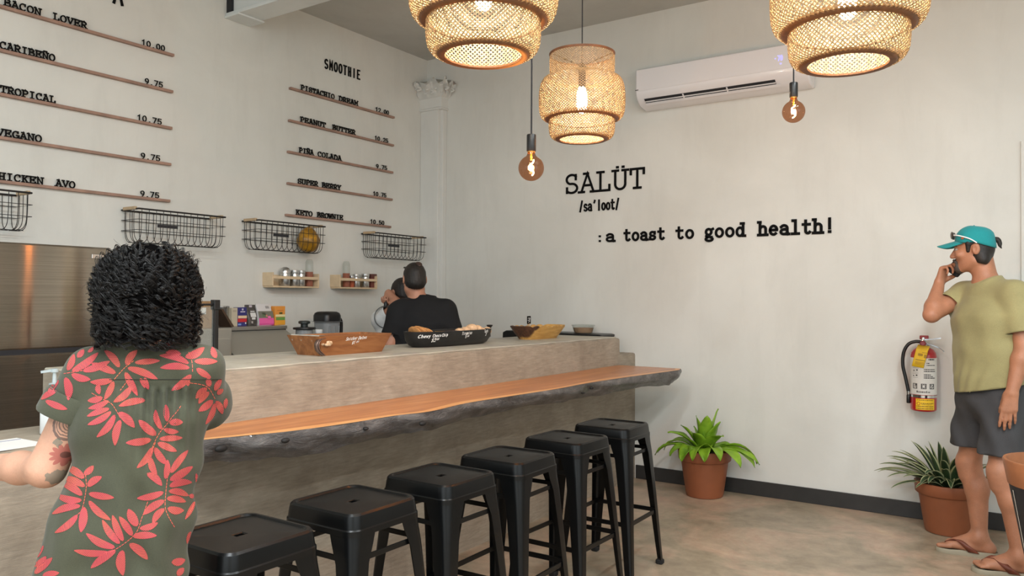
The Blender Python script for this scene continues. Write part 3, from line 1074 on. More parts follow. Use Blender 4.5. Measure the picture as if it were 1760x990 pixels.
def make_lamp():
    """origin at the bottom opening's centre; shade 0.52 tall"""
    lp = thing('pendant_lamp', '', 'pendant lamp', (0, 0, 0), 0, 'woven bamboo pendant lamps')

    def prof_at(prof, s):
        d = [0]
        for a, b in zip(prof, prof[1:]):
            d.append(d[-1] + math.dist(a, b))
        s *= d[-1]
        for i in range(len(prof) - 1):
            if s <= d[i + 1] + 1e-9:
                k = (s - d[i]) / (d[i + 1] - d[i])
                return prof[i][0] + (prof[i + 1][0] - prof[i][0]) * k, prof[i][1] + (prof[i + 1][1] - prof[i][1]) * k
        return prof[-1]

    def weave(prof, turn, n, seg, name):
        prof = catmull([(a, b, 0) for a, b in prof], 6)
        prof = [(p.x, p.y) for p in prof]
        mb = MB()
        for sgn in (1, -1):
            for k in range(n):
                L, Rr = [], []
                a0 = 2 * PI * k / n + (0 if sgn > 0 else PI / n)
                pts = []
                for i in range(seg + 1):
                    s = i / seg
                    r, z = prof_at(prof, s)
                    a = a0 + sgn * turn * s
                    wv = 0.0009 * (1 if (i + k) % 2 else -1) * sgn
                    pts.append((Vector(((r + wv) * math.cos(a), (r + wv) * math.sin(a), z)), Vector((math.cos(a), math.sin(a), 0))))
                w = 0.0018
                loops = []
                for i in range(seg + 1):
                    tt = (pts[min(i + 1, seg)][0] - pts[max(i - 1, 0)][0]).normalized()
                    sd = tt.cross(pts[i][1])
                    sd = sd.normalized() if sd.length > 1e-5 else Vector((0, 0, 1))
                    loops.append([pts[i][0] - sd * w, pts[i][0] + sd * w])
                mb.loft(loops, closed=False)
        return mb.build(name, 'bamboo', lp, solid=0.0009)
    weave([(0.122, 0.0), (0.150, 0.005), (0.166, 0.026), (0.171, 0.058), (0.171, 0.095), (0.168, 0.128)], R(56), 74, 14, 'lower_tier')
    weave([(0.176, 0.102), (0.205, 0.110), (0.219, 0.138), (0.2235, 0.18), (0.223, 0.24), (0.214, 0.288), (0.196, 0.314), (0.165, 0.326)], R(88), 86, 20, 'middle_tier')
    weave([(0.163, 0.318), (0.166, 0.336), (0.168, 0.37), (0.169, 0.42), (0.166, 0.438)], R(48), 74, 10, 'upper_tier')
    for r, z, w, nm in ((0.127, -0.001, 0.012, 'bottom_rim'), (0.179, 0.101, 0.013, 'middle_rim'), (0.167, 0.438, 0.005, 'top_rim')):
        mb = MB()
        mb.lathe([(r - w, z + 0.004), (r - w, z - 0.002), (r + w * 0.3, z - 0.004), (r + w, z + 0.003), (r + w, z + 0.007), (r - w, z + 0.004)], 64)
        mb.build(nm, 'bamboo_rim', lp, smooth=60)
    mb = MB()
    for k in range(3):
        a = k * 2 * PI / 3
        mb.bar((0.02 * math.cos(a), 0.02 * math.sin(a), 0.385), (0.167 * math.cos(a), 0.167 * math.sin(a), 0.42), 0.004, 0.004)
    mb.build('spider_frame', 'black_metal', lp)
    MB().lathe([(0.019, 0.27), (0.02, 0.28), (0.02, 0.38), (0.012, 0.395), (0.004, 0.40)], 20, cap0=True, cap1=True).build('socket', 'black_plastic', lp, smooth=40)
    MB().lathe([(0.0, 0.135), (0.014, 0.138), (0.024, 0.152), (0.0265, 0.18), (0.0265, 0.24), (0.018, 0.265), (0.014, 0.275)], 20).build('bulb', 'bulb_hot', lp, smooth=60)
    MB().tube([(0, 0, 0.39), (0, 0, 1.62)], 0.003, 8).build('cord', 'cord', lp, smooth=60)
    return lp


lamp0 = make_lamp()
for i, (x, y, z, lb) in enumerate(((2.833, -2.10, 2.234, 'woven bamboo pendant lamp hanging whole in view near the air conditioner'),
                                   (3.44, -3.80, 2.126, 'woven bamboo pendant lamp cut off by the top edge above the bar'),
                                   (4.335, -3.16, 2.116, 'woven bamboo pendant lamp cut off by the top edge in front of the air conditioner'))):
    o = lamp0 if i == 0 else dup(lamp0, (x, y, z), 0.3 * i)
    o.location = (x, y, z)
    o['label'] = lb


def make_globe():
    """origin at the globe's centre"""
    g = thing('bare_bulb_pendant', '', 'pendant bulb', (0, 0, 0), 0, 'bare globe bulbs on cords')
    r = 0.0475
    prof = [(r * math.sin(a), -r * math.cos(a)) for a in np.linspace(0.02, PI - 0.42, 18)]
    prof += [(0.015, 0.052), (0.0135, 0.060)]
    MB().lathe(prof, 32).build('glass_globe', 'smoke_glass', g, smooth=180)
    pts = [(0.010 * math.sin(q * 2 * PI * 1.25), 0.006 * math.cos(q * 2 * PI * 1.25), -0.026 + 0.056 * q) for q in np.linspace(0, 1, 26)]
    MB().tube(pts, 0.0019, 8).build('filament', 'filament', g, smooth=60)
    MB().tube([(0, 0, 0.030), (0, 0, 0.062)], 0.0035, 8).build('glass_stem', plain('amber_stem', (220, 160, 90), 0.3), g)
    MB().lathe([(0.0140, 0.056), (0.0142, 0.066)], 20).build('brass_cap', plain('brass_cap', (190, 150, 80), 0.3, 0.9), g, smooth=60)
    MB().lathe([(0.0165, 0.062), (0.0175, 0.064), (0.0175, 0.122), (0.016, 0.125), (0.004, 0.127)], 24, cap0=True, cap1=True).build('socket', 'black_plastic', g, smooth=40)
    MB().tube([(0, 0, 0.12), (0, 0, 1.80)], 0.0032, 8).build('cord', 'cord', g, smooth=60)
    return g


def glow(o):
    l = bpy.data.lights.new('filament_light', 'POINT')
    l.energy, l.color, l.shadow_soft_size = 24.0, (1.0, 0.40, 0.09), 0.012
    lo = bpy.data.objects.new('filament_light', l)
    COL.objects.link(lo)
    lo.location = o.location


gl0 = make_globe()
for i, (px, py, d, lb) in enumerate(((913, 289, 2.92, 'bare globe bulb with black socket hanging left of the cafe lettering'), (1364, 192, 3.38, 'bare globe bulb with black socket hanging below the air conditioner'))):
    o = gl0 if i == 0 else dup(gl0, (0, 0, 0), 1.0)
    o.location = cd(px, py, d)
    o['label'] = lb
    glow(o)

# ------------------------------------------------------------------ wire baskets on the menu wall
def make_basket(L=0.62, name='wire_basket'):
    """origin on the wall at the basket's centre, rim height z=0; runs along y, sticks out along +x"""
    b = thing(name, '', 'basket', (0, 0, 0), 0, 'wire baskets on the menu wall')
    D, H = 0.20, 0.205
    h = L / 2
    MB().tube([(0.008, -h, 0), (D, -h, 0), (D, h, 0), (0.008, h, 0), (0.008, -h, 0)], 0.0055, 8).build('rim', 'wire', b, smooth=60)
    mb = MB()
    w = 0.0021
    for k in range(13):
        y = -h + 0.02 + (L - 0.04) * k / 12
        mb.tube(catmull([(0.010, y, 0), (0.012, y, -H * 0.7), (0.035, y, -H * 0.93), (0.075, y, -H), (D - 0.075, y, -H), (D - 0.03, y, -H * 0.93), (D - 0.008, y, -H * 0.7), (D, y, 0)], 4), w, 6)
    for z, ins in ((-0.065, 0.002), (-0.13, 0.006)):
        mb.tube([(0.012, -h - 0.004, z), (D - ins, -h - 0.004, z), (D - ins, h + 0.004, z), (0.012, h + 0.004, z), (0.012, -h - 0.004, z)], w, 6)
    for x in (0.07, D - 0.07):
        mb.tube([(x, -h + 0.01, -H), (x, h - 0.01, -H)], w, 6)
    for s in (-1, 1):
        for x in (0.055, 0.10, 0.145):
            mb.tube(catmull([(x, s * h, 0), (x, s * (h - 0.002), -H * 0.7), (x, s * (h - 0.02), -H * 0.94), (x, s * (h - 0.05), -H)], 4), w, 6)
    mb.build('wires', 'wire', b, smooth=60)
    for s in (-1, 1):
        MB().rbox((D * 0.5, s * h, 0.006), (0.135, 0.02, 0.02), 0.006).build('wooden_handle', 'tan_wood', b, smooth=40)
    MB().box((D + 0.002, -h * 0.38, -0.098), (0.003, 0.14, 0.02)).build('label_plate', 'dark_gap', b)
    return b


bk0 = make_basket()
for i, (yc, z, lb) in enumerate(((-3.89, 1.968, 'black wire basket cut off by the left edge of the photo'),
                                 (-2.65, 1.945, 'black wire basket above the curly-haired woman'),
                                 (-1.75, 1.952, 'black wire basket holding a yellow-brown squash'),
                                 (-0.545, 1.948, 'black wire basket nearest the corner pilaster'))):
    o = bk0 if i == 0 else dup(bk0, (0, 0, 0), 0)
    o.location = (0.0, yc, z)
    o['label'] = lb

# squash in the third basket
c = on(530, 414, 0, 0.105)
mb = MB()
loops = []
for i in range(1, 20):
    ph = -PI / 2 + PI * i / 20
    L = []
    for j in range(28):
        a = 2 * PI * j / 28
        rr = 0.092 * (1 + 0.05 * math.cos(5 * a) + 0.03 * math.sin(3 * a + i))
        z = 0.098 * math.sin(ph)
        k = math.cos(ph) ** 0.85 * (1.0 - 0.25 * max(0, math.sin(ph)))
        L.append(Vector((rr * k * math.cos(a) * 0.85, rr * k * math.sin(a), z)))
    loops.append(L)
mb.loft(loops, True, True)
t = NT('squash_skin')
t.col(t.ramp(t.noise(t.coords(), 22, 5, 0.6), [(0.3, (118, 84, 18)), (0.55, (168, 122, 26)), (0.75, (206, 150, 40))]))
t.p(Roughness=0.4)
sq_ = thing('squash', 'mottled yellow-brown squash lying in a wire basket', 'squash', (0.105, c.y, 1.952 - 0.104))
mb.build('fruit', t.m, sq_, smooth=60)
MB().tube([(0, 0, 0.094), (0.004, 0.006, 0.108)], [0.012, 0.008], 8).build('stem', plain('dry_stem', (92, 76, 40), 0.8), sq_, smooth=60)

# ------------------------------------------------------------------ little pine shelves with jars
def make_shelf(name, lb, y0, y1, z, post_left):
    s = thing(name, lb, 'shelf', (0, (y0 + y1) / 2, z), 0, 'small pine wall shelves')
    L = y1 - y0
    MB().b2((0.0, -L / 2, -0.012), (0.12, L / 2, 0.0)).build('shelf_board', 'pale_wood', s, bevel=0.002)
    MB().b2((0.0, -L / 2, 0.0), (0.012, L / 2, 0.085)).build('back_board', 'pale_wood', s, bevel=0.002)
    for sg in (-1, 1):
        MB().b2((0.0, sg * L / 2 - 0.006, 0.0), (0.115, sg * L / 2 + 0.006, 0.10)).build('end_board', 'pale_wood', s, bevel=0.002)
    MB().b2((0.106, -L / 2, 0.052), (0.118, L / 2, 0.074)).build('front_rail', 'pale_wood', s, bevel=0.002)
    return s


SH1 = (-1.865, -1.425, 1.487)
SH2 = (-1.195, -0.775, 1.488)
make_shelf('wall_shelf', 'small pine shelf with jars, under the squash basket', SH1[0], SH1[1], SH1[2], True)
make_shelf('wall_shelf', 'small pine shelf with jars, nearer the two men behind the bar', SH2[0], SH2[1], SH2[2], False)
M['spice'] = plain('red_spice', (168, 84, 52), 0.7, var=0.1, vscale=80)
M['jar_glass'] = glassy('spice_jar_glass', (214, 216, 214), 0.35, 0.06)


def make_jar(lb, x, y, z, r=0.032, h=0.105, dome=False, lid='tin', body='jar_glass'):
    j = thing('spice_jar', lb, 'jar', (x, y, z), 0, 'jars on the pine shelves')
    MB().lathe([(r * 0.9, 0), (r, 0.006), (r, h * 0.72), (r * 0.93, h * 0.8)], 24, cap0=True).build('jar_body', body, j, smooth=50)
    if dome:
        MB().lathe([(r * 1.02, h * 0.78), (r * 1.05, h * 0.9), (r * 0.8, h * 1.08), (r * 0.3, h * 1.16)], 24, cap0=True, cap1=True).build('lid', lid, j, smooth=50)
    else:
        MB().lathe([(r * 1.02, h * 0.8), (r * 1.04, h * 0.82), (r * 1.04, h), (r * 0.9, h * 1.02)], 24, cap0=True, cap1=True).build('lid', lid, j, smooth=50)
    return j


def make_bottle(lb, x, y, z):
    b = thing('spice_bottle', lb, 'bottle', (x, y, z), 0, 'tall bottles on the pine shelves')
    MB().lathe([(0.027, 0), (0.030, 0.004), (0.030, 0.17), (0.028, 0.195), (0.022, 0.208), (0.020, 0.213)], 24, cap0=True, cap1=True).build('bottle_glass', 'glass', b, smooth=50)
    MB().lathe([(0.027, 0.003), (0.0285, 0.006), (0.0285, 0.115)], 24, cap0=True, cap1=True).build('spice_fill', 'spice', b, smooth=50)
    return b


xs_ = 0.062
yy = lambda px: on(px, 480, 0, xs_).y
make_jar('domed steel-lidded jar, leftmost on the pine shelf under the squash basket', xs_, yy(490), SH1[2], 0.038, 0.125, True, body='tin')
make_jar('steel jar in the middle of the pine shelf under the squash basket', xs_, yy(506.5), SH1[2], 0.034, 0.122, body='tin')
make_jar('steel jar beside the tall bottle on the pine shelf under the squash basket', xs_, yy(517.5), SH1[2], 0.031, 0.122, body='tin')
make_bottle('tall clear bottle half full of red spice, under the squash basket', xs_, yy(531.5), SH1[2])
make_bottle('tall clear bottle half full of red spice, leftmost on the shelf nearer the men', xs_, yy(595), SH2[2])
make_jar('dark-filled jar beside the tall bottle on the shelf nearer the men', xs_, yy(604.5), SH2[2], 0.022, 0.095, body='spice')
make_jar('steel jar in the middle of the shelf nearer the men', xs_, yy(612.5), SH2[2], 0.031, 0.108, body='tin')
make_jar('steel jar second from the right on the shelf nearer the men', xs_, yy(628), SH2[2], 0.034, 0.115, body='tin')
bx = thing('spice_box', 'dark red square box, rightmost on the shelf nearer the men', 'box', (xs_, yy(638.5), SH2[2]))
MB().b2((-0.03, -0.034, 0), (0.03, 0.034, 0.085)).build('carton', plain('dark_red_carton', (112, 58, 50), 0.5), bx, bevel=0.002)
MB().b2((-0.031, -0.035, 0.085), (0.031, 0.035, 0.118)).build('lid', plain('brown_lid', (92, 50, 44), 0.5), bx, bevel=0.003)

# ------------------------------------------------------------------ sandwich prep table behind the bar
pt = thing('prep_table', 'stainless sandwich prep table with sloped hood behind the bar', 'prep table', (0.42, -2.31, 0))
y0, y1 = -2.62, -1.985
MB().b2((0.03, y0, 0.05), (0.80, y1, 0.95)).build('cabinet', 'steel_matte', pt, world=True, bevel=0.006)
mb = MB()
pr = [(0.05, 0.95), (0.80, 0.95), (0.80, 0.985), (0.40, 1.175), (0.05, 1.175)]
mb.loft([[Vector((x, y, z)) for x, z in pr] for y in (y0 + 0.01, y1)], True, True)
mb.build('hood', 'steel_matte', pt, world=True, bevel=0.004)
MB().b2((0.03, y0, 1.180), (0.41, y1 + 0.008, 1.203)).build('top_shelf', 'steel', pt, world=True, bevel=0.003)
MB().b2((0.04, y0 + 0.01, 1.170), (0.40, y1 + 0.004, 1.181)).build('shadow_gap', 'dark_gap', pt, world=True)  # dark strip set in as painted shade beneath the shelf
cab = thing('steel_cabinet', 'plain stainless cabinet left of the prep table, mostly behind the woman', 'cabinet', (0.42, -2.90, 0))
MB().b2((0.03, -3.2, 0.0), (0.72, -2.66, 1.21)).build('body', 'steel_matte', cab, world=True, bevel=0.006)
MB().b2((0.722, -3.18, 0.1), (0.735, -2.68, 1.15)).build('door', 'steel_matte', cab, world=True, bevel=0.003)
cb = thing('cardboard_box', 'brown cardboard box on the stainless cabinet behind the black post', 'box', (0.4, -2.80, 1.21))
MB().b2((-0.17, -0.16, 0), (0.17, 0.15, 0.165)).build('carton', plain('cardboard', (150, 118, 82), 0.8, var=0.1), cb, bevel=0.003)
MB().b2((0.1705, -0.10, 0.085), (0.172, 0.06, 0.125)).build('paper_label', 'paper', cb)
XS = 0.30
ZS = 1.2035
ys = lambda px: on(px, 555, 0, XS).y
bd = thing('wooden_board', 'dark wooden board leaning beside the tin on the prep table shelf', 'board', (XS, ys(385), ZS))
mb = MB()
ya, yb = ys(364), ys(383)
mb.loft([[Vector((x, y, z)) for y, z in ((ya - 0.008, 0.118), (ya + 0.006, 0.120), (yb + 0.008, 0.004), (yb - 0.012, 0.0))] for x in (XS - 0.02, XS + 0.11)], True, True)
for vv in range(len(mb.v)):
    p = mb.v[vv]
    mb.v[vv] = (p[0] - XS, p[1] - ys(385), p[2])
mb.build('plank', plain('dark_board_wood', (74, 54, 38), 0.6, var=0.15), bd)
tn = thing('tin_can', 'plain silver tin at the left of the packets on the prep table shelf', 'tin', (XS - 0.07, ys(389), ZS))
MB().lathe([(0.058, 0), (0.06, 0.004), (0.06, 0.012), (0.058, 0.016), (0.058, 0.115), (0.061, 0.12), (0.061, 0.135), (0.055, 0.138)], 32, cap0=True, cap1=True).build('can', 'tin', tn, smooth=40)


def face_strip(mb_list, x, ya, yb, z0, z1, mat, parent, name):
    MB().b2((x, ya, z0), (x + 0.0012, yb, z1)).build(name, mat, parent)


def carton(name, lb, pxa, pxb, h, base, strips, side=None, dep=0.05):
    ya, yb = ys(pxa), ys(pxb)
    o = thing(name, lb, 'package', (XS, (ya + yb) / 2, ZS), 0, 'packages on the prep table shelf')
    w = (yb - ya) / 2
    MB().b2((-dep, -w, 0), (0, w, h)).build('carton', base, o, bevel=0.002)
    for nm, a, b, z0, z1, col in strips:
        MB().b2((0.0002, -w + 2 * w * a, h * z0), (0.0012, -w + 2 * w * b, h * z1)).build(nm, plain(nm + '_ink', col, 0.5), o)
    return o


carton('tea_box', 'plain beige-sided box at the left of the blue box', 398, 408.2, 0.125, plain('beige_card', (190, 180, 158), 0.6), [('print_line', 0.2, 0.8, 0.78, 0.88, (170, 160, 140))])
carton('tea_box', 'navy box with cream and red bands on the prep table shelf', 408.4, 424, 0.128, plain('navy_card', (52, 50, 112), 0.5),
       [('cream_band', 0.04, 1.0, 0.42, 0.56, (226, 196, 160)), ('red_band', 0.0, 1.0, 0.22, 0.40, (190, 40, 46)), ('white_print', 0.3, 0.8, 0.74, 0.79, (210, 205, 215)), ('crest', 0.45, 0.62, 0.84, 0.94, (200, 196, 210)), ('corner_print', 0.05, 0.38, 0.05, 0.14, (120, 150, 210)), ('dot', 0.82, 0.94, 0.12, 0.2, (225, 225, 225))])


def pouch(lb, pxa, pxb, h, base, strips):
    ya, yb = ys(pxa), ys(pxb)
    o = thing('foil_pouch', lb, 'package', (XS, (ya + yb) / 2, ZS), 0, 'packages on the prep table shelf')
    w = (yb - ya) / 2
    mb = MB()
    loops = []
    for z, d, ww in ((0, 0.035, 0.95), (0.02, 0.042, 1.0), (0.4 * h, 0.036, 1.0), (0.75 * h, 0.018, 1.0), (0.9 * h, 0.006, 1.0), (h, 0.004, 1.0)):
        loops.append([Vector((x - 0.042, y, z)) for x, y in rsq(d, w * ww, min(d, w) * 0.6, 4)])
    mb.loft(loops, True, True)
    mb.build('pouch', base, o, smooth=50)
    for nm, a, b, z0, z1, col in strips:
        zt = max(z0, z1)
        x = lambda z: -0.042 + np.interp(z / h, [0, 0.1, 0.4, 0.75, 0.9, 1], [0.035, 0.042, 0.036, 0.018, 0.006, 0.004]) + 0.001
        zs = np.linspace(z0 * h, z1 * h, 5)
        mb = MB()
        mb.loft([[Vector((x(z), -w + 2 * w * a, z)), Vector((x(z), -w + 2 * w * b, z))] for z in zs], closed=False)
        mb.build(nm, plain(nm + '_ink', col, 0.45), o, solid=0.0008)
    return o


pouch('dark grey foil pouch with a white badge on the prep table shelf', 427, 444.5, 0.145, plain('dark_foil', (74, 70, 66), 0.4, var=0.35, vscale=60),
      [('badge', 0.3, 0.82, 0.42, 0.62, (212, 212, 210)), ('badge_foot', 0.38, 0.72, 0.30, 0.40, (212, 212, 210)), ('badge_title', 0.36, 0.76, 0.66, 0.71, (205, 205, 205)), ('top_tab', 0.36, 0.64, 0.88, 0.98, (190, 180, 188)), ('print', 0.3, 0.45, 0.12, 0.22, (170, 165, 160))])
pouch('white and pink foil pouch on the prep table shelf', 446, 471, 0.152, plain('white_foil', (206, 203, 202), 0.4),
      [('pink_band', 0.0, 1.0, 0.02, 0.34, (224, 92, 158)), ('photo_band', 0.0, 1.0, 0.34, 0.66, (112, 112, 98)), ('green_patch', 0.25, 0.5, 0.4, 0.6, (92, 110, 80)), ('flower', 0.6, 0.8, 0.28, 0.44, (236, 110, 170)), ('blossom', 0.45, 0.58, 0.4, 0.5, (210, 140, 120)), ('emblem', 0.58, 0.82, 0.78, 0.9, (150, 148, 148))])
carton('tea_box', 'orange box with a green band, rightmost on the prep table shelf', 472.5, 490, 0.135, plain('orange_card', (222, 146, 62), 0.5),
       [('cream_band', 0.06, 1.0, 0.44, 0.56, (226, 214, 160)), ('green_band', 0.1, 0.98, 0.26, 0.42, (104, 150, 70)), ('gold_band', 0.06, 1.0, 0.02, 0.24, (226, 160, 50)), ('leaf', 0.42, 0.72, 0.58, 0.68, (86, 84, 36)), ('title', 0.2, 0.8, 0.76, 0.79, (190, 110, 50))], dep=0.045)

# ------------------------------------------------------------------ blender station behind the bar
bc = thing('back_counter', 'stainless back counter under the blender jug', 'counter', (0.3, -1.66, 0))
MB().b2((0.02, -1.975, 0.88), (0.62, -1.33, 0.92)).build('worktop', 'steel_matte', bc, world=True, bevel=0.004)
MB().b2((0.04, -1.965, 0.0), (0.58, -1.34, 0.88)).build('cabinet', 'steel_matte', bc, world=True, bevel=0.004)
XB = 0.32
pb = on(562, 575, 0, XB)
bl = thing('blender', 'blender jug of cloudy plastic with a black lid and handle', 'blender', (XB, pb.y, 0.92))
MB().rbox((0, 0, 0.05), (0.19, 0.19, 0.10), 0.03).build('motor_base', 'black_plastic', bl, smooth=40)
jm = MB()
loops = []
for z, h in ((0.10, 0.058), (0.115, 0.066), (0.28, 0.080), (0.315, 0.083)):
    loops.append([Vector((x, y, z)) for x, y in rsq(h, h, h * 0.55, 6)])
jm.loft(loops, True, False)
jug = jm.build('jug', 'jar_plastic', bl, smooth=50)
mb = MB()
for yq in (-0.045, 0.0, 0.045):
    mb.tube([(0.074, yq, 0.14), (0.081, yq, 0.27)], 0.006, 8)
mb.build('rib', 'jar_plastic', jug, smooth=60)
lm = MB()
lm.loft([[Vector((x, y, z)) for x, y in rsq(h, h, h * 0.55, 6)] for z, h in ((0.300, 0.079), (0.305, 0.086), (0.345, 0.086), (0.365, 0.078), (0.375, 0.06), (0.377, 0.035))], True, True)
lm.build('lid', 'black_plastic', bl, smooth=50)
MB().loft([[Vector((x, y, z)) for x, y in rsq(0.082 + e, 0.082 + e, 0.05, 6)] for z, e in ((0.298, 0.0), (0.300, 0.02), (0.303, 0.0))]).build('jug_lip', 'jar_plastic', bl, smooth=50)
MB().tube(catmull([(0.0, 0.080, 0.325), (0, 0.125, 0.322), (0, 0.145, 0.285), (0, 0.142, 0.18), (0, 0.135, 0.13), (0, 0.10, 0.115), (0, 0.068, 0.118)], 5), 0.013, 10).build('handle', 'black_plastic', bl, smooth=60)
pb2 = on(523, 565, 0, 0.42)
b2 = thing('blender', 'blender container with a round black lid and knob, left of the cloudy jug', 'blender', (0.42, pb2.y, 0.92))
MB().rbox((0, 0, 0.05), (0.15, 0.15, 0.10), 0.03).build('motor_base', 'black_plastic', b2, smooth=40)
MB().lathe([(0.045, 0.10), (0.058, 0.11), (0.062, 0.21), (0.06, 0.25)], 28, cap0=True).build('container', 'jar_plastic', b2, smooth=50)
MB().lathe([(0.03, 0.25), (0.078, 0.252), (0.081, 0.258), (0.078, 0.267), (0.032, 0.271)], 32, cap0=True, cap1=True).build('lid', 'black_plastic', b2, smooth=40)
MB().lathe([(0.026, 0.271), (0.026, 0.290), (0.042, 0.295), (0.042, 0.310), (0.03, 0.315)], 24, cap1=True).build('knob', plain('dark_green_knob', (40, 48, 46), 0.3), b2, smooth=40)
ps = on(548, 571, 0, 0.52)
sj = thing('shaker_jar', 'small clear jar with a white cap in front of the blender jug', 'jar', (0.52, ps.y, 0.92))
MB().lathe([(0.025, 0), (0.027, 0.005), (0.027, 0.215), (0.024, 0.232)], 20, cap0=True).build('jar_body', 'jar_glass', sj, smooth=50)
MB().lathe([(0.026, 0.228), (0.027, 0.230), (0.027, 0.250), (0.024, 0.253)], 20, cap0=True, cap1=True).build('cap', 'white_plastic', sj, smooth=40)

# black appliance on the low end block with a food tub
tr = thing('serving_tray', 'black slab-like serving tray on the low end of the bar by the back wall', 'tray', (1.5, -0.15, 0.982))
mb = MB()
mb.loft([[Vector((x, y, z)) for x, z in ((1.06, 0.0), (1.93, 0.0), (2.0, 0.14), (1.97, 0.147), (1.10, 0.155), (1.065, 0.14))] for y in (-0.262, -0.03)], True, True)
for i, p in enumerate(mb.v):
    mb.v[i] = (p[0] - 1.5, p[1] + 0.15, p[2])
mb.build('tray_body', 'black_plastic', tr, bevel=0.008)
pc = on(1002.5, 571, 1, -0.15)
tb = thing('food_tub', 'clear round tub of beige spread on the black tray', 'tub', (pc.x, -0.15, 0.982 + 0.149))
MB().lathe([(0.066, 0.0), (0.072, 0.003), (0.090, 0.060), (0.093, 0.062)], 32, cap0=True).build('tub', 'glass', tb, smooth=50)
MB().lathe([(0.064, 0.002), (0.070, 0.004), (0.083, 0.042)], 32, cap0=True, cap1=True).build('spread', plain('beige_spread', (168, 132, 100), 0.6, var=0.08), tb, smooth=50)
MB().lathe([(0.095, 0.058), (0.096, 0.063), (0.090, 0.067), (0.03, 0.069)], 32, cap1=True).build('lid', 'glass', tb, smooth=50)

# ------------------------------------------------------------------ wooden bowls on the ledge
ZB = 1.1157


def woodmat(name, a, b, c, sc=(3, 26, 26), nz=1.6):
    t = NT(name)
    f = t.noise(t.coords(scale=sc), nz, 6, 0.6, 0.8)
    t.col(t.ramp(f, [(0.28, a), (0.5, b), (0.75, c)]))
    t.p(Roughness=0.42)
    return t.m


def boat(mb, outer, inner, cap_inner=True):
    """outer and inner: lists of loops bottom to top"""
    mb.loft(outer, True, False)
    mb.loft([outer[-1], inner[-1]])
    mb.loft(inner[::-1], False, True)


def lay_on(mb, bv):
    """settle flat writing onto a bowl's outer face"""
    for i, p in enumerate(mb.v):
        hit, n, fi, ds = bv.ray_cast(Vector((0.4, p[1], p[2])), Vector((-1, 0, 0)))
        if hit is not None:
            mb.v[i] = (hit.x + 0.0007 + 0.0005 * (i % 2), p[1], p[2])


# bowl 1: angular trough dish
p1, p2 = on(528, 610.5, 2, ZB), on(656, 604, 2, ZB)
yc1, L1 = (p1.y + p2.y) / 2, (p2.y - p1.y)
wb = thing('wooden_bowl', 'orange-brown angular wooden trough with white chalk writing, leftmost bowl on the ledge', 'bowl', (1.815, yc1, ZB), 0, 'wooden bowls on the ledge')
h1 = 0.098


def tr_loop(hl, hw, z, r, n=5):
    return [Vector((x, y, z)) for x, y in rsq(hw, hl, r, n)]


hb = L1 / 2
M['dish_wood'] = woodmat('acacia_wood', (112, 68, 36), (144, 90, 50), (170, 116, 70), (20, 2.4, 16))
mb = MB()
boat(mb, [tr_loop(hb, 0.088, 0, 0.012), tr_loop(hb + 0.040, 0.122, h1, 0.012)], [tr_loop(hb - 0.02, 0.074, 0.014, 0.01), tr_loop(hb + 0.028, 0.110, h1, 0.01)])
bv1 = BVHTree.FromPolygons(mb.v, mb.f)
bo = mb.build('bowl_body', 'dish_wood', wb, smooth=30)
ft = Vector((0.122, 0, h1)) - Vector((0.088, 0, 0))
vv = ft.normalized()
nv = Vector((vv.z, 0, -vv.x))
q0 = lambda px, py: on(px, py, 0, 1.815 + 0.115)
mb = MB()
oy = lambda px: on(px, 580, 0, 1.928).y - yc1


def chalk(mb, text, pxa, pxb, zt, h, bx=0.088, slope=None, slant=0.25, wt=0.17):
    xw = bx + (ft.x / ft.z if slope is None else slope) * zt
    word_mesh(mb, text, (xw + 0.01, oy(pxa), zt), (xw + 0.01, oy(pxb), zt + 0.003), vv, nv, h, wt, 0.0006, False, slant)


chalk(mb, 'Snicker', 594, 613.5, 0.071, 0.016)
chalk(mb, 'Dates', 615, 629.5, 0.073, 0.016)
chalk(mb, '$1', 606, 611.5, 0.049, 0.016)
chalk(mb, '00', 613, 617.5, 0.056, 0.009)
lay_on(mb, bv1)
mb.build('chalk_writing', 'chalk', bo)
pl = thing('plastic_wrap', 'clear plastic liner folded over the left end of the chalk-marked wooden trough', 'wrap', (1.815, yc1 - hb + 0.035, ZB + 0.041))
mb = MB()
e = -0.045
mb.loft([[Vector((x, e + k * 0.5 + 0.004 * math.sin(x * 90), z)) for x in np.linspace(-0.10, 0.105, 14)] for k, z in ((0.09, 0.050), (0.03, 0.0595), (-0.034, 0.061), (-0.042, 0.050), (-0.034, 0.034), (-0.022, 0.024))], closed=False)
mb.build('film', glassy('clear_film', (225, 225, 215), 0.45, 0.1), pl, solid=0.001, smooth=60)
for k, (dy, dx, rr) in enumerate(((-0.02, 0.02, 0.026), (0.03, -0.03, 0.026), (0.08, 0.03, 0.025), (0.15, -0.02, 0.026), (0.2, 0.03, 0.025))):
    sd = thing('stuffed_date', 'brown stuffed date in the chalk-marked trough', 'sweet', (1.815 + dx, yc1 + dy - 0.05, ZB + 0.036), 0.5 * k, 'stuffed dates in the trough')
    MB().ball((0, 0, 0), (rr, rr * 1.5, rr * 0.9)).build('date', plain('date_brown', (110, 62, 36), 0.5, var=0.2), sd, smooth=60)
tg_ = thing('tongs', 'grey-brown serving tongs looped over the left end of the trough', 'tongs', (1.925, yc1 - hb - 0.040, ZB))
mb = MB()
for s in (0, 0.014):
    mb.loft([[Vector((x + w_, y + s * 0.8, z)) for w_ in (-0.011, 0.011)] for x, y, z in [tuple(p) for p in catmull([(0.0, 0.03, 0.004), (0.0, -0.004, 0.03), (0.0, -0.012, 0.06), (0.0, 0.004, 0.082), (0.0, 0.03, 0.088)], 6)]], closed=False)
mb.build('tong_arm', plain('taupe_metal', (122, 100, 90), 0.35, 0.6), tg_, solid=0.002, smooth=60)
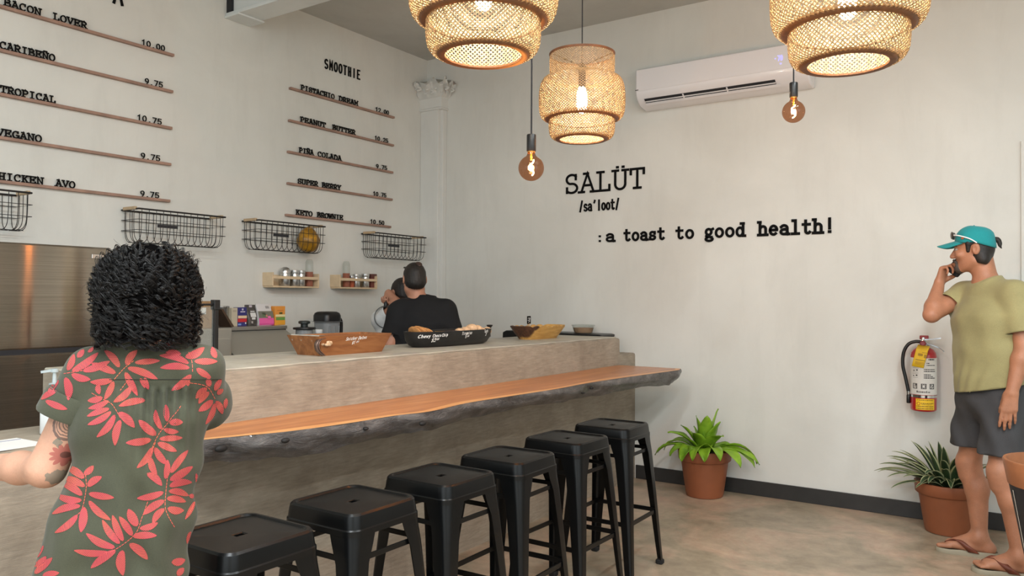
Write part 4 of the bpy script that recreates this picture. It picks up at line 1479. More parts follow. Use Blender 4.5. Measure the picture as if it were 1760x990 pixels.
sl_ = thing('sweet', 'pale nut-topped sweet at the left end of the trough', 'sweet', (1.928, yc1 - hb + 0.015, ZB + 0.062))
mb = MB()
for k in range(7):
    mb.ball((0.010 * math.sin(k * 2.2), 0.022 * math.cos(k * 1.9), 0.006 * math.sin(k * 5)), (0.008, 0.014, 0.008), 10, 6)
mb.build('nut_topping', plain('cream_nuts', (216, 184, 148), 0.6, var=0.2, vscale=90), sl_, smooth=60)

# bowl 2: long black oval boat
p1, p2 = on(704, 597, 2, ZB), on(850, 590, 2, ZB)
yc2, hb2 = (p1.y + p2.y) / 2, (p2.y - p1.y) / 2
b2o = thing('wooden_bowl', 'long black oval wooden bowl with chalk prices, middle bowl on the ledge', 'bowl', (1.81, yc2, ZB), 0, 'wooden bowls on the ledge')


def oval(hl, hw, z, pw=2.6, n=40):
    L = []
    for j in range(n):
        a = 2 * PI * j / n
        c, s = math.cos(a), math.sin(a)
        L.append(Vector((hw * math.copysign(abs(c) ** (2 / pw), c), hl * math.copysign(abs(s) ** (2 / pw), s), z)))
    return L


h2 = 0.092
mb = MB()
boat(mb, [oval(hb2 * 0.97, 0.075, 0), oval(hb2 * 1.05, 0.095, 0.012), oval(hb2 * 1.12, 0.112, 0.04), oval(hb2 * 1.16, 0.118, h2)],
     [oval(hb2 * 0.92, 0.070, 0.022), oval(hb2 * 1.06, 0.095, 0.04), oval(hb2 * 1.12, 0.106, h2)])
bv2 = BVHTree.FromPolygons(mb.v, mb.f)
bo2 = mb.build('bowl_body', plain('charred_wood', (27, 27, 28), 0.42, var=0.25, vscale=25), b2o, smooth=40)
xf = 0.1185
oy = lambda px: on(px, 580, 0, 1.81 + xf).y - yc2
vv, nv = Vector((0.06, 0, 1)).normalized(), Vector((1, 0, -0.06)).normalized()
mb = MB()


def chalk2(text, pxa, pxb, zt, h, wt=0.18):
    y = oy((pxa + pxb) / 2)
    word_mesh(mb, text, (0.13, oy(pxa), zt), (0.13, oy(pxb), zt + 0.003), vv, nv, h, wt, 0.0006, False, 0.2)


chalk2('T', 835, 837.5, 0.070, 0.017, 0.15)
chalk2('arts', 837.5, 844, 0.071, 0.017, 0.15)
chalk2('2', 838, 841, 0.052, 0.015, 0.15)
chalk2('Chewy', 733.5, 747, 0.057, 0.017)
chalk2('Choco', 749.5, 761.5, 0.060, 0.016)
chalk2('Chip', 762.5, 771.5, 0.062, 0.016)
chalk2('$2', 748.5, 755, 0.032, 0.019)
chalk2('00', 755.5, 759, 0.042, 0.010)
chalk2('Tiramisu', 794.5, 812, 0.066, 0.017, 0.15)
chalk2('5', 800, 803.5, 0.046, 0.016, 0.15)
chalk2('00', 804, 807.5, 0.051, 0.009)
lay_on(mb, bv2)
mb.build('chalk_writing', 'chalk', bo2)
M['cookie'] = plain('cookie_dough', (190, 134, 78), 0.75, var=0.18, vscale=45, bump=0.3)
ck_pos = [(-0.012, 0), (0.022, 1), (0.055, 2), (0.088, 3), (0.122, 4)]
yck = on(700, 560, 0, 1.81).y
for i, (dy, k) in enumerate(ck_pos):
    ck = thing('cookie', ('golden cookie leaning at the left end of the black bowl', 'second golden cookie from the left end of the black bowl', 'middle golden cookie of the row in the black bowl', 'fourth golden cookie from the left in the black bowl', 'rightmost golden cookie of the row in the black bowl')[i], 'cookie', (1.80 + 0.006 * math.sin(i * 2), yck + 0.085 + i * 0.026, ZB + 0.086 - 0.004 * abs(i - 1.5)), 0, 'cookies in the black bowl')
    rot = Matrix.Rotation(R(-56 + 3 * i), 3, 'X')
    mb = MB()
    mb.lathe([(0.01, -0.008), (0.044, -0.008), (0.050, -0.003), (0.048, 0.004), (0.036, 0.008), (0.01, 0.009)], 24, cap0=True, cap1=True, rot=rot)
    mb.build('cookie_disc', 'cookie', ck, smooth=50)
    mc = MB()
    for q in range(6):
        a, r_ = q * 1.3 + i, 0.016 + 0.016 * ((q * 7) % 3) / 2
        mc.ball(rot @ Vector((r_ * math.cos(a), r_ * math.sin(a), 0.011)), 0.006, 8, 6)
    mc.build('chocolate_chips', plain('chocolate', (52, 30, 22), 0.4), ck, smooth=60)
for i, px in enumerate((757, 768, 778, 786)):
    p = on(px, 569, 0, 1.80)
    mf = thing('brownie', ('dark brownie with a golden top in the black bowl', 'dark brownie left of centre in the black bowl', 'dark brownie right of centre in the black bowl', 'dark brownie beside the pale rolls in the black bowl')[i], 'brownie', (1.80, p.y, ZB + 0.066), 0.2 * i, 'brownies in the black bowl')
    MB().rbox((0, 0, 0), (0.07, 0.045, 0.04), 0.01).build('cake', plain('brownie_brown', ((150, 110, 50) if i == 0 else (70, 44, 40)), 0.7, var=0.25, vscale=60, bump=0.4), mf, smooth=50)
M['roll'] = plain('pale_pastry', (226, 186, 146), 0.7, var=0.14, vscale=60, bump=0.35)
for i, (px, py, r_, lb) in enumerate(((795, 568, 0.03, 'small pale pastry left of the tall pastry pile'), (805, 566, 0.032, 'pale pastry touching the left of the pastry pile'), (816, 562.5, 0.040, 'tall pale pastry on top of the pile in the black bowl'), (824, 564, 0.038, 'pale pastry at the right of the pastry pile'), (832, 567, 0.030, 'small pale pastry right of the pile'), (842, 566, 0.030, 'pale pastry at the right end below the black knob'))):
    p = on(px - 5, py, 0, 1.80)
    bn = thing('pastry', lb + ' in the black bowl' if 'bowl' not in lb else lb, 'pastry', (1.80, p.y, p.z - r_ * 0.3), 0.7 * i, 'pale pastries in the black bowl')
    mb = MB()
    loops = []
    for a in range(1, 12):
        ph = -PI / 2 + PI * a / 12
        loops.append([Vector((r_ * math.cos(ph) * math.cos(b) * (1 + 0.08 * math.sin(5 * b + a)), r_ * 1.1 * math.cos(ph) * math.sin(b) * (1 + 0.06 * math.sin(4 * b + i)), r_ * 0.85 * math.sin(ph))) for b in np.linspace(0, 2 * PI, 20, endpoint=False)])
    mb.loft(loops, True, True)
    mb.build('pastry_body', 'roll', bn, smooth=60)
p = on(841.5, 562, 0, 1.74)
kb = thing('stopper', 'small black knobbed stopper standing at the right end of the black bowl', 'stopper', (1.74, p.y, ZB + 0.03))
kz = p.z - ZB - 0.03
MB().lathe([(0.007, 0.0), (0.007, kz - 0.008), (0.010, kz - 0.004), (0.02, kz + 0.008), (0.021, kz + 0.014), (0.012, kz + 0.016)], 20, cap0=True, cap1=True).build('knob', 'black_plastic', kb, smooth=50)

# bowl 3: two-tone scalloped bowl
p1, p2 = on(885, 583, 2, ZB), on(963, 580.5, 2, ZB)
yc3, hb3 = (p1.y + p2.y) / 2, (p2.y - p1.y) / 2
b3 = thing('wooden_bowl', 'two-tone scallop-edged wooden bowl, dark at left and golden at right', 'bowl', (1.80, yc3, ZB), 0, 'wooden bowls on the ledge')
t = NT('two_tone_wood')
v = t.coords()
sep = t.n('ShaderNodeSeparateXYZ')
t.l(v, sep.inputs[0])
nz = t.noise(t.coords(scale=(4, 4, 4)), 3, 4, 0.5, 0.6)
edge_ = t.math('ADD', t.math('ADD', sep.outputs[1], t.math('MULTIPLY', sep.outputs[2], -0.45)), t.math('MULTIPLY', nz, 0.10))
f2 = t.noise(t.coords(scale=(30, 4, 30)), 2, 5)
dk = t.ramp(f2, [(0.3, (52, 32, 22)), (0.7, (98, 62, 42))])
gd = t.ramp(f2, [(0.3, (184, 136, 66)), (0.7, (214, 170, 98))])
fac = t.ramp(t.math('ADD', edge_, 0.5 + 0.155), [(0.492, (0, 0, 0)), (0.508, (255, 255, 255))])
t.col(t.mix(fac, dk, gd))
t.p(Roughness=0.4)
h3 = 0.090


def scal(hl, hw, z, amp, n=96):
    L = []
    for j in range(n):
        a = 2 * PI * j / n
        c, s = math.cos(a), math.sin(a)
        y = hl * math.copysign(abs(s) ** (2 / 3.2), s)
        L.append(Vector((hw * math.copysign(abs(c) ** (2 / 3.2), c), y, z + amp * abs(math.sin(y / 0.036 * PI / 2)) - amp * 0.5)))
    return L


mb = MB()
boat(mb, [scal(hb3, 0.07, 0, 0), scal(hb3 + 0.035, 0.10, 0.045, 0), scal(hb3 + 0.070, 0.120, h3, 0.013)], [scal(hb3 - 0.03, 0.06, 0.014, 0), scal(hb3 + 0.02, 0.088, 0.045, 0), scal(hb3 + 0.060, 0.110, h3, 0.013)])
mb.build('bowl_body', t.m, b3, smooth=40)
pcd = on(909, 556, 0, 1.78)
cdn = thing('price_card', 'small black price card with white scrawl on a clip in the scalloped bowl', 'price card', (1.78, pcd.y, ZB + 0.02))
zc_ = on(909, 550, 0, 1.78).z - ZB - 0.02
MB().box((0, 0, zc_), (0.003, 0.046, 0.056)).build('card', 'black_letter', cdn)
mb = MB()
for q in (((-0.014, 0.012), (0.006, 0.014)), ((-0.016, -0.002), (0.006, 0.0), (0.012, 0.014)), ((-0.008, -0.016), (-0.002, -0.014)), ((0.0, -0.012), (0.01, -0.006))):
    mb.tube([(0.0018, a, zc_ + b) for a, b in q], 0.0022, 6)
mb.build('white_scrawl', 'chalk', cdn)
MB().b2((-0.003, -0.014, 0.0), (0.003, -0.002, zc_ - 0.027)).build('clip', 'tan_wood', cdn)
MB().b2((-0.004, 0.004, 0.0), (0.002, 0.012, zc_ - 0.025)).build('clip', 'pale_wood', cdn)

# ------------------------------------------------------------------ sneeze guard post on the ledge
pp = on(370, 608, 2, ZB)
sg = thing('counter_guard', 'black post and rail frame standing on the cement ledge beside the woman', 'counter guard', (1.60, pp.y - 0.06, ZB))
pz = on(369.5, 516, 0, 1.60).z - ZB
ypost = on(369.8, 560, 0, 1.60).y - (pp.y - 0.06)
MB().b2((-0.011, ypost - 0.011, 0), (0.011, ypost + 0.011, pz)).build('post', 'black_plastic', sg, bevel=0.002)
MB().b2((-0.016, ypost - 0.016, pz - 0.045), (0.016, ypost + 0.016, pz + 0.002)).build('clamp', 'black_plastic', sg, bevel=0.003)
yq2 = on(262, 560, 0, 1.60).y - (pp.y - 0.06)
MB().b2((-0.011, yq2 - 0.011, 0), (0.011, yq2 + 0.011, pz)).build('post', 'black_plastic', sg, bevel=0.002)
MB().tube([(0, yq2, pz - 0.02), (0, ypost, pz - 0.02)], 0.005, 8).build('rail', 'black_plastic', sg, smooth=60)
MB().b2((-0.002, yq2 + 0.01, 0.02), (0.002, ypost - 0.012, pz - 0.03)).build('glass_panel', 'glass', sg)

# ------------------------------------------------------------------ on the service counter
p = on(76, 735, 2, 0.9008)
pd = thing('pump_bottle', 'clear pump dispenser bottle behind the white jug on the service counter', 'bottle', (1.745, -4.195, 0.901))
MB().lathe([(0.032, 0), (0.036, 0.004), (0.036, 0.12), (0.030, 0.145), (0.016, 0.155)], 24, cap0=True).build('bottle_body', glassy('pale_blue_plastic', (206, 218, 222), 0.5, 0.1), pd, smooth=50)
MB().lathe([(0.019, 0.152), (0.019, 0.172), (0.008, 0.175), (0.006, 0.212), (0.013, 0.214), (0.013, 0.226), (0.004, 0.228)], 20, cap1=True).build('pump', glassy('pump_plastic', (214, 224, 226), 0.6, 0.1), pd, smooth=40)
MB().bar((0, 0, 0.222), (-0.02, -0.04, 0.216), 0.012, 0.009).build('spout', glassy('spout_plastic', (214, 224, 226), 0.6, 0.1), pd)
wjug = thing('white_jug', 'white plastic bottle on the service counter beside her rolled sleeve', 'bottle', (1.85, -4.235, 0.901), 0.3)
mb = MB()
mb.loft([[Vector((x, y, z)) for x, y in rsq(h, h * 1.15, h * 0.5, 5)] for z, h in ((0, 0.036), (0.006, 0.041), (0.10, 0.041), (0.128, 0.036), (0.145, 0.022), (0.15, 0.014))], True, True)
mb.build('bottle_body', 'white_plastic', wjug, smooth=50)
MB().lathe([(0.015, 0.149), (0.015, 0.165), (0.012, 0.167)], 18, cap1=True).build('cap', 'white_plastic', wjug, smooth=40)
pa = thing('menu_sheet', 'white printed menu sheet with a blue stripe on the service counter', 'sheet of paper', (1.95, -4.57, 0.9015), 0.05)
MB().box((0, 0, 0.0008), (0.20, 0.42, 0.0016)).build('sheet', 'paper', pa)
mb = MB()
mb.box((-0.065, 0.0, 0.0018), (0.006, 0.41, 0.0004))
mb.build('blue_stripe', plain('blue_ink', (70, 80, 140), 0.6), pa)
mb = MB()
word_mesh(mb, 'CAFE MENU'.replace('F', 'P').replace('CAPE MENU', 'SALUT'), (-0.076, -0.05, 0.0017), (-0.076, 0.11, 0.0017), Vector((-1, 0, 0)), Vector((0, 0, 1)), 0.022, 0.16, 0.0003)
mb.build('printed_heading', plain('grey_ink', (90, 90, 96), 0.6), pa)
tabp = thing('tablet', 'grey edged device at the left edge behind her forearm', 'tablet', (2.03, -4.74, 0.9015), 0.2)
MB().rbox((0, 0, 0.006), (0.14, 0.20, 0.012), 0.015).build('case', plain('grey_case', (92, 92, 96), 0.4), tabp, smooth=40)

# ------------------------------------------------------------------ potted plants
def make_pot(lb, x, y):
    pot = thing('plant_pot', lb, 'plant pot', (x, y, 0), 0, 'terracotta pots by the back wall')
    mb = MB()
    mb.lathe([(0.120, 0.0), (0.128, 0.004), (0.134, 0.03), (0.165, 0.245), (0.167, 0.252), (0.178, 0.256), (0.184, 0.262), (0.190, 0.325), (0.189, 0.332), (0.180, 0.334), (0.174, 0.328), (0.168, 0.27)], 48, cap0=True)
    mb.build('pot', 'terracotta', pot, smooth=40)
    MB().lathe([(0.172, 0.292), (0.10, 0.300), (0.01, 0.304)], 32, cap1=True).build('soil', 'soil', pot, smooth=40)
    return pot


def leaf(mb, base, az, lean, length, width, droop, twist=0.0, wave=0.0, nseg=12, fold=0.35, uv=False):
    """arching strap leaf; grows from base, leaning out along azimuth az"""
    d = Vector((math.cos(az), math.sin(az), 0))
    side0 = Vector((-math.sin(az), math.cos(az), 0))
    p = Vector(base)
    ang = lean
    loops = []
    for i in range(nseg + 1):
        s = i / nseg
        w = width * (math.sin(PI * min(1, 0.10 + 0.9 * s)) ** 0.75 if s < 0.999 else 0.02)
        w = max(w, width * 0.02)
        t_ = d * math.sin(ang) + Vector((0, 0, 1)) * math.cos(ang)
        n_ = d * math.cos(ang) - Vector((0, 0, 1)) * math.sin(ang)
        sd = side0 * math.cos(twist * s) + n_ * math.sin(twist * s)
        wv = wave * math.sin(s * 14)
        up = -n_
        loops.append([p - sd * w + up * (w * fold + wv), p - sd * w * 0.55 + up * w * fold * 0.35, p, p + sd * w * 0.55 + up * w * fold * 0.35, p + sd * w + up * (w * fold - wv)])
        p = p + t_ * (length / nseg)
        ang += droop / nseg * (0.4 + 1.2 * s)
    o = len(mb.f)
    mb.loft(loops, closed=False)
    if uv:
        for i in range(nseg):
            for j in range(4):
                u0, u1 = j / 4, (j + 1) / 4
                mb.uv[o + i * 4 + j] = [(u0, i / nseg), (u1, i / nseg), (u1, (i + 1) / nseg), (u0, (i + 1) / nseg)]


t = NT('lime_leaf')
t.col(t.ramp(t.noise(t.coords(), 9, 3), [(0.3, (88, 130, 24)), (0.7, (146, 186, 50))]))
t.p(Roughness=0.38, Subsurface_Weight=0.0)
M['lime'] = t.m
make_pot('terracotta pot holding the bright green broad-leaved plant by the back wall', 2.805, -0.215)
pl1 = thing('broadleaf_plant', 'bright lime-green broad-leaved plant in the terracotta pot beside the bar', 'plant', (2.805, -0.215, 0.30))
mb = MB()
rr = random.Random(3)
for az, ln, L, w, dr in ((200, 62, 0.36, 0.036, 75), (182, 50, 0.33, 0.04, 95), (170, 70, 0.40, 0.030, 62), (225, 55, 0.27, 0.042, 85), (250, 50, 0.27, 0.044, 110), (270, 42, 0.27, 0.044, 120), (290, 45, 0.26, 0.044, 115), (312, 48, 0.30, 0.042, 95), (335, 60, 0.36, 0.036, 85), (352, 62, 0.40, 0.034, 80), (8, 55, 0.40, 0.036, 95), (30, 45, 0.27, 0.036, 70), (90, 20, 0.24, 0.036, 40), (140, 35, 0.27, 0.036, 60), (215, 38, 0.29, 0.044, 60), (195, 26, 0.24, 0.044, 30), (300, 12, 0.30, 0.046, 14), (240, 6, 0.28, 0.040, 12), (340, 16, 0.27, 0.040, 25), (20, 8, 0.33, 0.042, 10), (80, 12, 0.27, 0.034, 18), (160, 16, 0.28, 0.036, 20), (265, 24, 0.25, 0.044, 60), (325, 28, 0.26, 0.044, 70), (350, 66, 0.42, 0.026, 60)):
    if 20 < az < 170:
        L *= 0.7
        dr *= 0.8
    leaf(mb, (0.03 * math.cos(R(az)), 0.03 * math.sin(R(az)), 0.0), R(az), R(ln), L, w * 1.28, R(dr * (1.35 if ln > 40 else 1.0)), R(rr.uniform(-30, 30)), 0.004)
mb.build('foliage', 'lime', pl1, smooth=60, solid=0.0012)
MB().tube([(0, 0, -0.02), (0, 0, 0.05)], [0.03, 0.02], 10).build('stem', plain('green_stem', (96, 110, 50), 0.6), pl1, smooth=60)

t = NT('striped_leaf')
uvn = t.n('ShaderNodeUVMap')
sx = t.n('ShaderNodeSeparateXYZ')
t.l(uvn.outputs[0], sx.inputs[0])
ed = t.math('ABSOLUTE', t.math('SUBTRACT', sx.outputs[0], 0.5))
gcol = t.ramp(t.noise(t.coords(), 14, 3), [(0.3, (36, 54, 34)), (0.7, (62, 84, 52))])
t.col(t.mix(t.ramp(ed, [(0.33, (0, 0, 0)), (0.40, (255, 255, 255))]), gcol, (168, 172, 128)))
t.p(Roughness=0.42)
M['striped'] = t.m
make_pot('terracotta pot holding the striped plant beside the standing man', 4.340, -0.215).scale = (0.98, 0.98, 0.91)
pl2 = thing('striped_plant', 'dark green plant with cream-edged narrow leaves in the pot behind the man', 'plant', (4.340, -0.215, 0.272))
mb = MB()
for az, ln, L, w, dr in ((183, 62, 0.42, 0.020, 42), (192, 55, 0.40, 0.020, 45), (176, 68, 0.40, 0.018, 30), (200, 48, 0.36, 0.022, 40), (188, 40, 0.33, 0.022, 52), (205, 72, 0.30, 0.020, 35), (170, 45, 0.36, 0.020, 40), (215, 58, 0.26, 0.024, 50), (222, 35, 0.27, 0.026, 55), (240, 48, 0.25, 0.026, 75), (255, 38, 0.25, 0.026, 80), (262, 20, 0.30, 0.026, 35), (275, 30, 0.28, 0.026, 65), (290, 20, 0.30, 0.026, 30), (300, 40, 0.27, 0.026, 80), (310, 18, 0.31, 0.026, 25), (325, 35, 0.30, 0.024, 45), (335, 52, 0.29, 0.024, 70), (345, 25, 0.32, 0.024, 30), (0, 40, 0.32, 0.022, 40), (20, 25, 0.30, 0.022, 25), (60, 15, 0.26, 0.022, 20), (120, 20, 0.27, 0.022, 25), (150, 28, 0.32, 0.022, 30), (250, 6, 0.33, 0.026, 10), (210, 14, 0.32, 0.026, 14), (318, 8, 0.33, 0.024, 10), (305, 60, 0.30, 0.026, 95), (285, 45, 0.22, 0.024, 70), (232, 64, 0.24, 0.022, 60), (195, 30, 0.38, 0.022, 60), (268, 55, 0.22, 0.024, 60), (186, 50, 0.36, 0.020, 50), (198, 62, 0.33, 0.020, 48), (178, 36, 0.33, 0.022, 46), (230, 22, 0.30, 0.026, 26), (246, 30, 0.27, 0.028, 60), (272, 12, 0.32, 0.026, 16), (296, 28, 0.29, 0.028, 45), (282, 36, 0.25, 0.026, 85), (330, 16, 0.32, 0.024, 18), (200, 22, 0.33, 0.024, 24), (312, 50, 0.27, 0.026, 75), (206, 44, 0.30, 0.022, 70)):
    if 40 < az < 150:
        L *= 0.75
    az += rr.uniform(-7, 7)
    leaf(mb, (0.05 * math.cos(R(az)), 0.05 * math.sin(R(az)), 0.0), R(az), R(ln + rr.uniform(-6, 4)), L * rr.uniform(0.85, 1.0), w * 1.0, R(dr * rr.uniform(0.8, 1.6)), R(rr.uniform(-15, 15)), 0.0, uv=True, fold=0.5)
mb.build('foliage', 'striped', pl2, smooth=60, solid=0.001)

# ------------------------------------------------------------------ fire extinguisher
fx, fy = 4.193, -0.092
ex = thing('fire_extinguisher', 'red fire extinguisher with white label and yellow tag on the back wall', 'fire extinguisher', (fx, fy, 0.71))
mb = MB()
mb.lathe([(0.066, 0.0), (0.073, 0.006), (0.075, 0.014), (0.075, 0.345), (0.071, 0.365), (0.058, 0.385), (0.035, 0.400), (0.022, 0.405), (0.020, 0.425)], 48, cap0=True)
cyl = mb.build('cylinder', 'red', ex, smooth=40)


def wrap(mb, a0, a1, z0, z1, r, n=24):
    mb.loft([[Vector((r * math.cos(R(a)), r * math.sin(R(a)), z)) for a in np.linspace(a0, a1, n)] for z in (z0, z1)], closed=False)


# camera-facing azimuth is about -83 degrees
AZ = -84
def lab(name, a0, a1, z0, z1, mat, parent, r=0.0757, n=16):
    m_ = MB()
    wrap(m_, AZ + a0, AZ + a1, z0, z1, r, n)
    return m_.build(name, mat, parent, smooth=60)


M['label_white'] = plain('label_white', (218, 217, 212), 0.4)
M['label_ink'] = plain('label_ink', (52, 50, 52), 0.5)
wl = lab('white_label', -88, 88, 0.105, 0.335, 'label_white', ex, n=40)
mb = MB()
for z, a0, a1, h in ((0.322, 22, 52, 0.009), (0.300, 14, 26, 0.006), (0.288, 14, 56, 0.005), (0.262, 2, 56, 0.005), (0.250, 2, 58, 0.006), (0.228, 2, 34, 0.006), (0.218, 2, 44, 0.005), (0.208, 2, 56, 0.006)):
    a = a0
    q = 0
    while a < a1:
        wd = min(4 + (q * 5) % 7, a1 - a)
        wrap(mb, AZ + a, AZ + a + wd, z, z + h, 0.0761, 6)
        a += wd + 1.6
        q += 1
mb.build('instruction_text', 'label_ink', wl, smooth=60)
mb = MB()
for z, a0 in ((0.245, -50), (0.212, -52)):
    wrap(mb, AZ + a0, AZ + a0 + 30, z + 0.024, z + 0.0255, 0.0761, 8)
    wrap(mb, AZ + a0 + 2, AZ + a0 + 10, z + 0.008, z + 0.014, 0.0761, 6)
    wrap(mb, AZ + a0 + 18, AZ + a0 + 26, z + 0.010, z + 0.018, 0.0761, 6)
    wrap(mb, AZ + a0, AZ + a0 + 28, z, z + 0.0012, 0.0761, 8)
mb.build('pictogram_drawing', 'label_ink', wl, smooth=60)
for k, a0 in enumerate((-50, -10, 27)):
    m_ = MB()
    for (u0, u1, z0, z1) in ((0, 23, 0, 0.004), (0, 23, 0.029, 0.033), (0, 4, 0, 0.033), (19, 23, 0, 0.033)):
        wrap(m_, AZ + a0 + u0, AZ + a0 + u1, 0.142 + z0, 0.142 + z1, 0.0761, 6)
    if k == 0:
        for z in (0.150, 0.157, 0.164):
            wrap(m_, AZ + a0 + 12, AZ + a0 + 15 + (z - 0.15) * 300, z, z + 0.006, 0.0761, 4)
        wrap(m_, AZ + a0 + 6, AZ + a0 + 8, 0.150, 0.168, 0.0761, 4)
    elif k == 1:
        for q in range(10):
            a = 2 * PI * q / 10
            wrap(m_, AZ + a0 + 11 + 7 * math.cos(a) - 1.8, AZ + a0 + 11 + 7 * math.cos(a) + 1.8, 0.158 + 0.010 * math.sin(a) - 0.002, 0.158 + 0.010 * math.sin(a) + 0.002, 0.0761, 4)
    else:
        for q in range(7):
            wrap(m_, AZ + a0 + 7 + q * 1.6, AZ + a0 + 11 + q * 1.6, 0.147 + q * 0.0028, 0.151 + q * 0.0028, 0.0761, 4)
        wrap(m_, AZ + a0 + 5, AZ + a0 + 10, 0.160, 0.168, 0.0761, 4)
    m_.build('class_symbol', 'label_ink', wl, smooth=60)
mb = MB()
a = -30
for q, wd in enumerate((7, 4.5, 4.5, 4.5, 6, 4.5, 4.5, 0, 5, 2, 4, 4.5)):
    if wd:
        wrap(mb, AZ + a, AZ + a + wd - 1.2, 0.118, 0.130 if q in (0, 8) else 0.127, 0.0761, 4)
    a += wd + 0.8
mb.build('maker_lettering', 'label_ink', wl, smooth=60)
lab('steel_band', -178, 178, 0.086, 0.102, 'chrome', ex, 0.0765, 64)
yl = lab('yellow_label', -34, 52, 0.012, 0.080, 'yellow', ex, 0.0759, 20)
mb = MB()
for z, a0, a1, h in ((0.070, -28, 46, 0.004), (0.050, -10, 46, 0.005), (0.043, -8, 36, 0.003), (0.030, -30, 46, 0.006), (0.017, -30, 46, 0.006)):
    a, q = a0, 0
    while a < a1:
        wd = min(5 + (q * 3) % 6, a1 - a)
        wrap(mb, AZ + a, AZ + a + wd, z, z + h, 0.0763, 6)
        a += wd + 2
        q += 1
mb.build('label_text', plain('brown_ink', (120, 84, 16), 0.5), yl, smooth=60)
mb = MB()
for q in range(12):
    a = 2 * PI * q / 12
    wrap(mb, AZ - 21 + 7 * math.cos(a) - 1.6, AZ - 21 + 7 * math.cos(a) + 1.6, 0.050 + 0.009 * math.sin(a) - 0.0018, 0.050 + 0.009 * math.sin(a) + 0.0018, 0.0763, 4)
mb.build('label_emblem', plain('red_brown_ink', (176, 60, 26), 0.5), yl, smooth=60)
# valve head, handles, hose
MB().lathe([(0.018, 0.405), (0.022, 0.410), (0.022, 0.432), (0.016, 0.440), (0.016, 0.462), (0.010, 0.468)], 20, cap1=True).build('valve', 'chrome', ex, smooth=40)
MB().lathe([(0.0, 0.0), (0.017, 0.0), (0.018, 0.006), (0.012, 0.012)], 20, cap1=True, c=(0.0, -0.022, 0.424), rot=Matrix.Rotation(R(90), 3, 'X')).build('gauge', plain('gauge_red', (140, 50, 60), 0.3), ex, smooth=40)
MB().rbox((0.004, 0, 0.462), (0.05, 0.028, 0.024), 0.006).build('safety_block', plain('dull_red', (150, 52, 56), 0.4), ex, smooth=40)
for nm, pts in (('carry_handle', [(0.01, -0.004, 0.430), (0.05, -0.008, 0.418), (0.09, -0.012, 0.402), (0.118, -0.016, 0.380)]), ('squeeze_lever', [(0.0, -0.004, 0.452), (0.04, -0.008, 0.455), (0.10, -0.014, 0.464)])):
    mb = MB()
    cp = catmull(pts, 5)
    mb.loft([[p + Vector((0, -0.010 * k, 0)), p + Vector((0, 0.010 * k, 0)), p + Vector((0, 0.010 * k, -0.007)), p + Vector((0, -0.010 * k, -0.007))] for p, k in zip(cp, np.linspace(1, 0.6, len(cp)))], True, True)
    mb.build(nm, 'chrome', ex, smooth=30)
hose = catmull([(-0.012, -0.004, 0.432), (-0.045, -0.006, 0.434), (-0.085, -0.01, 0.415), (-0.112, -0.012, 0.36), (-0.116, -0.014, 0.28), (-0.100, -0.016, 0.20), (-0.086, -0.018, 0.13), (-0.083, -0.018, 0.095)], 6)
MB().tube(hose, 0.0105, 12).build('hose', 'black_plastic', ex, smooth=60)
MB().tube([(-0.008, -0.004, 0.432), (-0.04, -0.006, 0.434)], 0.008, 12).build('hose_ferrule', 'chrome', ex, smooth=60)
MB().lathe([(0.010, 0.0), (0.012, 0.004), (0.012, 0.05), (0.008, 0.055)], 16, c=(-0.083, -0.018, 0.042), cap0=True, cap1=True).build('nozzle', 'black_plastic', ex, smooth=40)
MB().lathe([(0.0125, 0.0), (0.013, 0.01), (0.0125, 0.02)], 16, c=(-0.083, -0.018, 0.098), cap0=True, cap1=True).build('hose_clip', 'chrome', ex, smooth=40)
mb = MB()
rot = Matrix.Rotation(R(8), 3, 'Y')
mb.loft([[rot @ Vector((x, -0.081 + (0.05 if k == 0 else 0) + 0.003 * math.sin(x * 60), z)) for x in np.linspace(-0.034 + o_, 0.034 + o_, 8)] for k, z, o_ in ((0, 0.41, -0.05), (1, 0.385, -0.052), (1, 0.35, -0.055), (1, 0.30, -0.06), (1, 0.272, -0.062))], closed=False)
tgo = mb.build('inspection_tag', 'yellow', ex, solid=0.0008, smooth=60)
mb = MB()
for z, x0_, x1_, h in ((0.368, -0.05, -0.02, 0.003), (0.352, -0.07, -0.044, 0.014), (0.346, -0.036, -0.022, 0.022), (0.318, -0.08, -0.026, 0.005), (0.305, -0.08, -0.026, 0.0025), (0.298, -0.08, -0.026, 0.0025), (0.290, -0.08, -0.026, 0.0025)):
    c0 = rot @ Vector(((x0_ + x1_) / 2, -0.0845, z))
    mb.box(c0, (abs(x1_ - x0_), 0.0005, h), rot)
mb.build('tag_print', plain('tag_ink', (168, 132, 20), 0.5), tgo)
MB().b2((-0.02, 0.07, 0.05), (0.02, 0.091, 0.42)).build('wall_bracket', 'dull_steel' if 'dull_steel' in M else 'steel_matte', ex, bevel=0.002)

# ------------------------------------------------------------------ tapered tote bin at the right edge
bn = thing('tote_basket', 'tall tapered black and tan leather tote standing at the lower right edge', 'basket', (4.90, -1.62, 0))
RT, RB, HT = 0.225, 0.095, 0.725
rp = lambda z: RB + (RT - RB) * z / HT
M['leather'] = plain('tan_leather', (152, 98, 64), 0.5, var=0.08, vscale=12)
mb = MB()
mb.lathe([(RB * 0.96, 0.0), (RB, 0.01), (rp(0.60), 0.60), (rp(0.635), 0.635)], 48, cap0=True)
mb.build('black_body', plain('black_canvas', (34, 35, 40), 0.6, var=0.1), bn, smooth=40)
mb = MB()
mb.lathe([(rp(0.62) + 0.004, 0.62), (RT + 0.004, HT - 0.006), (RT + 0.001, HT), (RT - 0.010, HT), (RT - 0.012, HT - 0.006), (rp(0.05) - 0.012, 0.05)], 48, cap1=True)
mb.build('leather_rim', 'leather', bn, smooth=40)
mb = MB()
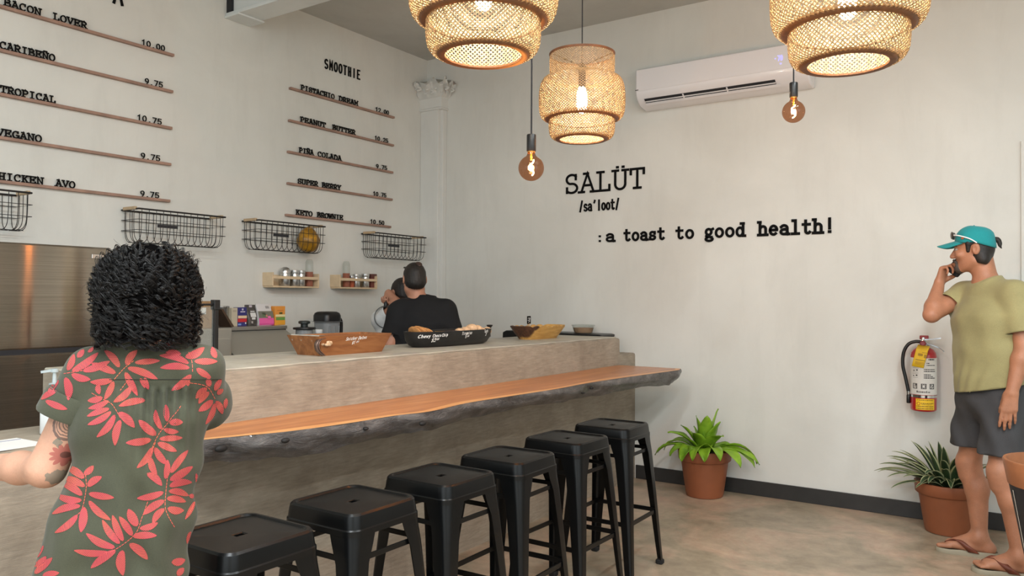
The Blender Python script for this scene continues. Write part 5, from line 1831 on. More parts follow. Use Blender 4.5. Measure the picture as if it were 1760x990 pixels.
for a in (150, 155, 205, 262):
    mb.tube([((rp(z) + 0.003) * math.cos(R(a)), (rp(z) + 0.003) * math.sin(R(a)), z) for z in (0.05, 0.3, 0.60)], 0.002, 6)
mb.build('piping', 'chrome', bn, smooth=60)
# ------------------------------------------------------------------ organic shapes: a distance field turned into one skin
A_ = lambda v: np.array(v, dtype=np.float64)


class Field:
    def __init__(self, lo, hi, h):
        self.lo, self.h = A_(lo), h
        self.n = np.ceil((A_(hi) - self.lo) / h).astype(int) + 1
        self.D = np.full(self.n, 0.09, dtype=np.float32)

    def sub(self, lo, hi):
        a = np.clip(np.floor((A_(lo) - self.lo) / self.h).astype(int), 0, self.n - 1)
        b = np.clip(np.ceil((A_(hi) - self.lo) / self.h).astype(int) + 1, 1, self.n)
        if np.any(b <= a):
            return None
        sl = tuple(slice(x, y) for x, y in zip(a, b))
        g = [self.lo[i] + self.h * np.arange(a[i], b[i]) for i in range(3)]
        return sl, (g[0][:, None, None], g[1][None, :, None], g[2][None, None, :])

    def put(self, lo, hi, fn, k, neg=False):
        s = self.sub(A_(lo) - 0.05, A_(hi) + 0.05)
        if s is None:
            return
        sl, (X, Y, Z) = s
        d = fn(X, Y, Z)
        D = self.D[sl]
        if neg:
            hh = np.maximum(k - np.abs(D + d), 0) / k
            self.D[sl] = np.maximum(D, -d) + hh * hh * k * 0.25
        else:
            hh = np.maximum(k - np.abs(D - d), 0) / k
            self.D[sl] = np.minimum(D, d) - hh * hh * k * 0.25

    def cone(self, a, b, ra, rb, k=0.02, ax=None, ratio=1.0, neg=False):
        a, b = A_(a), A_(b)
        ab = b - a
        L2 = max(ab @ ab, 1e-9)
        R_ = max(ra, rb) * max(ratio, 1)
        e = None if ax is None else A_(ax) / np.linalg.norm(A_(ax))

        def fn(X, Y, Z):
            qx, qy, qz = X - a[0], Y - a[1], Z - a[2]
            if e is not None:
                w = (qx * e[0] + qy * e[1] + qz * e[2]) * (1 / ratio - 1)
                qx, qy, qz = qx + w * e[0], qy + w * e[1], qz + w * e[2]
            t = np.clip((qx * ab[0] + qy * ab[1] + qz * ab[2]) / L2, 0, 1)
            return np.sqrt((qx - t * ab[0]) ** 2 + (qy - t * ab[1]) ** 2 + (qz - t * ab[2]) ** 2) - (ra + t * (rb - ra))
        self.put(np.minimum(a, b) - R_, np.maximum(a, b) + R_, fn, k, neg)
        return self

    def ell(self, c, r, rot=None, k=0.02, neg=False):
        c, r = A_(c), A_(r)
        R_ = r.max()
        Q = np.eye(3) if rot is None else np.array(rot)

        def fn(X, Y, Z):
            q = (X - c[0], Y - c[1], Z - c[2])
            p = [(Q[0][i] * q[0] + Q[1][i] * q[1] + Q[2][i] * q[2]) for i in range(3)]
            k0 = np.sqrt((p[0] / r[0]) ** 2 + (p[1] / r[1]) ** 2 + (p[2] / r[2]) ** 2)
            k1 = np.sqrt((p[0] / r[0] ** 2) ** 2 + (p[1] / r[1] ** 2) ** 2 + (p[2] / r[2] ** 2) ** 2)
            return k0 * (k0 - 1) / np.maximum(k1, 1e-6)
        self.put(c - R_, c + R_, fn, k, neg)
        return self

    def cut(self, p, n, c=None, rad=9):
        """remove what lies on the side n points to, within rad of c"""
        p, n = A_(p), A_(n) / np.linalg.norm(A_(n))
        c = p if c is None else A_(c)
        s = self.sub(c - rad, c + rad)
        sl, (X, Y, Z) = s
        d = (X - p[0]) * n[0] + (Y - p[1]) * n[1] + (Z - p[2]) * n[2]
        ins = (X - c[0]) ** 2 + (Y - c[1]) ** 2 + (Z - c[2]) ** 2 < rad * rad
        self.D[sl] = np.where(ins, np.maximum(self.D[sl], d), self.D[sl])
        return self

    def union(self, G, k):
        hh = np.maximum(k - np.abs(self.D - G.D), 0) / k
        self.D = np.minimum(self.D, G.D) - hh * hh * k * 0.25
        return self

    def warp(self, fn):
        sl, (X, Y, Z) = self.sub(self.lo, self.lo + self.h * self.n)
        self.D[sl] += fn(X, Y, Z).astype(np.float32)
        return self

    def nets(self):
        D = self.D
        D[0], D[-1], D[:, 0], D[:, -1], D[:, :, 0], D[:, :, -1] = (0.05,) * 6
        S = D < 0
        c = np.zeros(np.array(D.shape) - 1, dtype=np.int8)
        for i in (0, 1):
            for j in (0, 1):
                for k in (0, 1):
                    c += S[i:D.shape[0] - 1 + i, j:D.shape[1] - 1 + j, k:D.shape[2] - 1 + k]
        act = (c > 0) & (c < 8)
        ijk = np.argwhere(act)
        idx = np.full(act.shape, -1, dtype=np.int64)
        idx[act] = np.arange(len(ijk))
        pos, cnt = np.zeros((len(ijk), 3)), np.zeros(len(ijk))
        for ax in range(3):
            o1, o2 = [q for q in range(3) if q != ax]
            for u in (0, 1):
                for w in (0, 1):
                    a = np.zeros(3, int)
                    a[o1], a[o2] = u, w
                    b = a.copy()
                    b[ax] = 1
                    d0, d1 = D[tuple((ijk + a).T)], D[tuple((ijk + b).T)]
                    m = (d0 < 0) != (d1 < 0)
                    t = np.where(m, d0 / np.where(m, d0 - d1, 1), 0)
                    pos[m] += (a + (b - a) * t[:, None])[m]
                    cnt[m] += 1
        V = self.lo + self.h * (ijk + pos / np.maximum(cnt, 1)[:, None])
        F = []
        for ax in range(3):
            o1, o2 = (ax + 1) % 3, (ax + 2) % 3
            s0 = [slice(1, -1)] * 3
            s1 = [slice(1, -1)] * 3
            s0[ax], s1[ax] = slice(0, -1), slice(1, None)
            A, B = S[tuple(s0)], S[tuple(s1)]
            e = np.argwhere(A != B)
            off = np.ones(3, int)
            off[ax] = 0
            e = e + off
            fl = S[tuple(e.T)]
            d1, d2 = np.zeros(3, int), np.zeros(3, int)
            d1[o1], d2[o2] = 1, 1
            q = np.stack([idx[tuple((e - d1 - d2).T)], idx[tuple((e - d2).T)], idx[tuple(e.T)], idx[tuple((e - d1).T)]], 1)
            q[~fl] = q[~fl][:, ::-1]
            F.append(q)
        F = np.concatenate(F)
        return V, F[(F >= 0).all(1)]


def relax(V, F, it=2, lam=0.5):
    e = np.concatenate([F[:, [0, 1]], F[:, [1, 2]], F[:, [2, 3]], F[:, [3, 0]]])
    for _ in range(it):
        s, n = np.zeros_like(V), np.zeros(len(V))
        np.add.at(s, e[:, 0], V[e[:, 1]])
        np.add.at(s, e[:, 1], V[e[:, 0]])
        np.add.at(n, e[:, 0], 1)
        np.add.at(n, e[:, 1], 1)
        V = V + lam * (s / np.maximum(n, 1)[:, None] - V)
    return V


def skin_obj(name, VF, mats, parent, extra=None, solid=0):
    V, F = VF
    me = bpy.data.meshes.new(name)
    me.vertices.add(len(V))
    me.vertices.foreach_set('co', V.astype(np.float32).ravel())
    me.loops.add(len(F) * 4)
    me.loops.foreach_set('vertex_index', F.astype(np.int32).ravel())
    me.polygons.add(len(F))
    me.polygons.foreach_set('loop_start', np.arange(0, len(F) * 4, 4, dtype=np.int32))
    me.polygons.foreach_set('use_smooth', np.ones(len(F), dtype=bool))
    for m in (mats if isinstance(mats, (list, tuple)) else [mats]):
        me.materials.append(M[m] if isinstance(m, str) else m)
    me.update(calc_edges=True)
    me.validate()
    o = bpy.data.objects.new(name, me)
    COL.objects.link(o)
    o.parent = parent
    o.location = -world_loc(parent)
    if solid:
        s = o.modifiers.new('solid', 'SOLIDIFY')
        s.thickness, s.offset = solid, -1
    return o


def open_ends(V, F, planes):
    """drop the flat caps a cut left, so a sleeve or hem is open, and true up the edge"""
    V = V.copy()
    C = V[F].mean(1)
    N = np.cross(V[F[:, 2]] - V[F[:, 0]], V[F[:, 3]] - V[F[:, 1]])
    N /= np.maximum(np.linalg.norm(N, axis=1), 1e-12)[:, None]
    kill = np.zeros(len(F), bool)
    for p, n, rad, tol in planes:
        p, n = A_(p), A_(n) / np.linalg.norm(A_(n))
        dd = (C - p) @ n
        kill |= (np.abs(dd) < tol * 1.3) & (np.abs(N @ n) > 0.62) & (np.linalg.norm(C - p, axis=1) < rad)
    F = F[~kill]
    e = np.sort(np.concatenate([F[:, [0, 1]], F[:, [1, 2]], F[:, [2, 3]], F[:, [3, 0]]]), axis=1)
    key = e[:, 0].astype(np.int64) * (len(V) + 1) + e[:, 1]
    uq, ix, ct = np.unique(key, return_index=True, return_counts=True)
    be = e[ix[ct == 1]]
    bv = np.unique(be)
    for it in range(8):
        s, k = np.zeros_like(V), np.zeros(len(V))
        np.add.at(s, be[:, 0], V[be[:, 1]])
        np.add.at(s, be[:, 1], V[be[:, 0]])
        np.add.at(k, be.ravel(), 1)
        V[bv] += 0.5 * (s[bv] / k[bv][:, None] - V[bv])
        for p, n, rad, tol in planes:
            p, n = A_(p), A_(n) / np.linalg.norm(A_(n))
            q = bv[(np.linalg.norm(V[bv] - p, axis=1) < rad) & (np.abs((V[bv] - p) @ n) < tol * 3)]
            V[q] -= 0.7 * ((V[q] - p) @ n)[:, None] * n
    used = np.unique(F)
    mp = np.full(len(V), -1)
    mp[used] = np.arange(len(used))
    return V[used], mp[F]


def frame(f, u=(0, 0, 1)):
    f = Vector(f).normalized()
    r = f.cross(Vector(u)).normalized()
    u = r.cross(f)
    return np.array([[r.x, f.x, u.x], [r.y, f.y, u.y], [r.z, f.z, u.z]])


def head(F, C, Q, s=1.0):
    """Q columns: right, forward, up"""
    C = A_(C)
    w = lambda x, y, z: C + Q @ A_((x, y, z)) * s
    E = lambda c, r, k=0.02, neg=False: F.ell(w(*c), A_(r) * s, Q, k, neg)
    E((0, -0.007, 0.030), (0.074, 0.090, 0.091))
    E((0, 0.020, -0.040), (0.060, 0.066, 0.074), 0.03)
    for sg in (-1, 1):
        F.cone(w(sg * 0.050, -0.005, -0.058), w(sg * 0.012, 0.066, -0.096), 0.021 * s, 0.019 * s, 0.025)
    E((0, 0.076, -0.098), (0.022, 0.018, 0.018), 0.02)
    E((0, 0.076, 0.030), (0.050, 0.017, 0.011), 0.02)
    for sg in (-1, 1):
        E((sg * 0.031, 0.094, 0.008), (0.017, 0.013, 0.010), 0.010, True)
        E((sg * 0.031, 0.0815, 0.0185), (0.016, 0.010, 0.0045), 0.004)
        E((sg * 0.031, 0.0805, -0.0015), (0.015, 0.010, 0.0040), 0.004)
        E((sg * 0.040, 0.066, -0.022), (0.024, 0.020, 0.018), 0.02)
    F.cone(w(0, 0.084, 0.014), w(0, 0.106, -0.028), 0.008 * s, 0.0125 * s, 0.012)
    for sg in (-1, 1):
        E((sg * 0.011, 0.098, -0.032), (0.009, 0.012, 0.008), 0.008)
    E((0, 0.088, -0.060), (0.023, 0.012, 0.0065), 0.008)
    E((0, 0.085, -0.072), (0.019, 0.011, 0.0075), 0.008)
    for sg in (-1, 1):
        E((sg * 0.079, -0.016, 0.004), (0.010, 0.020, 0.032), 0.008)
        E((sg * 0.087, -0.010, 0.007), (0.005, 0.011, 0.018), 0.006, True)


def hand(F, W, d, n, l, curl, thumb=(0.55, 0.75, 0.35), tcurl=(10, 20), s=1.0, spread=0.0):
    """W wrist, d towards the knuckles, n out of the palm, l towards the thumb side"""
    W, d = A_(W), A_(d) / np.linalg.norm(A_(d))
    n = A_(n) - d * (A_(n) @ d)
    n /= np.linalg.norm(n)
    l = A_(l) - d * (A_(l) @ d) - n * (A_(l) @ n)
    l /= np.linalg.norm(l)
    offs = (0.026, 0.0085, -0.009, -0.026)
    kl = (0.090, 0.093, 0.088, 0.080)
    ph = ((0.042, 0.026, 0.021), (0.046, 0.030, 0.022), (0.042, 0.028, 0.021), (0.033, 0.021, 0.019))
    rad = (0.0092, 0.0095, 0.0090, 0.0078)
    for i in range(4):
        K = W + (d * kl[i] + l * offs[i]) * s
        F.cone(W + (l * offs[i] * 0.55 + d * 0.008) * s, K, 0.0155 * s, 0.0115 * s, 0.014)
        p, ang = K, 0.0
        for j in range(3):
            ang += R(curl[i][j])
            dr = d * math.cos(ang) + n * math.sin(ang) + l * spread * (1.5 - i) * 0.3
            dr /= np.linalg.norm(dr)
            q = p + dr * ph[i][j] * s
            F.cone(p, q, rad[i] * (1.0 - 0.09 * j) * s, rad[i] * (0.93 - 0.11 * j) * s, 0.004)
            p = q
    p = W + (d * 0.018 + l * 0.022 + n * 0.004) * s
    dr = l * thumb[1] + d * thumb[0] + n * thumb[2]
    dr /= np.linalg.norm(dr)
    ang = 0
    for j, (L, r0, r1) in enumerate(((0.044, 0.0155, 0.0120), (0.032, 0.0115, 0.0105), (0.026, 0.0105, 0.0080))):
        if j:
            a = R(tcurl[j - 1])
            tgt = d if j == 1 else n
            dr = dr * math.cos(a) + tgt * math.sin(a)
            dr /= np.linalg.norm(dr)
        q = p + dr * L * s
        F.cone(p, q, r0 * s, r1 * s, 0.008 if j == 0 else 0.005)
        p = q


def foot(F, ank, fdir, z0=0.0, s=1.0, inner=1):
    """inner: +1 when the big toe lies to the right of fdir"""
    f = A_((fdir[0], fdir[1], 0))
    f /= np.linalg.norm(f)
    r = A_((f[1], -f[0], 0)) * inner
    g = A_((ank[0], ank[1], z0))
    up = A_((0, 0, 1))
    heel = g - f * 0.042 * s + up * 0.030 * s
    ball = g + f * 0.140 * s + up * 0.024 * s
    F.cone(ank, heel, 0.036 * s, 0.032 * s, 0.03)
    F.cone(heel, g + f * 0.06 * s + up * 0.028 * s, 0.031 * s, 0.030 * s, 0.02)
    F.cone(A_(ank) + f * 0.01, ball, 0.034 * s, 0.022 * s, 0.03, ax=r, ratio=1.25)
    F.cone(g + f * 0.05 * s + up * 0.024 * s, ball, 0.026 * s, 0.022 * s, 0.02, ax=r, ratio=1.6)
    for i, (o, L, rr) in enumerate(((0.030, 0.052, 0.0145), (0.011, 0.050, 0.0105), (-0.006, 0.044, 0.0100), (-0.021, 0.036, 0.0095), (-0.034, 0.026, 0.0090))):
        b = ball + r * o * s - up * 0.006 * s
        F.cone(b, b + f * L * s - up * 0.005 * s, rr * s, rr * 0.92 * s, 0.006)


def skinmat(name, c, var=0.10):
    t = NT(name)
    f = t.noise(t.coords(), 16, 4)
    f2 = t.noise(t.coords(), 260, 2)
    c1 = tuple(x * (1 - var) for x in c)
    t.col(t.mix(0.05, t.ramp(f, [(0.3, c1), (0.7, c)]), t.ramp(f2, [(0.35, (110, 70, 52)), (0.65, (230, 180, 150))])))
    t.p(Roughness=0.52)
    t.b.inputs['Subsurface Weight'].default_value = 0.08
    t.b.inputs['Subsurface Radius'].default_value = (0.012, 0.005, 0.003)
    t.bump(f2, 0.08, 0.001)
    return t


def cloth(name, c, var=0.06, weave=420, bump=0.15, rough=0.85):
    t = NT(name)
    f = t.noise(t.coords(), 7, 4)
    w = t.noise(t.coords(), weave, 2)
    c1 = tuple(x * (1 - var) for x in c)
    c2 = tuple(min(255, x * (1 + var)) for x in c)
    t.col(t.mix(0.10, t.ramp(f, [(0.3, c1), (0.7, c2)]), t.ramp(w, [(0.35, tuple(x * 0.6 for x in c)), (0.65, tuple(min(255, x * 1.4) for x in c))])))
    t.p(Roughness=rough)
    t.b.inputs['Sheen Weight'].default_value = 0.12 if max(c) > 60 else 0.0
    t.bump(w, bump, 0.001)
    return t.m


M['skin_tan'] = skinmat('tanned_skin', (178, 122, 92)).m
M['eye_white'] = plain('eye_white', (150, 134, 122), 0.35)
M['iris'] = plain('dark_iris', (40, 30, 24), 0.2)
M['hair_dark'] = plain('dark_hair', (30, 25, 22), 0.55, var=0.3, vscale=90, bump=0.5, bscale=220)


def torso(F, P, infl, k=0.05):
    """P: list of (centre, radius, ratio); lateral axis P['ax']"""
    for (c0, r0, q0), (c1, r1, q1) in zip(P['spine'], P['spine'][1:]):
        F.cone(c0, c1, r0 + infl, r1 + infl, k, ax=P['ax'], ratio=(q0 + q1) / 2)


def eyes(parent, C, Q, s=1.0):
    for sg in (-1, 1):
        e = A_(C) + Q @ A_((sg * 0.031, 0.0785, 0.008)) * s
        o = MB().ball(e, 0.0118 * s, 16, 10).build('eye', 'eye_white', parent, world=True, smooth=180)
        MB().ball(e + Q @ A_((0, 0.0048, 0)) * s, (0.0082 * s,) * 3, 12, 8).build('iris', 'iris', o, world=True, smooth=180)


# ================================================================== the standing man with the phone
man = thing('person', 'man in teal cap, olive t-shirt and grey shorts standing with a phone at his ear', 'person', (4.60, -0.77, 0))
tf = Vector((-0.72, -0.69, 0)).normalized()
tr_ = tf.cross(Vector((0, 0, 1)))
V3 = lambda *a: A_(a)
C_sh = V3(4.58, -0.76, 1.44)
SR, SL = C_sh + A_(tr_) * 0.175, C_sh - A_(tr_) * 0.175
ER = A_(on(1601, 541, 1, -0.80))
WR = V3(4.338, -0.665, 1.505)
EL, WL = V3(4.742, -0.950, 1.165), V3(4.690, -0.992, 0.945)
HC = V3(4.513, -0.752, 1.678)
HQ = frame((-1, 0.03, -0.03), (0.0, -0.02, 1))
PEL = V3(4.600, -0.775, 0.95)
HR_, HL_ = PEL + A_(tr_) * 0.085 + V3(0, 0, -0.05), PEL - A_(tr_) * 0.085 + V3(0, 0, -0.05)
KR, AR = V3(4.480, -0.640, 0.505), V3(4.530, -0.645, 0.105)
KL, AL = V3(4.640, -0.895, 0.515), V3(4.722, -0.915, 0.105)
SPM = {'ax': tr_, 'spine': [(PEL + V3(0, 0, -0.06), 0.112, 1.42), (PEL + V3(0, 0, 0.06), 0.104, 1.42), (V3(4.600, -0.780, 1.14), 0.100, 1.40), (V3(4.590, -0.775, 1.30), 0.112, 1.42), (V3(4.585, -0.765, 1.385), 0.092, 1.62)]}
F = Field((4.17, -1.22, -0.01), (4.95, -0.42, 1.84), 0.0052)
torso(F, SPM, 0.0)
F.cone(C_sh + V3(-0.005, 0, 0.02), HC + V3(0.035, 0, -0.05), 0.062, 0.055, 0.05)
for S_h, sg in ((SR, 1), (SL, -1)):
    F.cone(C_sh + V3(0, 0, 0.03), S_h, 0.052, 0.055, 0.05)
for S_h, E_h, W_h in ((SR, ER, WR), (SL, EL, WL)):
    F.cone(S_h, E_h, 0.053, 0.041, 0.03)
    md = E_h + (W_h - E_h) * 0.25
    F.cone(E_h, md, 0.040, 0.044, 0.02)
    F.cone(md, W_h, 0.044, 0.027, 0.02)
for H_, K_, AN in ((HR_, KR, AR), (HL_, KL, AL)):
    F.cone(H_, K_, 0.083, 0.056, 0.05)
    F.cone(K_ + V3(-0.012, -0.008, 0.01), K_ + V3(-0.006, 0, -0.06), 0.050, 0.048, 0.03)
    cf = K_ + (AN - K_) * 0.33 + V3(0.020, 0.006, 0)
    F.cone(K_, cf, 0.052, 0.058, 0.03)
    F.cone(cf, AN, 0.058, 0.037, 0.03)
foot(F, AR, (-1, 0.02), 0.022, 1.02, inner=-1)
foot(F, AL, (-1, -0.06), 0.022, 1.02, inner=1)
head(F, HC, HQ)
hand(F, WR, (0.30, 0.0, 0.95), (0.86, -0.50, 0.0), (0.50, 0.86, -0.2), ((50, 62, 40), (54, 64, 40), (60, 66, 40), (66, 68, 40)), thumb=(0.70, 0.55, 0.5), tcurl=(5, 10))
hand(F, WL, (-0.13, -0.06, -1), (0.10, 0.99, 0), (-1, 0.1, 0), ((6, 10, 8), (8, 12, 8), (9, 12, 8), (10, 14, 10)), thumb=(0.95, 0.22, 0.45), tcurl=(10, 8), s=1.04, spread=0.14)
V, Fq = F.nets()
skin_obj('body', (relax(V, Fq, 1, 0.4), Fq), 'skin_tan', man)
eyes(man, HC, HQ)
hw = lambda x, y, z: Vector(HC + HQ @ A_((x, y, z)))
HM = Matrix(HQ.tolist())
# t-shirt
F = Field((4.27, -1.13, 0.82), (4.95, -0.45, 1.60), 0.0055)
SP2 = {'ax': tr_, 'spine': [(PEL + V3(-0.014, -0.012, -0.09), 0.140, 1.36), (PEL + V3(-0.014, -0.012, 0.06), 0.136, 1.36), (V3(4.584, -0.794, 1.14), 0.134, 1.36), (V3(4.582, -0.784, 1.30), 0.136, 1.40), (V3(4.585, -0.765, 1.385), 0.104, 1.58)]}
torso(F, SP2, 0.0)
for S_h in (SR, SL):
    F.cone(C_sh + V3(0, 0, 0.03), S_h, 0.064, 0.068, 0.05)
NKP = C_sh + V3(-0.008, -0.002, 0.066)
NKN = A_((-0.42, -0.06, 0.90))
G = Field((4.27, -1.13, 0.82), (4.95, -0.45, 1.60), 0.0055)
G.cone(C_sh + V3(0, 0, -0.01), NKP + V3(0.0, 0, 0.05), 0.082, 0.064, 0.04)
G.cut(NKP, NKN)
F.union(G, 0.03)
cuts = [(NKP, NKN, 0.074, 0.005)]
for S_h, E_h, kk, r1 in ((SR, ER, 0.50, 0.066), (SL, EL, 0.74, 0.074)):
    e = S_h + (E_h - S_h) * kk
    G = Field((4.27, -1.13, 0.82), (4.95, -0.45, 1.60), 0.0055)
    G.cone(S_h, e + (E_h - S_h) * 0.1, 0.068, r1, 0.03)
    dv = (E_h - S_h) / np.linalg.norm(E_h - S_h)
    G.cut(e, dv)
    F.union(G, 0.03)
    cuts.append((e, dv, 0.10, 0.004))
hemn = A_((0.22, -0.02, -1.0))
hemp = V3(4.57, -0.78, 0.938)
F.cut(hemp, hemn)
cuts.append((hemp, hemn, 0.4, 0.004))


def folds_m(X, Y, Z):
    u = (X - 4.59) * tr_.x + (Y + 0.775) * tr_.y
    a = 0.0030 * np.sin(34 * (Z * 1.0 + u * 1.3) + 6 * np.sin(9 * u)) * np.clip((1.12 - Z) / 0.12, 0, 1)
    b = 0.0030 * np.sin(26 * (Z * 0.5 - u * 1.6) + 2) * np.clip((Z - 1.05) / 0.1, 0, 1) * np.clip((1.42 - Z) / 0.1, 0, 1)
    return a + b


F.warp(folds_m)
V, Fq = F.nets()
V, Fq = open_ends(relax(V, Fq, 1, 0.4), Fq, cuts)
M['olive_tee'] = cloth('olive_jersey', (148, 141, 98))
skin_obj('t_shirt', (V, Fq), 'olive_tee', man, solid=0.003)
# shorts
F = Field((4.30, -1.10, 0.54), (4.86, -0.48, 1.06), 0.0055)
torso(F, {'ax': tr_, 'spine': [(PEL + V3(-0.008, -0.008, -0.07), 0.130, 1.38), (PEL + V3(-0.008, -0.008, 0.07), 0.120, 1.40)]}, 0)
cuts = []
for H_, K_, lo_ in ((HR_, KR, 0.612), (HL_, KL, 0.608)):
    e = K_ + (H_ - K_) * ((lo_ - K_[2]) / (H_[2] - K_[2]))
    ww = e + (K_ - H_) * 0.12
    F.cone(H_, ww, 0.103, 0.097, 0.035, ax=(1, -0.2, 0), ratio=1.10)
    cuts.append((e, (0.05, 0, -1), 0.14, 0.0045))
F.cut((4.56, -0.77, 0.612), (0.03, 0.02, -1))
cuts = [((4.56, -0.77, 0.612), (0.03, 0.02, -1), 0.5, 0.0045)]
F.cut(PEL + V3(0, 0, 0.07), (0, 0, 1))


def folds_s(X, Y, Z):
    return 0.004 * np.sin(60 * X + 25 * Z) * np.clip((0.95 - Z) / 0.2, 0, 1) + 0.003 * np.sin(45 * Y - 30 * Z + 1)


F.warp(folds_s)
V, Fq = F.nets()
V, Fq = open_ends(relax(V, Fq, 1, 0.4), Fq, cuts)
M['grey_shorts'] = cloth('charcoal_shorts', (58, 58, 60), weave=300)
sho = skin_obj('shorts', (V, Fq), 'grey_shorts', man, solid=0.003)
# cap
t_cap = cloth('teal_cap_cloth', (20, 136, 140), var=0.04)
mb = MB()
loops = []
for i in range(13):
    ph = R(-6) + R(94) * i / 13
    L = []
    for j in range(40):
        a = 2 * PI * j / 40
        x = 0.086 * math.cos(ph) ** 0.8 * math.cos(a)
        y = 0.097 * math.cos(ph) ** 0.8 * math.sin(a)
        z = 0.082 * math.sin(ph) * (1.0 + 0.05 * math.sin(a))
        drop = 0.036 * max(0, -math.sin(a)) * (1 if i == 0 else max(0, 1 - i / 5))
        L.append(hw(x, y - 0.007, z + 0.050 - drop))
    loops.append(L)
mb.loft(loops, False, True)
capo = mb.build('cap', t_cap, man, world=True, smooth=60, solid=0.002)
mb = MB()
rows_ = []
for q in np.linspace(0, 1, 8):
    L = []
    for s in np.linspace(-1, 1, 17):
        y0_ = -0.004 + 0.097 * math.sqrt(max(0, 1 - (0.82 * s) ** 2))
        x_ = 0.082 * s * (1 - 0.10 * q)
        ext = 0.090 * q * math.sqrt(max(0.0, 1 - (abs(s) ** 3.2)))
        L.append(hw(x_, y0_ + ext - 0.006, 0.054 - 0.022 * q * (1 - s * s) - 0.052 * s * s * (0.30 + 0.70 * q * (1 - s ** 8))))
    rows_.append(L)
mb.loft(rows_, closed=False)
mb.build('brim', t_cap, capo, world=True, smooth=60, solid=0.004)
MB().ball(hw(0, -0.004, 0.132), 0.005, 12, 8).build('button', t_cap, capo, world=True, smooth=180)
MB().box(hw(-0.0765, 0.045, 0.066), (0.014, 0.002, 0.010), HM @ Matrix.Rotation(R(60), 3, 'Z')).build('patch', plain('orange_patch', (190, 100, 60), 0.6), capo, world=True)
MB().tube(catmull([hw(0.0, -0.090, 0.056), hw(0.0, -0.108, 0.052), hw(0, -0.118, 0.036), hw(-0.004, -0.121, 0.016), hw(-0.006, -0.128, 0.002)], 4), [0.008, 0.010, 0.012, 0.013, 0.014, 0.014, 0.014, 0.013, 0.012, 0.012, 0.011, 0.010, 0.008, 0.006, 0.004, 0.003, 0.001], 10).build('ponytail', 'hair_dark', man, world=True, smooth=60)
F = Field(HC - 0.16, HC + 0.16, 0.0045)
F.ell(HC + HQ @ A_((0, -0.018, 0.010)), (0.0770, 0.081, 0.080), HQ, 0.02)
F.cone(HC + HQ @ A_((-0.05, -0.042, -0.05)), HC + HQ @ A_((0.05, -0.042, -0.05)), 0.035, 0.036, 0.03)
F.cut(HC + HQ @ A_((0, -0.008, 0)), HQ @ A_((0, 1, 0.35)))
F.cut(HC + HQ @ A_((0, 0, 0.045)), HQ @ A_((0, 0, 1)))
F.cut(HC + HQ @ A_((0, -0.06, -0.082)), HQ @ A_((0, 0.3, -1)))
for sg in (-1, 1):
    F.cone(HC + HQ @ A_((sg * 0.070, -0.03, 0.040)), HC + HQ @ A_((sg * 0.069, 0.022, 0.036)), 0.011, 0.010, 0.01)
    F.cone(HC + HQ @ A_((sg * 0.069, 0.018, 0.040)), HC + HQ @ A_((sg * 0.066, 0.022, -0.004)), 0.016, 0.010, 0.01)
V, Fq = F.nets()
skin_obj('hair', (relax(V, Fq, 1), Fq), 'hair_dark', man)
M['beard'] = plain('greying_beard', (70, 62, 56), 0.8, var=0.4, vscale=160, bump=0.6, bscale=300)
F = Field(HC - 0.16, HC + 0.16, 0.0035)
F.ell(HC + HQ @ A_((0, 0.069, -0.094)), (0.034, 0.030, 0.029), HQ, 0.01)
for sg in (-1, 1):
    F.cone(HC + HQ @ A_((0, 0.0975, -0.050)), HC + HQ @ A_((sg * 0.026, 0.086, -0.060)), 0.0065, 0.006, 0.006)
    F.cone(HC + HQ @ A_((sg * 0.026, 0.086, -0.060)), HC + HQ @ A_((sg * 0.022, 0.078, -0.088)), 0.006, 0.008, 0.008)
V, Fq = F.nets()
skin_obj('beard', (relax(V, Fq, 1), Fq), 'beard', man)
for sg in (-1, 1):
    MB().tube(catmull([hw(sg * 0.014, 0.090, 0.027), hw(sg * 0.031, 0.089, 0.032), hw(sg * 0.049, 0.074, 0.026)], 4), [0.003] * 4 + [0.004] * 4 + [0.002], 6).build('eyebrow', 'hair_dark', man, world=True, smooth=60)
sgl = MB()
for sg in (-1, 1):
    sgl.tube(catmull([hw(sg * 0.058, 0.090, 0.086), hw(sg * 0.082, 0.06, 0.080), hw(sg * 0.0925, 0.01, 0.060), hw(sg * 0.090, -0.022, 0.036)], 5), 0.0034, 8)
sgl.tube(catmull([hw(-0.058, 0.090, 0.086), hw(0, 0.108, 0.088), hw(0.058, 0.090, 0.086)], 5), 0.003, 8)
so = sgl.build('sunglasses', plain('white_frame', (236, 236, 236), 0.3), man, world=True, smooth=60)
mb = MB()
for sg in (-1, 1):
    mb.ball(hw(sg * 0.036, 0.099, 0.086), (0.031, 0.007, 0.021), 18, 10, HM @ Matrix.Rotation(R(-sg * 16), 3, 'Z'))
mb.build('lens', plain('brown_lens', (66, 54, 48), 0.12), so, world=True, smooth=60)
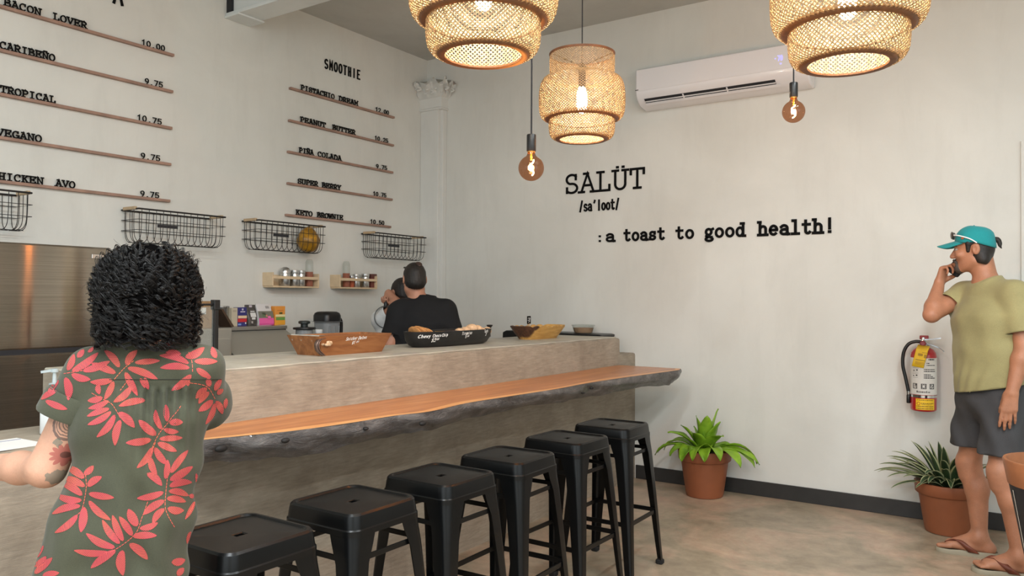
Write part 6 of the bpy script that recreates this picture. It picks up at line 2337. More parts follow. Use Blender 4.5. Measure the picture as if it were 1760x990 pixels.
# sandals
M['sole'] = plain('grey_green_sole', (156, 148, 128), 0.7)
M['strap'] = plain('brown_strap', (112, 56, 36), 0.55, var=0.1)
for AN, fd, inn in ((AR, Vector((-1, 0.02, 0)), -1), (AL, Vector((-1, -0.06, 0)), 1)):
    fd = fd.normalized()
    rd = Vector((fd.y, -fd.x, 0)) * inn
    g = Vector((AN[0], AN[1], 0))
    out = []
    for s, wi_, wo_ in ((-0.085, 0.012, 0.012), (-0.075, 0.028, 0.028), (-0.04, 0.037, 0.037), (0.03, 0.034, 0.036), (0.09, 0.042, 0.043), (0.14, 0.050, 0.048), (0.18, 0.049, 0.044), (0.205, 0.036, 0.026), (0.215, 0.018, 0.008)):
        out.append((s, wi_, wo_))
    mb = MB()
    loops = []
    for s, wi_, wo_ in out:
        zt = 0.030 + 0.006 * (s < 0.02) - 0.004 * (s > 0.1)
        loops.append([g + fd * s + rd * wi_ + Vector((0, 0, 0.0)), g + fd * s + rd * (wi_ + 0.004) + Vector((0, 0, zt * 0.6)), g + fd * s + rd * wi_ + Vector((0, 0, zt)), g + fd * s + rd * (wi_ - 0.008) + Vector((0, 0, zt - 0.008)), g + fd * s - rd * (wo_ - 0.008) + Vector((0, 0, zt - 0.008)), g + fd * s - rd * wo_ + Vector((0, 0, zt)), g + fd * s - rd * (wo_ + 0.004) + Vector((0, 0, zt * 0.6)), g + fd * s - rd * wo_])
    mb.loft(loops, True, True)
    sd = mb.build('sandal', 'sole', man, world=True, smooth=45)
    mb = MB()
    for sg, w0 in ((1, 0.040), (-1, 0.040)):
        P0 = g + fd * 0.156 + rd * 0.020 + Vector((0, 0, 0.056))
        P1 = g + fd * 0.105 + rd * (0.012 + sg * 0.026) + Vector((0, 0, 0.083))
        P2 = g + fd * 0.055 + rd * sg * 0.053 + Vector((0, 0, 0.055))
        P3 = g + fd * 0.025 + rd * sg * 0.044 + Vector((0, 0, 0.026))
        cp = catmull([P0, P1, P2, P3], 5)
        ww = np.linspace(0.013, 0.026, len(cp))
        mb.loft([[p + fd * w, p - fd * w] for p, w in zip(cp, ww)], closed=False)
    mb.build('strap', 'strap', sd, world=True, smooth=60, solid=0.004)
# phone
ph = thing('phone', 'black phone held at the man\'s far ear', 'phone', (4.446, -0.676, 1.612))
pax = Vector((0.64, 0.0, 0.77)).normalized()
pw_ = Vector((0.77, 0.0, -0.64)).normalized()
rotp = Matrix((pw_, pax, pw_.cross(pax))).transposed()
MB().rbox((0, 0, 0), (0.074, 0.150, 0.012), 0.010, rotp).build('case', plain('phone_black', (7, 7, 8), 0.5, Specular_IOR_Level=0.25), ph, smooth=40)
MB().rbox(rotp @ Vector((0, 0, -0.0062)), (0.066, 0.140, 0.0006), 0.008, rotp).build('screen', plain('screen_glass', (6, 6, 8), 0.25, Specular_IOR_Level=0.3), ph)

# ================================================================== the woman at the counter
woman = thing('person', 'curly-haired woman seen from behind in an olive shirt printed with red leaves', 'person', (3.0, -4.63, 0))
wf = Vector((-0.86, 0.50, 0)).normalized()
wr_ = wf.cross(Vector((0, 0, 1)))
wc = A_(cd(250, 640, 1.90))
WSL, WSR = A_(cd(160, 640, 1.885)), A_(cd(340, 636, 1.925))
WEL, WWL = A_(cd(80, 806, 1.85)), A_(cd(-60, 800, 2.02))
WER, WWR = A_(cd(352, 712, 2.07)), A_(cd(280, 740, 2.22))
whc = A_(cd(255, 520, 1.885))
WQ = frame(wf, (0, 0, 1))
ax_pts = [(250, 640, 1.905), (242, 720, 1.895), (232, 800, 1.885), (207, 900, 1.875), (188, 1000, 1.865)]
wp = [A_(cd(*q)) for q in ax_pts]
wpel = wp[3]
F = Field((2.45, -5.05, -0.01), (3.45, -4.15, 1.66), 0.0065)
SPW = {'ax': wr_, 'spine': [(wp[4], 0.088, 1.45), (wp[3], 0.084, 1.45), (wp[2], 0.072, 1.42), (wp[1], 0.076, 1.45), (wp[0] + V3(0, 0, -0.03), 0.068, 1.6)]}
torso(F, SPW, 0.0)
F.cone(wc + V3(0, 0, 0.02), whc + V3(0, 0, -0.06), 0.052, 0.048, 0.05)
for S_h in (WSL, WSR):
    F.cone(wc + V3(0, 0, 0.02), S_h, 0.045, 0.045, 0.05)
F.cone(WSL, WEL, 0.046, 0.042, 0.03)
F.cone(WSR, WER, 0.042, 0.036, 0.03)
for E_h, W_h in ((WEL, WWL), (WER, WWR)):
    md = E_h + (W_h - E_h) * 0.3
    F.cone(E_h, md, 0.037, 0.037, 0.02)
    F.cone(md, W_h, 0.037, 0.024, 0.02)
for sg, (kx, ky) in ((1, (0.02, 0.0)), (-1, (0, 0.0))):
    hp = wp[4] + A_(wr_) * sg * 0.066
    kn = A_((hp[0] + 0.01, hp[1] - 0.01, 0.40))
    an = A_((hp[0] + 0.03, hp[1] - 0.02, 0.085))
    F.cone(hp, kn, 0.070, 0.052, 0.05)
    F.cone(kn, an, 0.05, 0.034, 0.03)
    foot(F, an, (-0.86, 0.5), 0.005, 0.85, inner=-sg)
head(F, whc, WQ, 0.94)
dl = (WWL - WEL) / np.linalg.norm(WWL - WEL)
hand(F, WWL, dl + V3(0, 0, -0.15), (0, 0, -1), A_(wr_), ((20, 20, 12), (22, 22, 12), (24, 24, 12), (26, 26, 14)), s=0.9)
dr_ = (WWR - WER) / np.linalg.norm(WWR - WER)
hand(F, WWR, dr_, (0, 0, -1), -A_(wr_), ((20, 20, 12), (22, 22, 12), (24, 24, 12), (26, 26, 14)), s=0.9)
V, Fq = F.nets()
# skin with the tattoos on her left upper arm
t = skinmat('fair_skin_with_tattoos', (208, 158, 132))
base = t.b.inputs['Base Color'].links[0].from_socket
geo = t.n('ShaderNodeNewGeometry')


def local2(px, py, dep, ang=0.0):
    """two arm-surface coordinates around a spot on the arm"""
    c = cd(px, py, dep)
    ea = (RGT * math.cos(ang) - UPV * math.sin(ang)).normalized()
    eb = (RGT * math.sin(ang) + UPV * math.cos(ang)).normalized()
    sb = t.n('ShaderNodeVectorMath', operation='SUBTRACT')
    t.l(geo.outputs['Position'], sb.inputs[0])
    sb.inputs[1].default_value = c
    outs = []
    for e in (ea, eb):
        dp = t.n('ShaderNodeVectorMath', operation='DOT_PRODUCT')
        t.l(sb.outputs[0], dp.inputs[0])
        dp.inputs[1].default_value = e
        outs.append(dp.outputs['Value'])
    return outs


def polar(x, y):
    r = t.math('SQRT', t.math('ADD', t.math('MULTIPLY', x, x), t.math('MULTIPLY', y, y)))
    return r, t.math('ARCTAN2', y, x)


nzs = t.noise(t.coords(), 60, 3)
x, y = local2(109, 733, 1.80)
r, a = polar(x, y)
rw = t.math('ADD', r, t.math('MULTIPLY', t.math('SUBTRACT', nzs, 0.5), 0.010))
ring = t.math('GREATER_THAN', t.math('SINE', t.math('MULTIPLY', rw, 2 * PI / 0.0068)), 0.35)
msk = t.math('LESS_THAN', rw, 0.037)
edge2 = t.math('MULTIPLY', t.math('GREATER_THAN', rw, 0.0335), t.math('LESS_THAN', rw, 0.0395))
ink1 = t.math('MAXIMUM', t.math('MULTIPLY', ring, msk), edge2)
c = t.mix(t.math('MULTIPLY', ink1, 0.72), base, (58, 54, 58))
x, y = local2(98, 787, 1.80)
r, a = polar(x, y)
pet = t.math('MULTIPLY', t.math('ABSOLUTE', t.math('SINE', t.math('MULTIPLY', a, 6.0))), 0.010)
fl = t.math('LESS_THAN', r, t.math('ADD', pet, 0.018))
c = t.mix(t.math('MULTIPLY', fl, 0.72), c, (160, 66, 66))
ctr = t.math('LESS_THAN', r, 0.008)
c = t.mix(t.math('MULTIPLY', ctr, 0.7), c, (70, 52, 46))
for px, py, rad in ((84, 826, 0.017), (90, 764, 0.007), (114, 766, 0.009)):
    x, y = local2(px, py, 1.80)
    r, a = polar(x, y)
    rr_ = t.math('ADD', r, t.math('MULTIPLY', t.math('SUBTRACT', nzs, 0.5), 0.03))
    c = t.mix(t.math('MULTIPLY', t.math('LESS_THAN', rr_, rad), 0.6), c, (62, 100, 92))
t.l(c, t.b.inputs['Base Color'])
M['skin_fair'] = t.m
skin_obj('body', (relax(V, Fq, 1, 0.4), Fq), 'skin_fair', woman)
eyes(woman, whc, WQ, 0.94)
# jeans and shoes
F = Field((2.6, -5.0, 0.03), (3.35, -4.25, 0.86), 0.008)
torso(F, {'ax': wr_, 'spine': [(wp[4], 0.094, 1.45), (wp[3] + V3(0, 0, -0.02), 0.089, 1.45)]}, 0)
for sg in (1, -1):
    hp = wp[4] + A_(wr_) * sg * 0.075
    kn = A_((hp[0] + 0.01, hp[1] - 0.01, 0.40))
    an = A_((hp[0] + 0.03, hp[1] - 0.02, 0.06))
    F.cone(hp, kn, 0.082, 0.065, 0.04)
    F.cone(kn, an, 0.065, 0.055, 0.03)
F.cut((3, -4.6, 0.07), (0, 0, -1))
V, Fq = F.nets()
skin_obj('jeans', (V, Fq), cloth('blue_denim', (56, 76, 112)), woman)
for sg in (1, -1):
    hp = wp[4] + A_(wr_) * sg * 0.075
    F = Field((hp[0] - 0.3, hp[1] - 0.25, -0.01), (hp[0] + 0.25, hp[1] + 0.3, 0.16), 0.006)
    an = V3(hp[0] + 0.03, hp[1] - 0.02, 0.07)
    f_ = A_(wf)
    F.cone(an - f_ * 0.04 + V3(0, 0, -0.03), an + f_ * 0.15 + V3(0, 0, -0.035), 0.042, 0.036, 0.03)
    F.cone(an, an + f_ * 0.08 + V3(0, 0, -0.03), 0.045, 0.035, 0.03)
    F.cut((0, 0, 0.002), (0, 0, -1), (hp[0], hp[1], 0), 0.6)
    V, Fq = F.nets()
    skin_obj('shoe', (V, Fq), 'black_plastic', woman)
# printed shirt
F = Field((2.62, -5.02, 0.58), (3.42, -4.22, 1.44), 0.0050)
SPW2 = {'ax': wr_, 'spine': [(A_(cd(180, 1080, 1.86)), 0.108, 1.48), (wp[4], 0.103, 1.48), (wp[3], 0.098, 1.46), (wp[2], 0.085, 1.46), (wp[1], 0.089, 1.50), (wp[0] + V3(0, 0, -0.03), 0.083, 1.62)]}
torso(F, SPW2, 0.0)
for S_h in (WSL, WSR):
    F.cone(wc + V3(0, 0, 0.018), S_h, 0.058, 0.060, 0.05)
F.cone(wc + V3(0, 0, 0.02), wc + A_(wf) * 0.02 + V3(0, 0, 0.085), 0.068, 0.060, 0.04)
cuts = []
# left sleeve with rolled cuff
for S_h, E_h, kk, r0, r1 in ((WSL, WEL, 0.45, 0.058, 0.064), (WSR, WER, 0.86, 0.057, 0.062)):
    e = S_h + (E_h - S_h) * kk
    dv = (E_h - S_h) / np.linalg.norm(E_h - S_h)
    G = Field((2.62, -5.02, 0.58), (3.42, -4.22, 1.44), 0.0050)
    G.cone(S_h, e + dv * 0.03, r0, r1, 0.045)
    if S_h is WSR:
        G.cone(e - dv * 0.052, e + dv * 0.03, r1 + 0.007, r1 + 0.011, 0.004)
    G.cut(e, dv)
    F.union(G, 0.025)
    cuts.append((e, dv, 0.12, 0.0045))
wb_ = -A_(wf)


def folds_w(X, Y, Z):
    u = (X - wc[0]) * wr_.x + (Y - wc[1]) * wr_.y
    b = (X - wp[2][0]) * wb_[0] + (Y - wp[2][1]) * wb_[1]
    back = np.clip((b - 0.02) / 0.04, 0, 1)
    yk = 1.193
    m = np.clip((yk - Z) / 0.012, 0, 1) * np.clip(1 - (yk - Z) / 0.26, 0, 1)
    g = np.exp(-((u - 0.03) / 0.07) ** 2)
    pl = 0.0100 * np.sin(2 * PI * u / 0.024 + 1.0) * m ** 1.3 * g * back
    long = 0.0060 * np.sin(2 * PI * (u + 0.10 * (1.1 - Z)) / 0.105 + 0.6) * np.clip((yk - Z) / 0.25, 0, 1) * back
    yoke = 0.0020 * np.exp(-((Z - yk) / 0.003) ** 2) * back
    wr2 = 0.0022 * np.sin(50 * Z + 30 * u + 3 * np.sin(20 * u))
    return pl + long + yoke + wr2


F.warp(folds_w)
hemw = A_(cd(180, 1075, 1.86))
F.cut(hemw, (0, 0, -1))
cuts.append((hemw, (0, 0, -1), 0.4, 0.0045))
nk = wc + A_(wf) * 0.02 + V3(0, 0, 0.088)
nkn = A_(wf) * 0.25 + V3(0, 0, 1)
F.cut(nk, nkn, nk + V3(0, 0, 0.07), 0.10)
cuts.append((nk, nkn, 0.085, 0.0045))
V, Fq = F.nets()
V, Fq = open_ends(relax(V, Fq, 1, 0.4), Fq, cuts)
M['olive_linen'] = cloth('olive_linen', (62, 63, 47), var=0.08, weave=380, bump=0.25)
t = NT('red_leaf_print')
uvn = t.n('ShaderNodeUVMap')
sx = t.n('ShaderNodeSeparateXYZ')
t.l(uvn.outputs[0], sx.inputs[0])
st = t.math('SINE', t.math('MULTIPLY', t.math('ADD', sx.outputs[0], t.math('MULTIPLY', sx.outputs[1], 0.9)), 2 * PI))
f = t.ramp(st, [(0.0, (0, 0, 0)), (0.10, (40, 40, 40)), (0.34, (255, 255, 255))])
t.col(t.mix(f, (112, 46, 60), t.ramp(t.noise(t.coords(), 14, 2), [(0.35, (226, 84, 82)), (0.7, (230, 108, 76))])))
t.p(Roughness=0.85)
M['leaf_print'] = t.m

# leaves of the print, listed as they sit on the cloth: base, tip, width (crop pixels of the back view)
SPR = {4.5: (60, 560, [
    (330, 245, 380, 185, 40), (255, 345, 305, 220, 45), (290, 350, 490, 210, 50), (410, 205, 455, 165, 25), (375, 350, 580, 275, 50), (285, 375, 430, 415, 50),
    (240, 400, 260, 575, 58), (185, 420, 100, 520, 35), (165, 505, 50, 570, 40), (85, 580, 250, 645, 45),
    (655, 320, 540, 190, 50), (705, 300, 790, 190, 50), (775, 285, 965, 270, 40), (720, 325, 950, 415, 50), (625, 365, 440, 290, 50), (700, 360, 795, 540, 50),
    (745, 475, 610, 590, 50), (600, 420, 430, 435, 45), (610, 430, 540, 570, 45), (490, 450, 500, 530, 40), (850, 400, 880, 490, 35), (815, 405, 850, 480, 30),
    (850, 575, 650, 620, 48), (570, 580, 415, 640, 40), (575, 640, 405, 700, 40), (590, 665, 410, 765, 45), (620, 690, 480, 860, 50), (660, 730, 620, 925, 52), (650, 670, 770, 785, 58), (525, 555, 410, 580, 45),
    (1190, 290, 965, 230, 45), (1195, 325, 970, 325, 48), (1210, 380, 1060, 500, 50), (1165, 245, 1310, 170, 55), (1235, 275, 1410, 275, 45), (1250, 330, 1360, 400, 45), (1400, 250, 1370, 165, 42), (1130, 220, 1010, 205, 35), (1180, 395, 1185, 465, 38),
    (1330, 480, 1245, 560, 45), (1345, 510, 1265, 600, 45), (1375, 575, 1265, 660, 50), (1390, 500, 1440, 410, 40), (1410, 530, 1455, 490, 35), (1400, 580, 1450, 680, 45), (1390, 600, 1320, 760, 40), (1350, 470, 1340, 395, 40), (1480, 560, 1470, 640, 30),
    (980, 800, 930, 650, 45), (1020, 740, 1010, 610, 42), (1040, 750, 1145, 745, 48), (935, 845, 805, 730, 58), (995, 800, 1110, 820, 40), (965, 875, 1140, 865, 42), (900, 880, 705, 905, 52), (950, 905, 1095, 970, 48), (560, 130, 600, 150, 30), (1010, 120, 1060, 150, 40), (840, 130, 880, 130, 20)]),
    4.303: (60, 760, [
        (870, 40, 755, 190, 45), (885, 40, 975, 165, 48), (850, 110, 900, 250, 45), (830, 230, 940, 320, 50),
        (965, 270, 980, 130, 42), (1005, 225, 1130, 60, 45), (1000, 280, 1165, 180, 52), (995, 325, 1160, 295, 48), (990, 360, 1135, 395, 46), (975, 415, 1115, 440, 46), (980, 490, 1100, 505, 52), (950, 370, 755, 415, 46), (955, 430, 800, 535, 50), (955, 490, 870, 600, 45),
        (1195, 300, 1190, 230, 22), (1180, 440, 1110, 570, 30), (1140, 390, 1180, 410, 30), (1150, 660, 1125, 750, 30),
        (365, 240, 435, 175, 42), (390, 325, 495, 255, 48), (365, 265, 235, 180, 52), (370, 325, 205, 260, 48), (350, 390, 185, 295, 52), (345, 430, 155, 390, 48), (335, 470, 130, 530, 48), (315, 540, 150, 670, 46), (365, 480, 340, 665, 58), (400, 380, 585, 410, 46), (400, 435, 560, 575, 48),
        (755, 620, 690, 495, 62), (775, 640, 910, 595, 42), (720, 690, 625, 550, 48), (725, 695, 900, 690, 48), (650, 730, 575, 540, 48), (625, 750, 500, 575, 48), (590, 780, 380, 675, 52), (540, 815, 290, 800, 46), (595, 800, 415, 930, 52), (645, 800, 650, 985, 62), (700, 750, 835, 865, 58),
        (10, 855, 65, 765, 42), (0, 920, 85, 845, 46), (0, 970, 130, 855, 46), (60, 985, 180, 965, 42), (130, 400, 135, 340, 25), (95, 480, 95, 420, 35), (1010, 890, 1110, 870, 52), (1050, 985, 1100, 930, 42)])}
STEMS = {4.5: (60, 560, [[(765, 270), (690, 330), (610, 420)], [(720, 420), (660, 500)], [(440, 520), (530, 570), (600, 610), (660, 710)], [(1190, 205), (1215, 280), (1220, 360)], [(1200, 440), (1330, 470), (1395, 570)], [(1130, 620), (1060, 710), (950, 850), (900, 960)], [(225, 370), (300, 358), (375, 345)]]),
         4.303: (60, 760, [[(890, 0), (850, 110)], [(985, 225), (965, 400), (970, 510), (1035, 635)], [(375, 240), (380, 340), (350, 490), (310, 540)], [(835, 440), (790, 560), (740, 680), (600, 790), (520, 820)], [(1190, 250), (1180, 440), (1110, 570)]])}
# rolled cuff on her left sleeve
dvc = Vector((WEL - WSL) / np.linalg.norm(WEL - WSL))
ec = Vector(WSL + (WEL - WSL) * 0.46)
qc = dvc.to_track_quat('Z', 'Y').to_matrix()
mb = MB()
mb.lathe([(0.062, -0.050), (0.0735, -0.052), (0.077, -0.044), (0.079, 0.0), (0.077, 0.006), (0.072, 0.004), (0.066, -0.02)], 48, c=ec, rot=qc)
cuff_v, cuff_f = list(mb.v), list(mb.f)
mb.build('sleeve_cuff', 'olive_linen', woman, world=True, smooth=50)
bvh = BVHTree.FromPolygons([tuple(p) for p in V] + cuff_v, [tuple(int(i) for i in q) for q in Fq] + [tuple(i + len(V) for i in f) for f in cuff_f])


def cast(px, py, front=False):
    d = ray(px, py).normalized()
    hit, n, fi, ds = bvh.ray_cast(CAM, d)
    if hit is None:
        return None
    if front:
        o, last = hit, None
        for _ in range(5):
            h2, n2, f2, d2 = bvh.ray_cast(o + d * 0.004, d)
            if h2 is None:
                break
            last, n_l = h2, n2
            o = h2
        if last is None or (last - hit).length < 0.08:
            return None
        hit, n = last, n_l
        if n.dot(d) < 0:
            n = -n
        return hit + n * 0.0008
    if n.dot(d) > 0:
        n = -n
    return hit + n * 0.0007


PV, PF, PUV = [], [], []


def patch(grid, uvf, front):
    """grid: rows of pixel points laid on the cloth"""
    pts = [[cast(x, y, front) for x, y in row] for row in grid]
    for i in range(len(grid) - 1):
        for j in range(len(grid[0]) - 1):
            q = [pts[i][j], pts[i][j + 1], pts[i + 1][j + 1], pts[i + 1][j]]
            if any(p is None for p in q) or max((q[k] - q[k - 1]).length for k in range(4)) > 0.022:
                continue
            b = len(PV)
            PV.extend(q)
            PF.append((b, b + 1, b + 2, b + 3))
            PUV.append([uvf(i, j), uvf(i, j + 1), uvf(i + 1, j + 1), uvf(i + 1, j)])


rl = random.Random(5)
for front in (False, True):
    for sc_, (ox, oy_, L) in SPR.items():
        for bx, by, tx, ty, w in L:
            w = w * 1.12
            b, e = Vector((ox + bx / sc_, oy_ + by / sc_)), Vector((ox + tx / sc_, oy_ + ty / sc_))
            ln = (e - b).length
            u_, hw_ = (e - b) / ln, w / sc_ / 2
            nrm = Vector((-u_.y, u_.x))
            bend = rl.uniform(-0.08, 0.08) * ln
            ns = max(6, int(ln / 2.6))
            grid = []
            for i in range(ns + 1):
                s = i / ns
                hw2 = hw_ * (math.sin(PI * min(1, 0.06 + s * 0.94)) ** 0.62 if 0 < s < 1 else 0.12)
                c_ = b + u_ * ln * s + nrm * bend * math.sin(PI * s)
                grid.append([tuple(c_ + nrm * hw2 * k) for k in (-1, -0.5, 0, 0.5, 1)])
            per = ln / 2.9
            patch(grid, lambda i, j, ns=ns, per=per, hw_=hw_: (i / ns * per, (j - 2) / 2 * hw_ / 3.0), front)
    for sc_, (ox, oy_, L) in STEMS.items():
        for pl_ in L:
            cp = catmull([(ox + x / sc_, oy_ + y / sc_, 0) for x, y in pl_], 10)
            k = 0
            for i in range(len(cp) - 1):
                a, b = cp[i], cp[i + 1]
                nn_ = max(1, int((b - a).length / 1.2))
                u_ = (b - a).normalized()
                nr = Vector((-u_.y, u_.x, 0)) * 0.45
                for q in range(nn_):
                    k += 1
                    if k % 4 == 0:
                        continue
                    p0, p1 = a + (b - a) * q / nn_, a + (b - a) * (q + 1) / nn_
                    patch([[(p0.x - nr.x, p0.y - nr.y), (p0.x + nr.x, p0.y + nr.y)], [(p1.x - nr.x, p1.y - nr.y), (p1.x + nr.x, p1.y + nr.y)]], lambda i, j: (0.28, 0), front)
nb, nf = len(V), len(Fq)
V2 = np.concatenate([V, np.array([tuple(p) for p in PV])])
F2 = np.concatenate([Fq, np.array(PF) + nb])
shirt = skin_obj('printed_shirt', (V2, F2), ['olive_linen', 'leaf_print'], woman)
me = shirt.data
mi = np.zeros(len(me.polygons), dtype=np.int32)
if len(me.polygons) == len(F2):
    mi[nf:] = 1
    me.polygons.foreach_set('material_index', mi)
    uvl = me.uv_layers.new(name='UVMap')
    arr = np.zeros((len(me.loops), 2), dtype=np.float32)
    arr[nf * 4:] = np.array(PUV, dtype=np.float32).reshape(-1, 2)
    uvl.data.foreach_set('uv', arr.ravel())
# yoke seam
mb = MB()
yz = [(102 + i * 9, None) for i in range(33)]
seam = []
for i in range(34):
    p = cast(188 + i * 6.0, 652.5 - 0.02 * i + 0.0 * i)
    if p is not None and (not seam or (p - seam[-1]).length < 0.03):
        seam.append(p)
if len(seam) > 2:
    mb.tube(seam, 0.0009, 5)
    mb.build('yoke_seam', plain('dark_thread', (40, 40, 30), 0.9), woman, world=True)
# collar band
mb = MB()
cl = []
for z, r_ in ((0.060, 0.078), (0.090, 0.070), (0.112, 0.066), (0.100, 0.072), (0.070, 0.084)):
    cl.append([Vector(wc) + wf * 0.02 + Vector((wr_.x * r_ * math.cos(a) + wf.x * r_ * math.sin(a), wr_.y * r_ * math.cos(a) + wf.y * r_ * math.sin(a), z)) for a in np.linspace(0, 2 * PI, 40, endpoint=False)])
mb.loft(cl)
mb.build('collar', 'olive_linen', woman, world=True, smooth=60)

# curly hair: a dark mass and about two thousand ringlets
t = NT('black_curls')
t.col(t.ramp(t.noise(t.coords(), 40, 3), [(0.35, (9, 8, 8)), (0.7, (22, 18, 17))]))
t.p(Roughness=0.40, Specular_IOR_Level=0.35)
M['curls'] = t.m
hcx = Vector(cd(255, 508, 1.885))
F = Field(A_(hcx) - 0.22, A_(hcx) + 0.22, 0.007)
for dx, dy, dz, rx, ry, rz in ((0, 0, 0.022, 0.098, 0.104, 0.100), (0, -0.01, -0.03, 0.100, 0.094, 0.078), (-0.066, -0.01, -0.05, 0.038, 0.055, 0.058), (0.066, -0.01, -0.05, 0.038, 0.055, 0.056)):
    F.ell(A_(hcx) + WQ @ A_((dx, dy, dz)), (rx, ry, rz), WQ, 0.03)
F.cut(A_(hcx) + WQ @ A_((0, 0.075, 0)), WQ @ A_((0, 1, 0.0)))
hr_ = random.Random(9)
nh = [(hr_.uniform(25, 60), hr_.uniform(0, 6), hr_.choice((0, 1, 2))) for _ in range(6)]


def frizz(X, Y, Z):
    s = np.zeros(np.broadcast(X, Y, Z).shape, dtype=np.float32)
    for f_, p_, ax_ in nh:
        q = (X + 0.5 * Y, Y + 0.5 * Z, Z + 0.5 * X)[ax_]
        w = (Y, Z, X)[ax_]
        s += 0.0016 * np.sin(f_ * 3 * q + p_ + 1.4 * np.sin(f_ * w * 2))
    return s


F.warp(frizz)
V, Fq = F.nets()
hair = skin_obj('hair', (V, Fq), plain('hair_mass', (9, 8, 8), 1.0, Specular_IOR_Level=0.0), woman)
cu = bpy.data.curves.new('curl', 'CURVE')
cu.dimensions = '3D'
cu.bevel_depth = 0.0008
cu.bevel_resolution = 0
cu.resolution_u = 1
cu.materials.append(M['curls'])
cu.use_fill_caps = False


def add_curl(pts, rad):
    sp = cu.splines.new('POLY')
    sp.points.add(len(pts) - 1)
    co = np.ones((len(pts), 4), dtype=np.float32)
    co[:, :3] = pts
    sp.points.foreach_set('co', co.ravel())
    sp.points.foreach_set('radius', rad)


rn = np.random.default_rng(4)
WQa = np.array(WQ)


def surf_point(u, v):
    """direction on the head (azimuth u, height v in -1..1) to the hair's outer surface in local coordinates"""
    z = v
    rx = 0.107 if z < 0.0 else 0.107 * math.sqrt(max(0, 1 - (z / 1.0) ** 2.3)) + 0.003
    ry = rx * 0.95
    if z < -0.75:
        rx *= 0.95
        ry *= 0.92
    return A_((rx * math.cos(u), ry * math.sin(u), 0.119 * z))


nclump = 900
for i in range(nclump):
    u = rn.uniform(0, 2 * PI)
    if math.sin(u) > 0.55:
        continue
    v0 = 1.0 - 1.55 * rn.uniform(0, 1) ** 1.15
    ln = rn.uniform(0.30, 0.85)
    ra = rn.uniform(0.0045, 0.0125)
    pitch = rn.uniform(0.012, 0.026)
    ph0 = rn.uniform(0, 2 * PI)
    dep = rn.uniform(0.84, 1.07)
    drift = rn.uniform(-0.7, 0.7)
    flat = rn.uniform(0.25, 1.0)      # flattened coils read as S-waves, round ones as ringlets
    updn = rn.uniform(0.0, 1.1)
    hand_ = rn.choice((-1, 1))
    tot = ln * 0.15
    n_t = max(14, int(tot / pitch * 11))
    for strand in range(7):
        dph, dra, dof = rn.normal(0, 0.30), rn.uniform(0.8, 1.25), rn.normal(0, 0.0013, 3)
        pts = np.zeros((n_t, 3))
        for q in range(n_t):
            s = q / (n_t - 1)
            v = max(v0 - ln * s, -0.93)
            P_ = surf_point(u + drift * s, v) * (dep + 0.05 * s)
            nrm = P_ / (np.linalg.norm(P_) + 1e-9)
            side = A_((-math.sin(u), math.cos(u), 0))
            an = ph0 + dph * (0.5 + s) + hand_ * 2 * PI * s * tot / pitch
            rr2 = ra * dra * (0.55 + 0.6 * s)
            pts[q] = P_ + nrm * rr2 * flat * math.cos(an) + side * rr2 * math.sin(an) + A_((0, 0, rr2 * updn * math.cos(an + 0.6))) + dof
        W_ = A_(hcx) + pts @ WQa.T
        add_curl(W_, np.linspace(1.1, 0.5, n_t) * rn.uniform(0.6, 1.15))
for i in range(520):
    # loose flyaway hairs
    u = rn.uniform(0, 2 * PI)
    if math.sin(u) > 0.5:
        continue
    v = rn.uniform(-0.9, 1.0)
    P0 = surf_point(u, v) * 0.97
    d0 = P0 / np.linalg.norm(P0) + rn.normal(0, 0.5, 3)
    spin_ = rn.normal(0, 0.7, 3)
    pts = []
    p = P0.copy()
    for q in range(12):
        d0 = d0 + rn.normal(0, 0.22, 3) + np.cross(d0, spin_) * 0.55 + A_((0, 0, -0.10))
        d0 /= np.linalg.norm(d0)
        p = p + d0 * 0.0035
        pts.append(p.copy())
    add_curl(A_(hcx) + np.array(pts) @ WQa.T, np.full(12, 0.32))
co = bpy.data.objects.new('curls', cu)
COL.objects.link(co)
co.parent = hair
co.location = -world_loc(hair)
co['kind'] = 'stuff'

# ================================================================== man in the black shirt behind the bar
m2 = thing('person', 'dark-haired man in a black t-shirt seen from behind the bar bowls', 'person', (1.14, -1.46, 0))
h2c = A_(cd(712, 482, 5.56))
H2Q = frame((-0.80, 0.60, -0.12))
f2 = Vector((-0.66, 0.75, 0)).normalized()
r2 = f2.cross(Vector((0, 0, 1)))
c2 = A_(cd(726, 528, 5.56))
S2L, S2R = A_(cd(686, 536, 5.54)), A_(cd(766, 533, 5.56))
E2L, E2R = A_(cd(671, 592, 5.50)), A_(cd(784, 590, 5.56))
W2L, W2R = E2L + V3(-0.02, 0.18, -0.10), E2R + V3(-0.20, 0.06, -0.10)
b2x, b2y = c2[0], c2[1]
SP = {'ax': r2, 'spine': [(V3(b2x, b2y, 0.90), 0.115, 1.4), (V3(b2x, b2y, 1.08), 0.115, 1.42), (V3(b2x, b2y, 1.22), 0.120, 1.45), (V3(b2x, b2y, 1.31), 0.095, 1.7)]}


